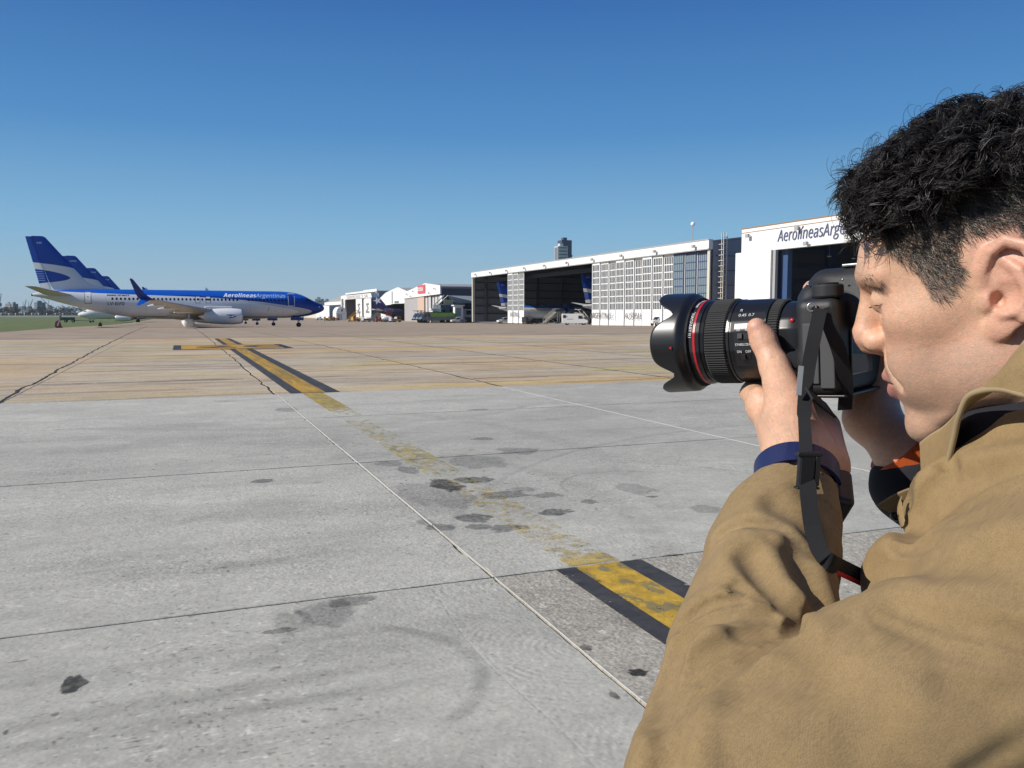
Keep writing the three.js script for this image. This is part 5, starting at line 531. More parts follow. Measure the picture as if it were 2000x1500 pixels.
function headSDF(f, l, u) { // head frame; metres
  const L = Math.abs(l);
  let d = ell(f, l, u, -.010, 0, .044, .0985, .0765, .090);
  // face: forward part of a superelliptic column, cut along the jaw line
  { const A = f > 0 ? faceP(u) : .07, b = faceB(u), p = u > .03 ? 2.4 : u > -.03 ? 2.05 + (u + .03) / .06 * .35 : 2.02, q = Math.pow(Math.pow(Math.abs(f) / A, p) + Math.pow(L / b, p), 1 / p); let c = (q - 1) * Math.min(A, b) * .85; const ex = Math.max(u - .1, -.124 - u); c = smax(c, ex, .01); const jaw = (-.632 * (f - .066) - .775 * (u + .118)); c = smax(c, jaw, .016); d = smin(d, c, .022); }
  d = smin(d, ell(f, L, u, .050, .046, -.006, .030, .0215, .020), .022);          // cheekbone
  d = smin(d, ell(f, L, u, .060, .030, -.044, .026, .024, .028), .02);          // cheek
  d = smin(d, ell(f, L, u, .010, .050, -.056, .024, .015, .022), .025);          // jaw angle
  d = smin(d, ell(f, l, u, .0735, 0, -.1005, .0165, .021, .0165), .016);         // chin
  d = smax(d, -ell(f, L, u, .106, .034, .0165, .016, .018, .0125), .014);        // eye socket
  d = smin(d, cone(f, L, u, [.0955, .010, .0405], [.078, .050, .036], .0075, .0065), .012);   // brow
  d = smin(d, ell(f, L, u, .0790, .0335, .0155, .0145, .0155, .0125), .004);     // lid over the eye
  d = smax(d, -cone(f, L, u, [.0945, .022, .0128], [.0805, .0485, .0118], .0011, .0008), .002);   // lid slit
  d = smax(d, -cone(f, L, u, [.090, .020, .004], [.079, .042, .002], .0015, .001), .008);       // under the eye
  d = smin(d, cone(f, l, u, [.0965, 0, .0290], [.1095, 0, -.0060], .0078, .0105), .010);        // nose bridge
  d = smin(d, ell(f, l, u, .1095, 0, -.0135, .0118, .0105, .0108), .008);
  d = smin(d, ell(f, L, u, .1010, .0115, -.0185, .0105, .0068, .0092), .005);    // nostril wing
  d = smin(d, cone(f, l, u, [.112, 0, -.022], [.102, 0, -.029], .0055, .004), .004);
  d = smax(d, -ell(f, L, u, .1030, .0060, -.0312, .0060, .0030, .0042), .002);   // nostril
  d = smax(d, -cone(f, L, u, [.0895, .0185, -.0125], [.0905, .0215, -.026], .0016, .0014), .004);   // round the wing
  d = smax(d, -cone(f, L, u, [.0905, .0225, -.027], [.0845, .037, -.060], .0018, .0010), .010);  // fold beside the mouth
  d = smin(d, cone(f, L, u, [.0990, .003, -.0515], [.0885, .0245, -.0568], .0055, .0022), .006); // lips
  d = smin(d, cone(f, L, u, [.0965, 0, -.0655], [.0875, .0235, -.0605], .0066, .0022), .006);
  d = smax(d, -cone(f, L, u, [.1045, 0, -.0580], [.0905, .0262, -.0583], .0013, .0009), .0025);
  d = smax(d, -ell(f, l, u, .1075, 0, -.040, .004, .004, .008), .006);
  // neck
  d = smin(d, cone(f, l, u, [-.018, 0, -.04], [-.062, 0, -.20], .056, .062), .03);
  // ear
  if (f < .03 && f > -.07 && L > .05) {
    const off = (f + .0) * -.42;                                                   // the ear stands away from the head
    const E = L - off * 1;
    let e = ell(f, E, u, -.016, .0745, .002, .020, .0045, .031);
    e = smin(e, ell(f, E, u, -.002, .0745, -.0265, .0105, .0052, .0105), .006);
    e = smin(e, chain(f, E, u, [[.003, .0745, .004], [.0015, .0790, .018], [-.007, .0815, .031], [-.019, .0825, .0365], [-.031, .0820, .029], [-.0365, .0810, .012], [-.033, .0800, -.008], [-.020, .0790, -.023]], [.0042, .0045, .0046, .0046, .0046, .0044, .0042, .0045]), .003);
    e = smin(e, chain(f, E, u, [[-.014, .0770, .024], [-.023, .0795, .012], [-.025, .0800, -.004], [-.016, .0795, -.017], [-.006, .0785, -.0175]], [.003, .0046, .0046, .0046, .0035]), .004);
    e = smax(e, -ell(f, E, u, -.0105, .0840, -.004, .0105, .0090, .0115), .004);  // concha
    e = smin(e, ell(f, E, u, .0035, .0765, -.005, .0055, .0048, .0075), .004);     // tragus
    d = smin(d, e, .006);
    d = smax(d, -ell(f, L, u, -.0050, .0780, -.0060, .0042, .0065, .0060), .004);   // ear canal
  }
  return d;
}
const headW = (x, y, z) => { const q = toHead(x, y, z); return headSDF(q[0], q[1], q[2]); };
// ---- limbs, world frame
const neckB = [.497, 1.4665, -.661], Fb = [-.75, 0, -.66], Lb = [-.66, 0, .75];
const along = (p, f, l, u) => [p[0] + Fb[0] * f + Lb[0] * l, p[1] + u, p[2] + Fb[2] * f + Lb[2] * l];
const SL = A3(2170, 1222, .505), EL = A3(1440, 1566, .488), WL = A3(1563, 945, .69), SR = along(neckB, 0, -.175, -.06), ER = [.570, 1.30, -.860], WR = A3(1772, 890, .845);
const A3H = (x, y, d) => A3(x, y, d + Math.max(0, d - .70) * .27);
const HLp = { // left hand: joints seen from the lens side
  thumb: [A3H(1556, 880, .715), A3H(1540, 800, .752), A3H(1513, 716, .790), A3H(1491, 664, .800), A3H(1478, 640, .801)], thumbR: [.019, .0205, .0138, .0122, .0098],
  idx: A3H(1487, 788, .812), mid: A3H(1523, 792, .835), rng: A3H(1562, 800, .845), pky: A3H(1602, 815, .838)
};
const CP = [.3106, 1.5743, -.8542], cyaw = .91066, cpit = .055, CF = V3(-Math.sin(cyaw) * Math.cos(cpit), -Math.sin(cpit), -Math.cos(cyaw) * Math.cos(cpit)), CL = V3(-Math.cos(cyaw), 0, Math.sin(cyaw)), CU = CF.clone().cross(CL).negate();
if (CU.y < 0) CU.negate();
const camP = (f, l, u) => [CP[0] + CF.x * f + CL.x * l + CU.x * u, CP[1] + CF.y * f + CL.y * l + CU.y * u, CP[2] + CF.z * f + CL.z * l + CU.z * u];
const fingersL = [[.071, .0125], [.053, .013], [.035, .0125], [.019, .0112]].map(([f, r], k) => ({ pts: [[HLp.idx, HLp.mid, HLp.rng, HLp.pky][k], camP(f, -.004 - .002 * k, -.057), camP(f + .004, -.038, -.042), camP(f + .008, -.055, -.012)], rs: [r + .002, r, r - .001, r - .003] }));
const fingersR = [[.012, .052], [.006, .03], [-.002, .008], [-.008, -.012]].map(([f, u], k) => ({ pts: [camP(-.045, -.112, u - .01), camP(.012, -.120, u), camP(.034, -.098, u + .002), camP(.02, -.078, u)], rs: [.0125, .0115, .0105, .0085] }));
function leftHand(x, y, z) {
  let d = cone(x, y, z, A3H(1557, 925, .70), A3H(1552, 985, .682), .027, .0265);
  d = smin(d, cone(x, y, z, A3H(1548, 900, .712), A3H(1497, 800, .806), .0225, .0150), .02);      // back of the hand to the index knuckle
  d = smin(d, cone(x, y, z, A3H(1568, 890, .722), A3H(1535, 805, .818), .024, .017), .02);
  d = smin(d, cone(x, y, z, A3H(1595, 905, .730), A3H(1580, 815, .822), .022, .0165), .02);
  d = smin(d, cone(x, y, z, A3H(1605, 915, .725), A3H(1612, 835, .812), .0215, .015), .016);      // heel of the hand
  d = smin(d, chain(x, y, z, HLp.thumb, HLp.thumbR, .006), .016);
  d = smin(d, ell(x, y, z, ...A3H(1478, 786, .800), .0105, .0150, .0140), .014);                  // knuckle
  for (const t of fingersL) d = smin(d, chain(x, y, z, t.pts, t.rs, .003), .006);
  d = smin(d, cone(x, y, z, A3H(1497, 815, .793), A3H(1530, 915, .700), .0030, .0025), .010);      // tendon
  { const c = A3H(1474, 627, .7905); d = smax(d, -ell(x, y, z, c[0], c[1], c[2], .0088, .0100, .0030), .0025); }   // bed of the thumb nail
  for (const [a, b] of [[[1484, 697, .781], [1512, 690, .781]], [[1487, 703, .780], [1514, 697, .780]]]) d = smax(d, -cone(x, y, z, A3H(...a), A3H(...b), .0011, .0009), .003);   // knuckle creases
  return d;
}
function rightHand(x, y, z) {
  let d = cone(x, y, z, WR, A3(1700, 815, .885), .026, .0225); d = smin(d, cone(x, y, z, A3(1700, 815, .885), camP(-.04, -.105, .0), .025, .021), .02); d = smin(d, cone(x, y, z, camP(-.035, -.1, -.03), camP(-.04, -.108, .035), .02, .018), .02);
  for (const t of fingersR) d = smin(d, chain(x, y, z, t.pts, t.rs, .003), .006); d = smin(d, chain(x, y, z, [camP(-.05, -.09, -.01), camP(-.058, -.062, .012), camP(-.055, -.045, .026)], [.015, .0115, .009], .004), .01); d = smin(d, cone(x, y, z, WR, ER, .028, .04), .02); return d;
}
const BASE = V3(.56, 0, -.66);
const person = thing('person', 'man in a tan jacket with curly black hair, looking through a camera', 'person', BASE, 0);
const shift = (g) => g.translate(-BASE.x, -BASE.y, -BASE.z);
const skinTone = (f, l, u, q, x, y, z) => { // f,l,u in the head frame or null for the limbs
  const n = n3(x * 90, y * 90, z * 90) - .5, m = n3(x * 320, y * 320, z * 320) - .5, w = n3(x * 28 + 7, y * 28, z * 28) - .5; let r = .65 + .06 * w + .055 * n + .05 * m, g = .40 + .035 * w + .05 * n + .05 * m, b = .262 + .02 * w + .035 * n + .04 * m;
  const mixc = (t, R_, G_, B_) => { r = lerp(r, R_, t); g = lerp(g, G_, t); b = lerp(b, B_, t); };
  if (f !== null) { const L = Math.abs(l), bl = (cf, cl, cu, s) => Math.exp(-((f - cf) ** 2 + (L - cl) ** 2 + (u - cu) ** 2) / (s * s));
    mixc(.5 * bl(.118, 0, -.012, .016), .68, .36, .29); mixc(.22 * bl(.078, .04, -.015, .03), .66, .36, .27); mixc(.28 * bl(.03, .06, -.045, .035), .64, .36, .27);
    if (f < .006 && L > .066) mixc(.5 * ss(.068, .078, L), .66, .34, .26);
    const beard = ss(-.022, -.045, u + .10 * Math.max(0, .05 - f)) * ss(-.135, -.118, u) * ss(-.03, .02, f); mixc(beard * (.34 + .5 * Math.max(0, n3(x * 800, y * 800, z * 800) - .55)), .36, .29, .24);   // stubble
    mixc(.75 * ss(.0075, .004, Math.abs(u + .0515) + Math.max(0, .085 - f) * .9) * ss(.03, .024, L), .46, .21, .19); mixc(.85 * ss(.0085, .0045, Math.abs(u + .0655) + Math.max(0, .085 - f) * .9) * ss(.028, .022, L), .50, .20, .18);   // lips
    for (const [cf, cl, cu, s, k] of [[.0645, .0570, .0222, .0036, 1], [.0234, .0680, -.031, .0016, .8], [.0110, .0700, -.0175, .0013, .7], [.0640, .047, -.034, .0009, .5], [.055, .053, -.050, .0008, .5], [.043, .060, -.062, .0009, .5], [.083, .040, -.002, .0008, .4]]) mixc(k * ss(s, s * .55, Math.hypot(f - cf, l - cl, u - cu)), .10, .060, .05);   // moles
    const hair = hairMask(f, l, u); mixc(hair * (.62 + .33 * ss(.045, .08, u)), .045, .036, .03);
  } else { const k = n3(x * 60 + 3, y * 60, z * 60); mixc(.25 * ss(.5, .8, k), .56, .30, .22); }
  q[0] = r; q[1] = g; q[2] = b;
};
// hair grows above this outline (head frame): 0 skin .. 1 hair
function hairMask(f, l, u) {
  const L = Math.abs(l); if (L > .0785 && f > -.045 && u < .045) return 0;
  let m = ss(-.006, .006, u - tabL([[-.12, -.075], [-.06, -.045], [-.04, -.02], [-.034, .03], [-.02, .0425], [.0, .034], [.012, .020], [.020, .0085], [.030, .0005], [.040, .004], [.0435, .02], [.050, .034], [.060, .0425], [.0665, .052], [.068, .085], [.0705, .0995], [.082, .095], [.10, .088], [.12, .07]], f + Math.max(0, .045 - L) * .12) + (n3(f * 300, l * 300, u * 300) - .5) * .006);
  return m;
}
{ // skin: head and hands fine, the covered rest coarser, one mesh
  const lo = [1e9, 1e9, 1e9], hi = [-1e9, -1e9, -1e9]; for (const f of [-.125, .135]) for (const l of [-.115, .115]) for (const u of [-.19, .15]) { const p = fromHead(f, l, u); for (let k = 0; k < 3; k++) { lo[k] = Math.min(lo[k], p[k]); hi[k] = Math.max(hi[k], p[k]); } }
  const head = netMesh(headW, lo, hi, .0021); paintVerts(head, (x, y, z, q) => { const [f, l, u] = toHead(x, y, z); skinTone(f, l, u, q, x, y, z); });
  const hl = netMesh(leftHand, [.17, 1.40, -.96], [.37, 1.625, -.64], .0022); paintVerts(hl, (x, y, z, q) => { skinTone(null, 0, 0, q, x, y, z); const c = A3H(1474, 627, .7905), dn = Math.hypot((x - c[0]) / .0090, (y - c[1]) / .0102, (z - c[2]) / .006); const t = ss(1.08, .9, dn); q[0] = lerp(q[0], .70, t); q[1] = lerp(q[1], .44, t); q[2] = lerp(q[2], .40, t); const v = A3H(1478, 640, .80), tip = Math.exp(-((x - v[0]) ** 2 + (y - v[1]) ** 2 + (z - v[2]) ** 2) / .0009); q[1] -= .03 * tip; q[2] -= .01 * tip; });
  const hr = netMesh(rightHand, [.24, 1.22, -1.06], [.66, 1.66, -.76], .0034); paintVerts(hr, (x, y, z, q) => skinTone(null, 0, 0, q, x, y, z));
  const rest = netMesh((x, y, z) => { let d = cone(x, y, z, neckB, along(neckB, .02, 0, -.5), .06, .12); d = smin(d, cone(x, y, z, SL, SR, .05, .05), .04); d = smin(d, chain(x, y, z, [SL, EL, A3(1474, 1225, .602), A3(1506, 1085, .652), A3(1560, 985, .676)], [.045, .034, .026, .022, .02]), .02); d = smin(d, chain(x, y, z, [SR, ER], [.045, .038]), .02); for (const s of [-1, 1]) d = smin(d, chain(x, y, z, [along([BASE.x, .92, BASE.z], 0, .09 * s, 0), along([BASE.x, .5, BASE.z], .02, .1 * s, 0), along([BASE.x, .08, BASE.z], -.02, .11 * s, 0)], [.08, .055, .035]), .03); return d; }, [.05, .02, -1.05], [.85, 1.55, -.35], .016); paintVerts(rest, (x, y, z, q) => skinTone(null, 0, 0, q, x, y, z));
  const g = join([head, hl, hr, rest]); uvBy(g, (x, y, z) => { const a = toHead(x, y, z); return [a[0] * 18 + a[1] * 7, a[2] * 18 + a[1] * 5]; });
  const wrapN = (i, j, n, s) => { const x = i / 512 * n, y = j / 512 * n, a = Math.floor(x), b = Math.floor(y), f = ss(0, 1, x - a), g = ss(0, 1, y - b), h = (p, q) => h3(p % n, q % n, s); return lerp(lerp(h(a, b), h(a + 1, b), f), lerp(h(a, b + 1), h(a + 1, b + 1), f), g); };
  const pore = dataTex(512, 512, (i, j, q) => { q[0] = q[1] = q[2] = .5 * wrapN(i, j, 64, 1) + .3 * wrapN(i, j, 128, 2) + .2 * wrapN(i, j, 32, 3); });
  const blotch = dataTex(512, 512, (i, j, q) => { const a = wrapN(i, j, 20, 4) - .5, b = wrapN(i, j, 48, 5) - .5, c = wrapN(i, j, 110, 6) - .5, k = .94 + .07 * a + .07 * b + .08 * c; q[0] = k + .02; q[1] = k - .05 * a - .03 * b; q[2] = k - .05 * a - .05 * b; }, { color: true });
  mesh('body', shift(g), new THREE.MeshPhysicalMaterial({ vertexColors: true, roughness: .5, map: blotch, bumpMap: pore, bumpScale: .00018, sheen: .25, sheenRoughness: .5, sheenColor: lin(.6, .3, .2), side: THREE.DoubleSide }), person);
}
{ // ---------------------------------------------------------------- hair: curly dark top, cropped greying sides, brow
  const r = mulberry(77), norm = (f, l, u) => { const e = .001, a = headSDF(f + e, l, u) - headSDF(f - e, l, u), b = headSDF(f, l + e, u) - headSDF(f, l - e, u), c = headSDF(f, l, u + e) - headSDF(f, l, u - e), q = Math.hypot(a, b, c) || 1; return [a / q, b / q, c / q]; };
  const onScalp = (dir) => { let t = .2; const o = [-.005, 0, .04]; for (let k = 0; k < 60; k++) { const d = headSDF(o[0] + dir[0] * t, o[1] + dir[1] * t, o[2] + dir[2] * t); t -= d * .7; if (Math.abs(d) < 2e-4) break; } return [o[0] + dir[0] * t, o[1] + dir[1] * t, o[2] + dir[2] * t]; };
  const dirR = () => { const z = r() * 2 - 1, a = r() * 6.2832, s = Math.sqrt(1 - z * z); return [s * Math.cos(a), s * Math.sin(a), z]; };
  const topness = (f, l, u) => ss(.066, .088, u + .18 * Math.max(0, .02 - Math.abs(l)) - .12 * Math.max(0, -.02 - f));   // 1 on the curly crown
  const strands = [], side = [], tmp = V3();
  // guide curls on the crown
  const guides = []; let tries = 0; while (guides.length < 900 && tries++ < 30000) { const d = dirR(); if (d[2] < .1) continue; const p = onScalp(d); if (hairMask(...p) < .5 || topness(...p) < r() || p[2] < .06) continue; const n = norm(...p); const len = lerp(.034, .066, r()) * (p[0] > .05 ? 1.0 : 1) * (p[0] < -.03 ? .8 : 1); const ph = r() * 6.28, fr = lerp(55, 120, r()), am = lerp(.004, .010, r());
    // springs that lean forward and outwards, kept inside a shell round the skull
    const pts = [], seg = 15, lim = lerp(.020, .034, ss(.06, .12, p[2])) * (.75 + .35 * n3(p[0] * 38, p[1] * 38, p[2] * 38)) - (p[0] > .045 ? .009 : 0), rad = lerp(.003, .0075, r()), turns = lerp(1.0, 2.2, r()), hand = r() < .5 ? 1 : -1; let q = [...p], dir = [n[0] * .75 + .25, n[1] * .75 + .2 * (r() - .5), n[2] * .75]; const sweep = [.40 + .5 * (r() - .5), .5 * (r() - .5) + .25 * Math.sign(p[1]) * ss(.03, .06, Math.abs(p[1])), -.30];
    for (let k = 0; k <= seg; k++) { const t = k / seg, m = Math.hypot(...dir) || 1, d0 = [dir[0] / m, dir[1] / m, dir[2] / m]; let a = [d0[1], -d0[0], 0]; const am_ = Math.hypot(...a) || 1; a = a.map(c => c / am_); const b = [d0[1] * a[2] - d0[2] * a[1], d0[2] * a[0] - d0[0] * a[2], d0[0] * a[1] - d0[1] * a[0]], w = rad * Math.min(1, t * 2.2), an = ph + hand * turns * 6.283 * t; pts.push([0, 1, 2].map(c => q[c] + w * (a[c] * Math.cos(an) + b[c] * Math.sin(an)) - rad * .0)); for (let c = 0; c < 3; c++) { q[c] += d0[c] * len * .85 / seg; dir[c] = lerp(d0[c], sweep[c], .16); } const dd = headSDF(...q), nn = norm(...q); if (dd < .006) for (let c = 0; c < 3; c++) q[c] += nn[c] * (.006 - dd); else if (dd > lim) for (let c = 0; c < 3; c++) { q[c] -= nn[c] * (dd - lim); dir[c] -= nn[c] * .5; } }
    guides.push({ p, pts }); }
  // the forelock hangs over the brow
  for (let k = 0; k < 46; k++) { const l = (r() - .45) * .075, p = onScalp([.75 - Math.abs(l) * 2.5, l * 9, .62 + .25 * (r() - .5)]); const pts = [], len = lerp(.035, .062, r()), a0 = 1.15 + .7 * r(), sp = lerp(40, 62, r()), sgn = r() < .8 ? -1 : 1; let ang = a0, q = [...p]; for (let s = 0; s <= 11; s++) { pts.push([...q]); const st = len / 11; q[0] += Math.cos(ang) * st; q[2] += Math.sin(ang) * st; q[1] += (r() - .5) * .002; ang -= sp * st * (sgn < 0 ? 1 : .55); const dd = headSDF(...q); if (dd < .003) { const nn = norm(...q); for (let c = 0; c < 3; c++) q[c] += nn[c] * (.003 - dd); } } guides.push({ p, pts, lock: true }); }
  for (let k = 0; k < 5; k++) { const p = onScalp([-.45 - .06 * k, .2 + .1 * r(), .85]), pts = []; let q = [...p]; for (let s = 0; s <= 11; s++) { pts.push([...q]); q[0] += -.0008 - .0008 * r(); q[1] += .0004 * (k - 2); q[2] += .0038; } guides.push({ p, pts, lock: true }); }   // tuft at the crown
  for (const g of guides) { const n = g.lock ? 14 : 13; for (let k = 0; k < n; k++) { const o = [(r() - .5) * .0085, (r() - .5) * .0085, (r() - .5) * .0085], sp = .5 + r() * .9, cut = g.pts.length - 1 - Math.floor(r() * 4), ph = r() * 6.28; const p = g.pts.slice(0, cut + 1).map((q, i) => { const t = i / g.pts.length, w = sp * (1 - .5 * t), e = .0016 * t * Math.sin(ph + i * .9); return hV(q[0] + o[0] * w + e, q[1] + o[1] * w + e * Math.cos(ph), q[2] + o[2] * w - e); }); const v = .010 + .012 * r(), wht = r() < .03 ? .12 : 0; strands.push({ p, r: .00026 + .0002 * r(), c: [v * 1.15 + wht, v * .98 + wht, v * .9 + wht] }); } }
  for (let k = 0; k < 260; k++) { const g = guides[Math.floor(r() * guides.length)]; if (g.p[0] < -.02 && r() < .5) continue; const n = norm(...g.p), R0 = lerp(.004, .011, r()), tr = lerp(.5, 1.4, r()) * 6.28, ph = r() * 6.28, base = g.pts[Math.floor(g.pts.length * .6)], out = lerp(.004, .016, r()), pts = []; for (let i = 0; i <= 12; i++) { const t = i / 12, an = ph + tr * t; pts.push(hV(base[0] + n[0] * out * t + R0 * (Math.cos(an) - Math.cos(ph)) + .006 * t, base[1] + n[1] * out * t + R0 * .7 * (Math.sin(an * .8) - Math.sin(ph * .8)), base[2] + n[2] * out * t + R0 * (Math.sin(an) - Math.sin(ph)))); } strands.push({ p: pts, r: .00022, c: [.016, .013, .012] }); }   // stray curls
  // cropped sides and nape
  tries = 0; while (side.length < 17000 && tries++ < 140000) { const d = dirR(); if (d[1] < -.2 && r() < .7) continue; const p = onScalp(d); if (hairMask(...p) < .5 || (hairMask(p[0], p[1], p[2] - .011) < .5 && r() < .55)) continue; const tp = topness(...p); if (tp > .9) continue; const n = norm(...p), len = lerp(.0045, .0105, r()) * (1 + 2 * tp) * (p[2] < .03 ? .75 : 1); const lay = [-.5 + .95 * (r() - .5), .5 * (r() - .5), -.6 + .95 * (r() - .5)], dot = lay[0] * n[0] + lay[1] * n[1] + lay[2] * n[2]; const dir = lay.map((c, i) => c - dot * n[i] + n[i] * (.34 + .2 * r())); const m = Math.hypot(...dir), pts = []; for (let s = 0; s < 4; s++) { const t = s / 3; pts.push(hV(p[0] + (dir[0] / m - n[0] * .22 * t) * len * t, p[1] + (dir[1] / m - n[1] * .22 * t) * len * t, p[2] + (dir[2] / m - n[2] * .22 * t) * len * t)); }
    const grey = ss(.08, .0, p[2]) * .55 + .3 * n3(p[0] * 130, p[1] * 130, p[2] * 130), w = r() < grey * .8 ? lerp(.22, .46, r()) : lerp(.03, .09, r()); side.push({ p: pts, r: .00014 + .00008 * r(), c: [w, w * .9, w * .8] }); }
  const hm = new THREE.MeshPhysicalMaterial({ vertexColors: true, roughness: .42, side: THREE.DoubleSide, specularIntensity: .7 });
  const top = mesh('hair', shift(strandGeo(strands)), hm, person); top.userData.label = 'curly black hair on the crown'; const sd = mesh('cropped_hair', shift(strandGeo(side)), hm, person); sd.userData.label = 'short greying hair at the temple and sideburn';
  const brow = []; for (let k = 0; k < 420; k++) { const s = r() < .85 ? 1 : -1, t = r(), f0 = lerp(.1005, .077, t), l0 = lerp(.010, .052, t), u0 = lerp(.0415, .0335, t * t) + (r() - .5) * .009 * (1 - .5 * t); const dir = [f0, l0 * s, u0], e = headSDF(f0, l0 * s, u0), n = norm(f0, l0 * s, u0); const p = [f0 - n[0] * e, l0 * s - n[1] * e, u0 - n[2] * e], dr = [-.35 - .2 * r(), .75 * s, .3 - .9 * t + .5 * (r() - .5)], len = .006 + .004 * r(), pts = []; for (let q = 0; q < 4; q++) { const w = q / 3; pts.push(hV(p[0] + (dr[0] * w + n[0] * (.25 * w + .04)) * len, p[1] + (dr[1] * w + n[1] * (.25 * w + .04)) * len, p[2] + (dr[2] * w + n[2] * .2 * w) * len)); } const v = .02 + .03 * r(); brow.push({ p: pts, r: .00014, c: [v * 1.1, v * .9, v * .75] }); }
  for (let k = 0; k < 60; k++) { const t = r(), f0 = lerp(.0935, .0815, t), l0 = lerp(.026, .048, t), u0 = .0128, pts = []; for (let q = 0; q < 4; q++) { const w = q / 3; pts.push(hV(f0 + .004 * w, l0 + .004 * w * (t + .2), u0 - .0035 * w + .0035 * w * w)); } brow.push({ p: pts, r: .00022, c: [.012, .01, .01] }); }
  mesh('eyebrow', shift(strandGeo(brow)), hm, person).userData.kind = 'stuff';
}
// ---------------------------------------------------------------- jacket, trousers, shoes
const toTorso = (x, y, z) => { const a = x - neckB[0], c = z - neckB[2]; return [Fb[0] * a + Fb[2] * c, Lb[0] * a + Lb[2] * c, y - neckB[1]]; };
const foreDir = (() => { const a = V3(...EL), b = V3(...WL); return b.sub(a).normalize(); })();
const uaBulge = A3(1800, 1140, .605), chestL = A3(1868, 1005, .66);
function sleeveUpper(x, y, z) { let d = cone(x, y, z, SL, EL, .0815, .0715); d = smin(d, cone(x, y, z, uaBulge, SL, .040, .079), .03); return d; }
function sleeveFore(x, y, z) { // baggy at the elbow, cut at the cuff, hollow at its end
  let d = chain(x, y, z, [EL, A3(1474, 1225, .602), A3(1506, 1085, .652), A3(1530, 1020, .672), A3(1563, 940, .692)], [.069, .0535, .0455, .0425, .0345], .015);
  const q = (x - WL[0]) * foreDir.x + (y - WL[1]) * foreDir.y + (z - WL[2]) * foreDir.z; d = smax(d, q, .004);
  const inner = cone(x, y, z, A3(1540, 1010, .675), A3(1566, 930, .697), .0265, .0268); return smax(d, -inner, .003);
}
function torso(x, y, z) {
  const [f, l, u] = toTorso(x, y, z); let d = ell(f, l, u, .022, 0, -.34, .150, .215, .37);
  d = smin(d, cone(x, y, z, along(neckB, .035, .055, -.010), SL, .083, .076), .05); d = smin(d, cone(x, y, z, along(neckB, .02, -.05, -.02), SR, .076, .085), .05);
  d = smin(d, cone(x, y, z, chestL, along(neckB, .06, .05, -.14), .036, .08), .04);
  d = smin(d, cone(x, y, z, along(neckB, -.055, .07, -.035), along(neckB, -.055, -.07, -.035), .062, .062), .05);
  d = smax(d, -cone(x, y, z, along(neckB, .0, 0, -.08), along(neckB, .06, 0, .16), .055, .090), .02);   // neck opening
  return smax(d, .845 - y, .01);
}
function jacketBase(x, y, z) { let d = torso(x, y, z); d = smin(d, sleeveUpper(x, y, z), .028); d = smin(d, sleeveFore(x, y, z), .006); let e = cone(x, y, z, SR, ER, .09, .078); e = smin(e, cone(x, y, z, ER, [.47, 1.40, -.872], .072, .058), .02); return smin(d, e, .03); }
const hitOn = (f, px, py, from = .42, to = 1.1) => { const o = camera.position, p = at(px, py, 1).sub(o); let t = from; for (let k = 0; k < 200; k++) { const x = o.x + p.x * t, y = o.y + p.y * t, z = o.z + p.z * t, d = f(x, y, z); if (d < .0004) return [x, y, z]; t += Math.max(.0008, d * .7); if (t > to) return null; } return null; };
const creases = [ // seen line, half width, depth, ridge
  [[[1592, 1206], [1520, 1247], [1450, 1284], [1392, 1314], [1345, 1352], [1320, 1400]], .0070, .0125, .004], [[[1330, 1225], [1385, 1185], [1450, 1172]], .006, .006, .003],
  [[[1285, 1400], [1302, 1330], [1328, 1262], [1372, 1217], [1440, 1197], [1500, 1206], [1548, 1236]], .0075, .0085, .005],
  [[[1296, 1440], [1322, 1340], [1368, 1283], [1440, 1256], [1500, 1262]], .0075, .0085, .004], [[[1345, 1318], [1380, 1302], [1425, 1292]], .007, .010, .002], [[[1455, 1238], [1495, 1229], [1535, 1238]], .008, .013, .002],
  [[[1465, 1090], [1490, 1135], [1530, 1180], [1580, 1213]], .008, .007, .004], [[[1560, 1090], [1575, 1140], [1600, 1190]], .009, .008, .004], [[[1440, 1150], [1470, 1165], [1510, 1168]], .007, .004, .002],
  [[[1684, 1158], [1740, 1180], [1830, 1213], [1920, 1234], [2000, 1250], [2080, 1270]], .008, .008, .004], [[[1788, 1040], [1796, 1000], [1815, 968], [1845, 935]], .010, .012, .004], [[[1838, 975], [1880, 942], [1940, 928], [2000, 916]], .010, .011, .005], [[[1850, 905], [1862, 940], [1850, 975]], .007, .008, .003],
  [[[1300, 1495], [1308, 1455], [1325, 1415]], .009, .009, .004], [[[1700, 1110], [1760, 1118], [1840, 1110], [1940, 1090]], .012, .005, .004], [[[1720, 1200], [1850, 1262], [2000, 1310]], .014, .004, .004], [[[1560, 1260], [1620, 1330], [1700, 1400]], .016, .0035, .003], [[[1850, 1330], [1930, 1350], [2000, 1345]], .013, .0035, .003], [[[1700, 1060], [1760, 1072], [1830, 1066]], .009, .004, .003], [[[1520, 985], [1560, 1010], [1590, 1050]], .008, .004, .003], [[[1450, 1330], [1560, 1300], [1680, 1220]], .014, .003, .003]
].map(([l, w, d, r]) => { const pts = l.map(([x, y]) => hitOn(jacketBase, x, y)).filter(Boolean); const c = [0, 1, 2].map(k => pts.reduce((a, p) => a + p[k], 0) / pts.length); return { pts, w, d, r, c, R: Math.max(...pts.map(p => Math.hypot(p[0] - c[0], p[1] - c[1], p[2] - c[2]))) + w * 5 }; }).filter(c => c.pts.length > 1);
const seamLine = [[1404, 1050], [1435, 1032], [1472, 1026], [1512, 1032], [1548, 1052], [1580, 1078], [1612, 1108]], seamPts = seamLine.map(([x, y]) => hitOn(jacketBase, x, y)).filter(Boolean);
const lowLine = [[1880, 1520], [1925, 1487], [1965, 1456], [2010, 1424], [2060, 1390]], seamLow = lowLine.map(([x, y]) => hitOn(jacketBase, x, y)).filter(Boolean);
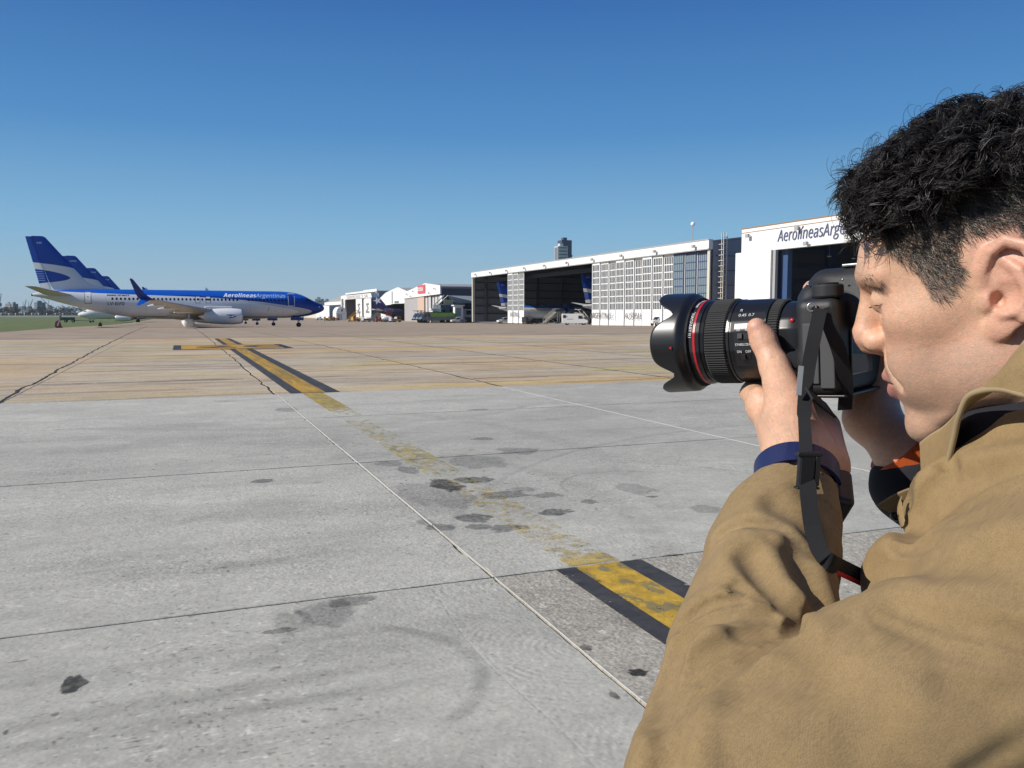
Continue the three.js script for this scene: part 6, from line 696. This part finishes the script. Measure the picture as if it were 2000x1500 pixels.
const zeroR = [0, 0, 0, 0, 0, 0, 0, 0, 0];
function jacketSDF(x, y, z) {
  let d = jacketBase(x, y, z); if (d > .05 || d < -.05) return d;
  const n = (n3(x * 13, y * 13 + 4, z * 13) - .5) * .010 + (n3(x * 34 + 9, y * 20, z * 34) - .5) * .005 + (n3(x * 70, y * 55 + 2, z * 70) - .5) * .0016; d += n;
  let gr = 0, rg = 0; for (const c of creases) { if (Math.hypot(x - c.c[0], y - c.c[1], z - c.c[2]) > c.R) continue; const s = chain(x, y, z, c.pts, zeroR), a = s / c.w; gr = Math.max(gr, c.d * Math.exp(-a * a)); rg = Math.max(rg, c.r * Math.exp(-((a - 2.3) ** 2) / 1.6)); } d += gr - rg * Math.max(0, 1 - gr / .004);
  if (y > 1.36 && x < .4) { const s = chain(x, y, z, seamPts, zeroR), a = s / .0042, b = (s - .010) / .005; d += .0036 * Math.exp(-a * a) - .0014 * Math.exp(-b * b); }
  if (seamLow.length > 1 && y < 1.4 && x > .2) { const s = chain(x, y, z, seamLow, zeroR), a = s / .0042, b = (s - .010) / .005; d += .0012 * Math.exp(-a * a) - .0010 * Math.exp(-b * b); }
  return d;
}
const weave = dataTex(512, 512, (i, j, q) => { const w = .5 + .16 * Math.sin(i * .785) * Math.cos(j * .785), n = h3(i, j, 8) * .3 + h3(i >> 1, j >> 1, 9) * .25 + h3(i >> 3, j >> 2, 10) * .2; q[0] = q[1] = q[2] = w * .55 + n * .6; });
const weaveMap = dataTex(512, 512, (i, j, q) => { const t = .5 * h3(i >> 1, j >> 3, 21) + .5 * h3(i >> 3, j >> 1, 22), n = h3(i >> 2, j >> 2, 23), m = h3(i >> 5, j >> 5, 24); const k = .86 + .11 * t + .08 * n + .02 * m; q[0] = k; q[1] = k - .005; q[2] = k - .02 * n; }, { color: true });
const cloth = new THREE.MeshPhysicalMaterial({ vertexColors: true, roughness: .92, sheen: .35, sheenRoughness: .6, sheenColor: lin(.5, .42, .3), map: weaveMap, bumpMap: weave, bumpScale: .0004, side: THREE.DoubleSide });
const tanTone = (x, y, z, q) => { const a = n3(x * 40, y * 40, z * 40) - .5, b = n3(x * 150, y * 150, z * 150) - .5, c = n3(x * 12 + 5, y * 12, z * 12) - .5, e = h3(Math.floor(x * 1400), Math.floor(y * 1400), Math.floor(z * 1400)) - .5; let k = 1 + .10 * a + .10 * b + .10 * c + .07 * e; let r = .268 * k, g = .184 * k, bl = .086 * k + .006 * a; const s = y > 1.36 && x < .4 ? chain(x, y, z, seamPts, zeroR) : 1, w = .35 * Math.exp(-(((s - .005) / .004) ** 2)) * (.6 + .8 * n3(x * 200, y * 200, z * 200)); q[0] = lerp(r, .34, w); q[1] = lerp(g, .25, w); q[2] = lerp(bl, .14, w); };
const clothUV = (x, y, z) => [(x * -Fb[0] + z * -Fb[2] + (x * Lb[0] + z * Lb[2]) * .35) * 14, (y + (x * Lb[0] + z * Lb[2]) * .3) * 14];
{
  const cuffQ = (x, y, z) => (x - WL[0]) * foreDir.x + (y - WL[1]) * foreDir.y + (z - WL[2]) * foreDir.z, near = (x, y, z) => Math.hypot(x - WL[0], y - WL[1], z - WL[2]) < .085;
  const fine = netMesh((x, y, z) => { const d = jacketSDF(x, y, z); return near(x, y, z) ? Math.max(d, cuffQ(x, y, z) + .030) : d; }, [.02, 1.165, -1.0], [.80, 1.585, -.37], .0043), cuff = netMesh((x, y, z) => near(x, y, z) ? Math.max(jacketSDF(x, y, z), -.034 - cuffQ(x, y, z)) : .05, [WL[0] - .075, WL[1] - .075, WL[2] - .075], [WL[0] + .075, WL[1] + .075, WL[2] + .075], .0018), low = netMesh(jacketBase, [.18, .83, -.99], [.90, 1.185, -.36], .011);
  const g = join([fine, cuff, low]); paintVerts(g, tanTone); uvBy(g, clothUV); mesh('jacket', shift(g), cloth, person).userData.label = 'tan cotton work jacket';
  const thread = mat(lin(.09, .065, .035), .9), st = []; const stitch = (line, dx, dy) => { const c = new THREE.CatmullRomCurve3(line.map(([x, y]) => V3(x + dx, y + dy, 0))).getSpacedPoints(Math.round(line.length * 11)); for (let k = 0; k < c.length - 1; k += 2) { const a = hitOn(jacketSDF, c[k].x, c[k].y), b = hitOn(jacketSDF, c[k + 1].x, c[k + 1].y); if (!a || !b || Math.hypot(a[0] - b[0], a[1] - b[1], a[2] - b[2]) > .008) continue; const up = (p) => V3(...p).lerp(camera.position, .0011); st.push(bar(up(a), up(b), .0006, .0006, 5)); } };
  stitch(seamLine, 0, -17); stitch(seamLine, 0, -9); stitch(lowLine, -9, -9); stitch(lowLine, 9, 9);
  const so = mesh('stitching', st, thread, person); so.userData.kind = 'stuff';
  // collar and the far lapel
  const top = [[1801, 868, .722], [1822, 852, .705], [1845, 838, .692], [1864, 820, .682], [1882, 800, .669], [1902, 780, .653], [1937, 758, .632], [1985, 694, .604], [2045, 630, .585], [2165, 600, .62], [2260, 610, .70]].map(a => V3(...A3(...a)));
  const bot = [[1813, 1010, .690], [1835, 950, .672], [1852, 900, .660], [1864, 852, .650], [1873, 812, .641], [1890, 776, .631], [1914, 764, .619], [1955, 760, .600], [2015, 774, .575], [2130, 790, .575], [2270, 790, .67]].map(a => V3(...A3(...a)));
  const mid = top.map((p, k) => p.clone().lerp(bot[k], .5).add(V3(-.004, .002, .006))); const sh = clothSheet([top, mid, bot], .0042, 60, 14);
  paintVerts(sh.geo, (x, y, z, q) => { tanTone(x, y, z, q); }); uvBy(sh.geo, clothUV); const col = mesh('collar', shift(sh.geo), cloth, person);
  const rim = (row, r, m, o = 0) => mesh('collar_edge', shift(new THREE.TubeGeometry(new THREE.CatmullRomCurve3(row), 80, r, 6)), m, col), edge = mat(lin(.30, .23, .13), .9); rim(sh.S[14], .0026, edge); rim(sh.S[0], .0026, edge);
  rim(sh.S[2].map(p => p.clone().add(V3(-.0006, 0, .0022))), .0008, thread);
  const lapel = clothSheet([[A3(1712, 988, .740), A3(1748, 966, .735), A3(1800, 945, .735)], [A3(1740, 1003, .738), A3(1765, 998, .735), A3(1815, 1000, .735)], [A3(1768, 1030, .735), A3(1785, 1036, .735), A3(1820, 1045, .735)]].map(r => r.map(p => V3(...p))), .004, 12, 8); paintVerts(lapel.geo, tanTone); uvBy(lapel.geo, clothUV); mesh('lapel', shift(lapel.geo), cloth, person); mesh('snap_button', shift(new THREE.SphereGeometry(.0042, 12, 8).translate(...A3(1748, 1009, .734))), mat(lin(.03, .03, .03), .3, { metalness: .6 }), person);
  // dark knit over the right forearm, orange band at its end
  const knit = mat(lin(.012, .012, .018), .95); const kd = netMesh((x, y, z) => { const d = chain(x, y, z, [A3(1776, 905, .846), A3(1782, 945, .842), ER], [.034, .0395, .05], .01), c = A3(1774, 893, .846), q = (x - c[0]) * -.25 + (y - c[1]) * .93 + (z - c[2]) * -.1; return smax(d, q, .003); }, [.3, 1.24, -.96], [.66, 1.5, -.78], .006); mesh('knit_sleeve', shift(kd), knit, person);
  const swc = fromHead(-.035, 0, -.105); mesh('sweater', shift(netMesh((x, y, z) => { let d = chain(x, y, z, [swc, neckB, along(neckB, .02, 0, -.22)], [.068, .074, .05], .02); d = smin(d, cone(x, y, z, fromHead(.006, .034, -.125), along(neckB, .07, .06, -.06), .050, .066), .02); const c = fromHead(-.03, 0, -.088), q = (x - c[0]) * HM3[0][2] + (y - c[1]) * HM3[1][2] + (z - c[2]) * HM3[2][2]; return smax(d, q, .008); }, [.28, 1.2, -.86], [.7, 1.58, -.48], .006)), knit, person);
  const trouser = netMesh((x, y, z) => { let d = ell(...toTorso(x, y, z), 0, 0, -.55, .13, .18, .12); for (const s of [-1, 1]) d = smin(d, chain(x, y, z, [along([BASE.x, .92, BASE.z], 0, .09 * s, 0), along([BASE.x, .5, BASE.z], .02, .1 * s, 0), along([BASE.x, .09, BASE.z], -.02, .11 * s, 0)], [.105, .085, .07]), .04); return smax(d, .06 - y, .005); }, [.25, .04, -.98], [.87, 1.05, -.34], .013); mesh('trousers', shift(trouser), mat(lin(.03, .035, .06), .9), person);
  for (const s of [-1, 1]) { const c = along([BASE.x, 0, BASE.z], .05, .11 * s, 0), sg = netMesh((x, y, z) => { const a = x - c[0], b = z - c[2], f = Fb[0] * a + Fb[2] * b, l = Lb[0] * a + Lb[2] * b; let d = ell(f, l, y, .0, 0, .035, .145, .05, .06); d = smin(d, ell(f, l, y, -.08, 0, .07, .055, .045, .06), .03); return smax(d, .001 - y, .004); }, [c[0] - .18, -.01, c[2] - .18], [c[0] + .18, .15, c[2] + .18], .009); mesh('shoe', shift(sg), mat(lin(.03, .025, .02), .5), person); }
}
// ---------------------------------------------------------------- things worn
{
  const ax = V3(...A3(1557, 912, .705)).sub(V3(...A3(1560, 985, .672))).normalize(), c = V3(...A3(1556, 934, .698)), e1 = V3(1, 0, .1).addScaledVector(ax, -ax.x - .1 * ax.z).normalize(), e2 = ax.clone().cross(e1).normalize(); const ring = []; for (let k = 0; k < 40; k++) { const a = k / 40 * Math.PI * 2; ring.push(c.clone().addScaledVector(e1, .0335 * Math.cos(a)).addScaledVector(e2, .0315 * Math.sin(a))); } ring.push(ring[0].clone());
  const g = thing('wristwatch', 'navy strapped sports watch on the left wrist at the jacket cuff', 'watch', c.clone()); const loc = (q) => q.translate(-c.x, -c.y, -c.z), navy = mat(lin(.012, .017, .07), .45);
  mesh('strap', loc(ribbon(ring, () => ax, .021, .0032, 80)), navy, g); for (const [px, py] of [[1533, 928], [1550, 929]]) { const q = at(px, py, .666); mesh('strap_hole', loc(new THREE.SphereGeometry(.0013, 8, 6).translate(q.x, q.y, q.z)), mat(lin(.004, .004, .01), .8), g); }
  const cs = V3(...A3(1632, 976, .690)); const box = new RoundedBoxGeometry(.017, .038, .040, 4, .005); box.applyQuaternion(new THREE.Quaternion().setFromUnitVectors(V3(0, 1, 0), ax)); box.translate(cs.x, cs.y, cs.z); mesh('case', loc(box), mat(lin(.008, .008, .014), .4), g);
  const wb = thing('wristband', 'orange band with a grey patch on the right wrist below the chin', 'wristband', V3(...A3(1772, 890, .846))); const bp = V3(...A3(1772, 890, .846)), bx2 = V3(...A3(1700, 815, .885)).sub(V3(...ER)).normalize(), b1 = V3(0, 0, 1).addScaledVector(bx2, -bx2.z).normalize(), b2 = bx2.clone().cross(b1); const rg = []; for (let k = 0; k <= 32; k++) { const a = k / 32 * Math.PI * 2; rg.push(V3().addScaledVector(b1, .0325 * Math.cos(a)).addScaledVector(b2, .0325 * Math.sin(a))); }
  mesh('band', ribbon(rg, () => bx2, .026, .004, 64), mat(lin(.55, .10, .02), .6), wb); const pa = rg.slice(1, 7).map(p => p.clone().multiplyScalar(1.07)); mesh('grey_patch', ribbon(pa, () => bx2, .022, .002, 12), mat(lin(.36, .37, .39), .6), wb);
}
// ---------------------------------------------------------------- the camera in his hands (local x along the lens, y up, z to his right)
{
  const K = 1.0712, g = thing('camera', 'black reflex camera with a hooded red ringed zoom lens, held to his eye', 'camera', V3(...CP)); g.scale.setScalar(K); g.quaternion.setFromRotationMatrix(new THREE.Matrix4().makeBasis(CF, CU, CF.clone().cross(CU)));
  const M = { body: mat(lin(.018, .018, .019), .48), satin: mat(lin(.012, .012, .014), .33), rubber: mat(lin(.022, .022, .023), .75), ring: mat(lin(.026, .026, .027), .8), red: mat(lin(.42, .012, .022), .38), white: mat(lin(.7, .7, .7), .6), silver: mat(lin(.5, .5, .5), .3, { metalness: .9 }), port: mat(lin(.06, .062, .065), .7), black: mat(lin(.004, .004, .005), .7), glass: new THREE.MeshPhysicalMaterial({ color: lin(.01, .008, .02), roughness: .05, clearcoat: 1, side: THREE.DoubleSide }) };
  const lathe = (p, n = 96) => toCreasedNormals(new THREE.LatheGeometry(p.map(q => new THREE.Vector2(q[1], q[0])), n).rotateZ(-Math.PI / 2), .5);
  const lens = new THREE.Group(); lens.name = 'lens'; g.add(lens);
  mesh('mount_ring', lathe([[-.002, .030], [-.002, .0345], [.003, .0345], [.003, .030]]), M.silver, lens);
  mesh('rear_barrel', lathe([[.003, .0335], [.006, .0350], [.016, .0362], [.0225, .0362], [.023, .0355], [.0240, .0355]]), M.satin, lens);
  const gear = (x0, x1, r, n, dep) => { const P = [], I = []; const m = n * 4; for (const [x, q] of [[x0, .96], [x0 + .0012, 1], [x1 - .0012, 1], [x1, .96]]) for (let k = 0; k < m; k++) { const a = k / m * Math.PI * 2, rr = (k % 4 < 2 ? r : r - dep) * q; P.push(x, rr * Math.sin(a), rr * Math.cos(a)); } for (let s = 0; s < 3; s++) for (let k = 0; k < m; k++) { const a = s * m + k, b = s * m + (k + 1) % m; I.push(a, b, a + m, b, b + m, a + m); } const q = new THREE.BufferGeometry(); q.setAttribute('position', new THREE.Float32BufferAttribute(P, 3)); q.setIndex(I); return toCreasedNormals(q, .4); };
  mesh('focus_ring', gear(.0240, .0350, .0392, 90, .0011), M.ring, lens);
  mesh('switch_barrel', lathe([[.0350, .0375], [.0355, .0398], [.038, .0402], [.066, .0408], [.068, .0414], [.0688, .0403], [.0702, .0403], [.0707, .0414], [.0725, .0414], [.073, .040], [.0745, .040]]), M.satin, lens);
  mesh('zoom_ring', gear(.0745, .0965, .0428, 104, .0010), M.ring, lens);
  mesh('front_barrel', lathe([[.0965, .040], [.097, .0414], [.0995, .0422], [.1005, .0408], [.1015, .0422], [.1048, .0428]]), M.satin, lens);
  mesh('red_ring', lathe([[.1048, .0420], [.1051, .0433], [.1074, .0433], [.1077, .0420]]), M.red, lens);
  mesh('name_ring', lathe([[.1077, .0424], [.1160, .0424], [.118, .0405], [.118, .034]]), M.black, lens);
  mesh('front_glass', lathe([[.1165, .0001], [.1158, .015], [.112, .030], [.111, .034]]), M.glass, lens);
  const wrap = (str, x, size, a0, r, along = true) => { const t = lettering(str, size, .0002, fontR), p = t.attributes.position; for (let k = 0; k < p.count; k++) { const s = p.getX(k), h = p.getY(k), d = p.getZ(k); let a, xx; if (along) { a = a0 + s / r; xx = x - h; } else { a = a0 + h / r; xx = x - s; } p.setXYZ(k, xx, (r + d) * Math.sin(a), -(r + d) * Math.cos(a)); } t.computeVertexNormals(); return t; };
  mesh('lens_lettering', join([wrap('ULTRASONIC', .1128, .0036, .12, .0425), wrap('IMAGE STABILIZER', .1128, .003, .98, .0425)]), M.white, lens);
  // switch panel on the near flank
  const pan = (x0, x1, a0, a1, r, th) => { const P = [], I = []; const n = 10; for (let k = 0; k <= n; k++) { const a = lerp(a0, a1, k / n); for (const [x, rr] of [[x0, r], [x0, r + th], [x1, r + th], [x1, r]]) P.push(x, rr * Math.sin(a), -rr * Math.cos(a)); if (k) for (let e = 0; e < 4; e++) { const i = (k - 1) * 4 + e, j = (k - 1) * 4 + (e + 1) % 4; I.push(i, j, i + 4, j, j + 4, i + 4); } } I.push(0, 1, 2, 0, 2, 3); const l = n * 4; I.push(l, l + 2, l + 1, l, l + 3, l + 2); const q = new THREE.BufferGeometry(); q.setAttribute('position', new THREE.Float32BufferAttribute(P, 3)); q.setIndex(I); return toCreasedNormals(q, .5); };
  const sp = mesh('switch_panel', pan(.0440, .0650, -.62, .42, .0398, .0016), M.satin, lens); for (const [a, l] of [[.12, 1], [-.36, 0]]) { mesh('switch_slot', pan(.0490, .061, a - .07, a + .07, .0414, .0003), M.black, sp); mesh('switch_knob', pan(l ? .056 : .054, l ? .0605 : .0585, a - .055, a + .055, .0416, .0022), M.body, sp); }
  mesh('switch_lettering', join([wrap('AF', .0625, .0027, .24, .0415, false), wrap('MF', .054, .0027, .24, .0415, false), wrap('STABILIZER', .0638, .0022, -.10, .0415, false), wrap('ON', .0625, .0024, -.27, .0415, false), wrap('OFF', .054, .0024, -.27, .0415, false)]), M.white, sp);
  mesh('distance_scale', join([wrap('0.45', .063, .003, .62, .0409, false), wrap('0.7', .053, .003, .62, .0409, false), wrap('ft', .063, .003, .78, .0409, false)]), M.white, lens);
  mesh('index_dot', new THREE.SphereGeometry(.0022, 12, 8).scale(1, 1, .6).translate(.0115, .0175, -.0318), M.red, lens);
  // tulip hood
  { const P = [], I = [], n = 160, m = 14, end = (a) => { let q = .1498; const b = Math.atan2(Math.sin(a), Math.cos(a)); for (const c of [.64, -.68, Math.PI - .64, .68 - Math.PI]) { let d = Math.abs(b - c); d = Math.min(d, Math.PI * 2 - d); q -= .0195 * Math.exp(-((d / .21) ** 2)); } return q + (Math.abs(Math.sin(a)) > .75 ? .0025 * ss(.75, .95, Math.abs(Math.sin(a))) : 0) - .002 * ss(.0, .5, Math.abs(Math.sin(a))) * (Math.abs(Math.sin(a)) < .6 ? 1 : 0); }; for (const s of [0, 1]) for (let k = 0; k <= n; k++) { const a = k / n * Math.PI * 2; for (let j = 0; j <= m; j++) { const x = lerp(.1135, end(a), j / m), t = (x - .1135) / .04, r = (.0450 + .0052 * ss(.02, .22, t) + .0022 * t) - s * .0016; P.push(x, r * Math.sin(a), -r * Math.cos(a)); } } const w = m + 1, h = (n + 1) * w; for (const s of [0, 1]) for (let k = 0; k < n; k++) for (let j = 0; j < m; j++) { const a = s * h + k * w + j; s ? I.push(a, a + 1, a + w, a + 1, a + w + 1, a + w) : I.push(a, a + w, a + 1, a + 1, a + w, a + w + 1); } for (let k = 0; k < n; k++) for (const j of [0, m]) { const a = k * w + j, b = a + w; I.push(a, b, a + h, b, b + h, a + h); } const q = new THREE.BufferGeometry(); q.setAttribute('position', new THREE.Float32BufferAttribute(P, 3)); q.setIndex(I); q.computeVertexNormals(); const hood = mesh('lens_hood', q, M.satin, lens);
    mesh('hood_collar', lathe([[.1130, .0426], [.1132, .0455], [.1150, .0460], [.1155, .0440]]), M.black, hood); mesh('hood_mark', poly([[0, 0], [.0026, .0016], [.0026, -.0016]], .0004).rotateY(Math.PI).translate(.1285, -.004, -.0521), M.red, hood); }
  // body, modelled as one solid
  const rb = (x, y, z, cx, cy, cz, hx, hy, hz, r) => { const a = Math.abs(x - cx) - hx + r, b = Math.abs(y - cy) - hy + r, c = Math.abs(z - cz) - hz + r; return Math.hypot(Math.max(a, 0), Math.max(b, 0), Math.max(c, 0)) + Math.min(Math.max(a, b, c), 0) - r; };
  const bodySDF = (x, y, z) => { let d = rb(x, y, z, -.0200, -.0075, .012, .0190, .0435, .074, .009); d = smin(d, rb(x, y, z, -.006, -.010, .072, .030, .040, .016, .014), .012); // grip
    const tap = Math.max(0, y - .03) * .55; d = smin(d, rb(x, y, z, -.026, .036, 0, .034 - tap * .5, .0285, .031 - tap, .010), .008); d = smin(d, rb(x, y, z, -.004, .028, 0, .012, .020, .030, .012), .012); // prism
    const ra = Math.hypot(y, z); d = smin(d, Math.max(ra - .0415, Math.abs(x + .008) - .0095), .006); d = smin(d, rb(x, y, z, -.055, .043, 0, .012, .010, .017, .005), .006); d = smin(d, rb(x, y, z, -.002, -.020, -.046, .010, .010, .010, .008), .008); d = smax(d, -(Math.max(ra - .0335, -.001 - x)), .002); return d; };
  const bg = netMesh(bodySDF, [-.075, -.06, -.07], [.04, .075, .1], .0019); mesh('camera_body', uvBy(bg, (x, y, z) => [x * 30 + z * 30, y * 30]), mat(lin(.018, .018, .019), .5, { bumpMap: tileBump, bumpScale: .0002 }), g);
  mesh('eyecup', rbx(-.073, -.064, .030, .056, -.021, .021, .004, 3), M.rubber, g);
  mesh('mode_dial', join([lathe([[.0, .0001], [0, .0125], [.0015, .0135], [.010, .0135], [.0115, .0125], [.0118, .0001]], 40).rotateZ(Math.PI / 2)].map(q => q.translate(-.026, .036, -.046))), M.body, g); mesh('dial_cap', new THREE.CylinderGeometry(.0095, .0095, .001, 32).translate(-.026, .0485, -.046), M.satin, g);
  mesh('port_cover', rbx(-.0360, -.0235, -.044, .010, -.0640, -.0615, .0016), M.port, g); mesh('port_cover', rbx(-.0225, -.0085, -.040, .014, -.0640, -.0615, .0016), M.port, g); mesh('base_plate', rbx(-.043, -.003, -.0525, -.0495, -.058, .08, .0015), M.satin, g);
  mesh('strap_lug', new THREE.TorusGeometry(.0035, .0009, 8, 20).rotateY(.3).translate(-.018, .028, -.0655), M.silver, g); mesh('rear_screen', rbx(-.0412, -.0390, -.034, .018, -.030, .036, .001), M.glass, g); mesh('hot_shoe', rbx(-.045, -.028, .0645, .0672, -.010, .010, .001), M.silver, g); mesh('shutter_button', new THREE.CylinderGeometry(.006, .0065, .004, 24).translate(.008, .033, .072), M.silver, g);
  for (const [x, y, z] of [[-.003, .050, -.0275], [-.034, .052, -.0285], [-.003, .024, -.0305], [-.010, -.030, -.0632]]) mesh('screw', new THREE.SphereGeometry(.0011, 10, 8).translate(x, y, z), M.silver, g);
  mesh('flash_button', new THREE.CylinderGeometry(.004, .004, .002, 20).rotateX(Math.PI / 2).translate(.0, .022, -.0335), M.satin, g); mesh('release_button', new THREE.CylinderGeometry(.0075, .0075, .003, 28).rotateX(Math.PI / 2).translate(.002, -.018, -.0575), M.satin, g);
}
{ // neck strap: down from the lug through its buckle, round behind the arm
  const P = (a) => { if (a[3]) { const h = hitOn(jacketSDF, a[0], a[1]); if (h) return V3(...A3(a[0], a[1], Math.min(a[2] + .04, -h[2] - a[3]))); } return V3(...A3(a[0], a[1], a[2])); }, o = P([1590, 610, .735]), g = thing('camera_strap', 'black webbing camera strap with a red edge and a plastic buckle', 'strap', o), web = mat(lin(.010, .0105, .012), .9), loc = (q) => q.translate(-o.x, -o.y, -o.z), plast = mat(lin(.012, .013, .015), .42);
  const face = V3(1, .05, .1).normalize();
  mesh('webbing', loc(ribbon([[1602, 604, .768], [1590, 660, .752], [1577, 730, .740], [1571, 800, .716], [1573, 860, .676], [1576, 930, .640], [1582, 995, .618, .006], [1588, 1035, .600, .006], [1596, 1065, .6, .007], [1608, 1086, .598, .009], [1622, 1098, .6, .012], [1644, 1109, .615], [1700, 1136, .640], [1760, 1165, .660]].map(P), (t) => t < .72 ? face : V3(.35, .9, -.1), (t) => t < .25 ? .012 : t < .40 ? .010 : .0125, .0016, 120)), web, g);
  mesh('webbing_loop', loc(ribbon([[1606, 604, .770], [1622, 640, .766], [1640, 690, .770], [1652, 750, .780], [1650, 800, .790]].map(P), () => face, .013, .0016, 40)), web, g);
  mesh('strap_end', loc(ribbon([[1565, 715, .728], [1562, 745, .724], [1560, 772, .720]].map(P), () => face, .0042, .0016, 12)), mat(lin(.22, .23, .24), .5), g);
  mesh('lower_webbing', loc(ribbon([[1580, 768, .712], [1600, 785, .72], [1622, 802, .742]].map(P), () => V3(.3, -.6, .5), .016, .002, 20)), web, g);
  const b0 = P([1576, 918, .642]); const bk = rbx(-.0085, .0085, -.0135, .0135, -.0025, .0025, .0018, 3), lip = rbx(-.0105, .0105, .0115, .0145, -.0034, .0034, .001), lip2 = rbx(-.0095, .0095, -.0145, -.0125, -.0034, .0034, .001); mesh('buckle', loc(join([bk, lip, lip2, rbx(.0045, .0085, -.0115, .0115, .0022, .0036, .0008)]).rotateZ(-.04).rotateY(.15).translate(b0.x, b0.y, b0.z + .002)), plast, g); mesh('buckle_insert', loc(new THREE.BoxGeometry(.010, .020, .0008).translate(-.002, 0, 0).rotateZ(-.04).rotateY(.15).translate(b0.x, b0.y, b0.z + .0056)), web, g);
  mesh('red_edge', loc(ribbon([[1632, 1117, .6085], [1660, 1130, .6215], [1700, 1149, .6365], [1760, 1178, .657]].map(P), () => V3(.35, .9, -.1), .0034, .0022, 30)), mat(lin(.5, .02, .03), .6), g);
}
scene.fog = new THREE.FogExp2(new THREE.Color().setRGB(.62, .72, .80), .00007);
renderer.render(scene, camera);
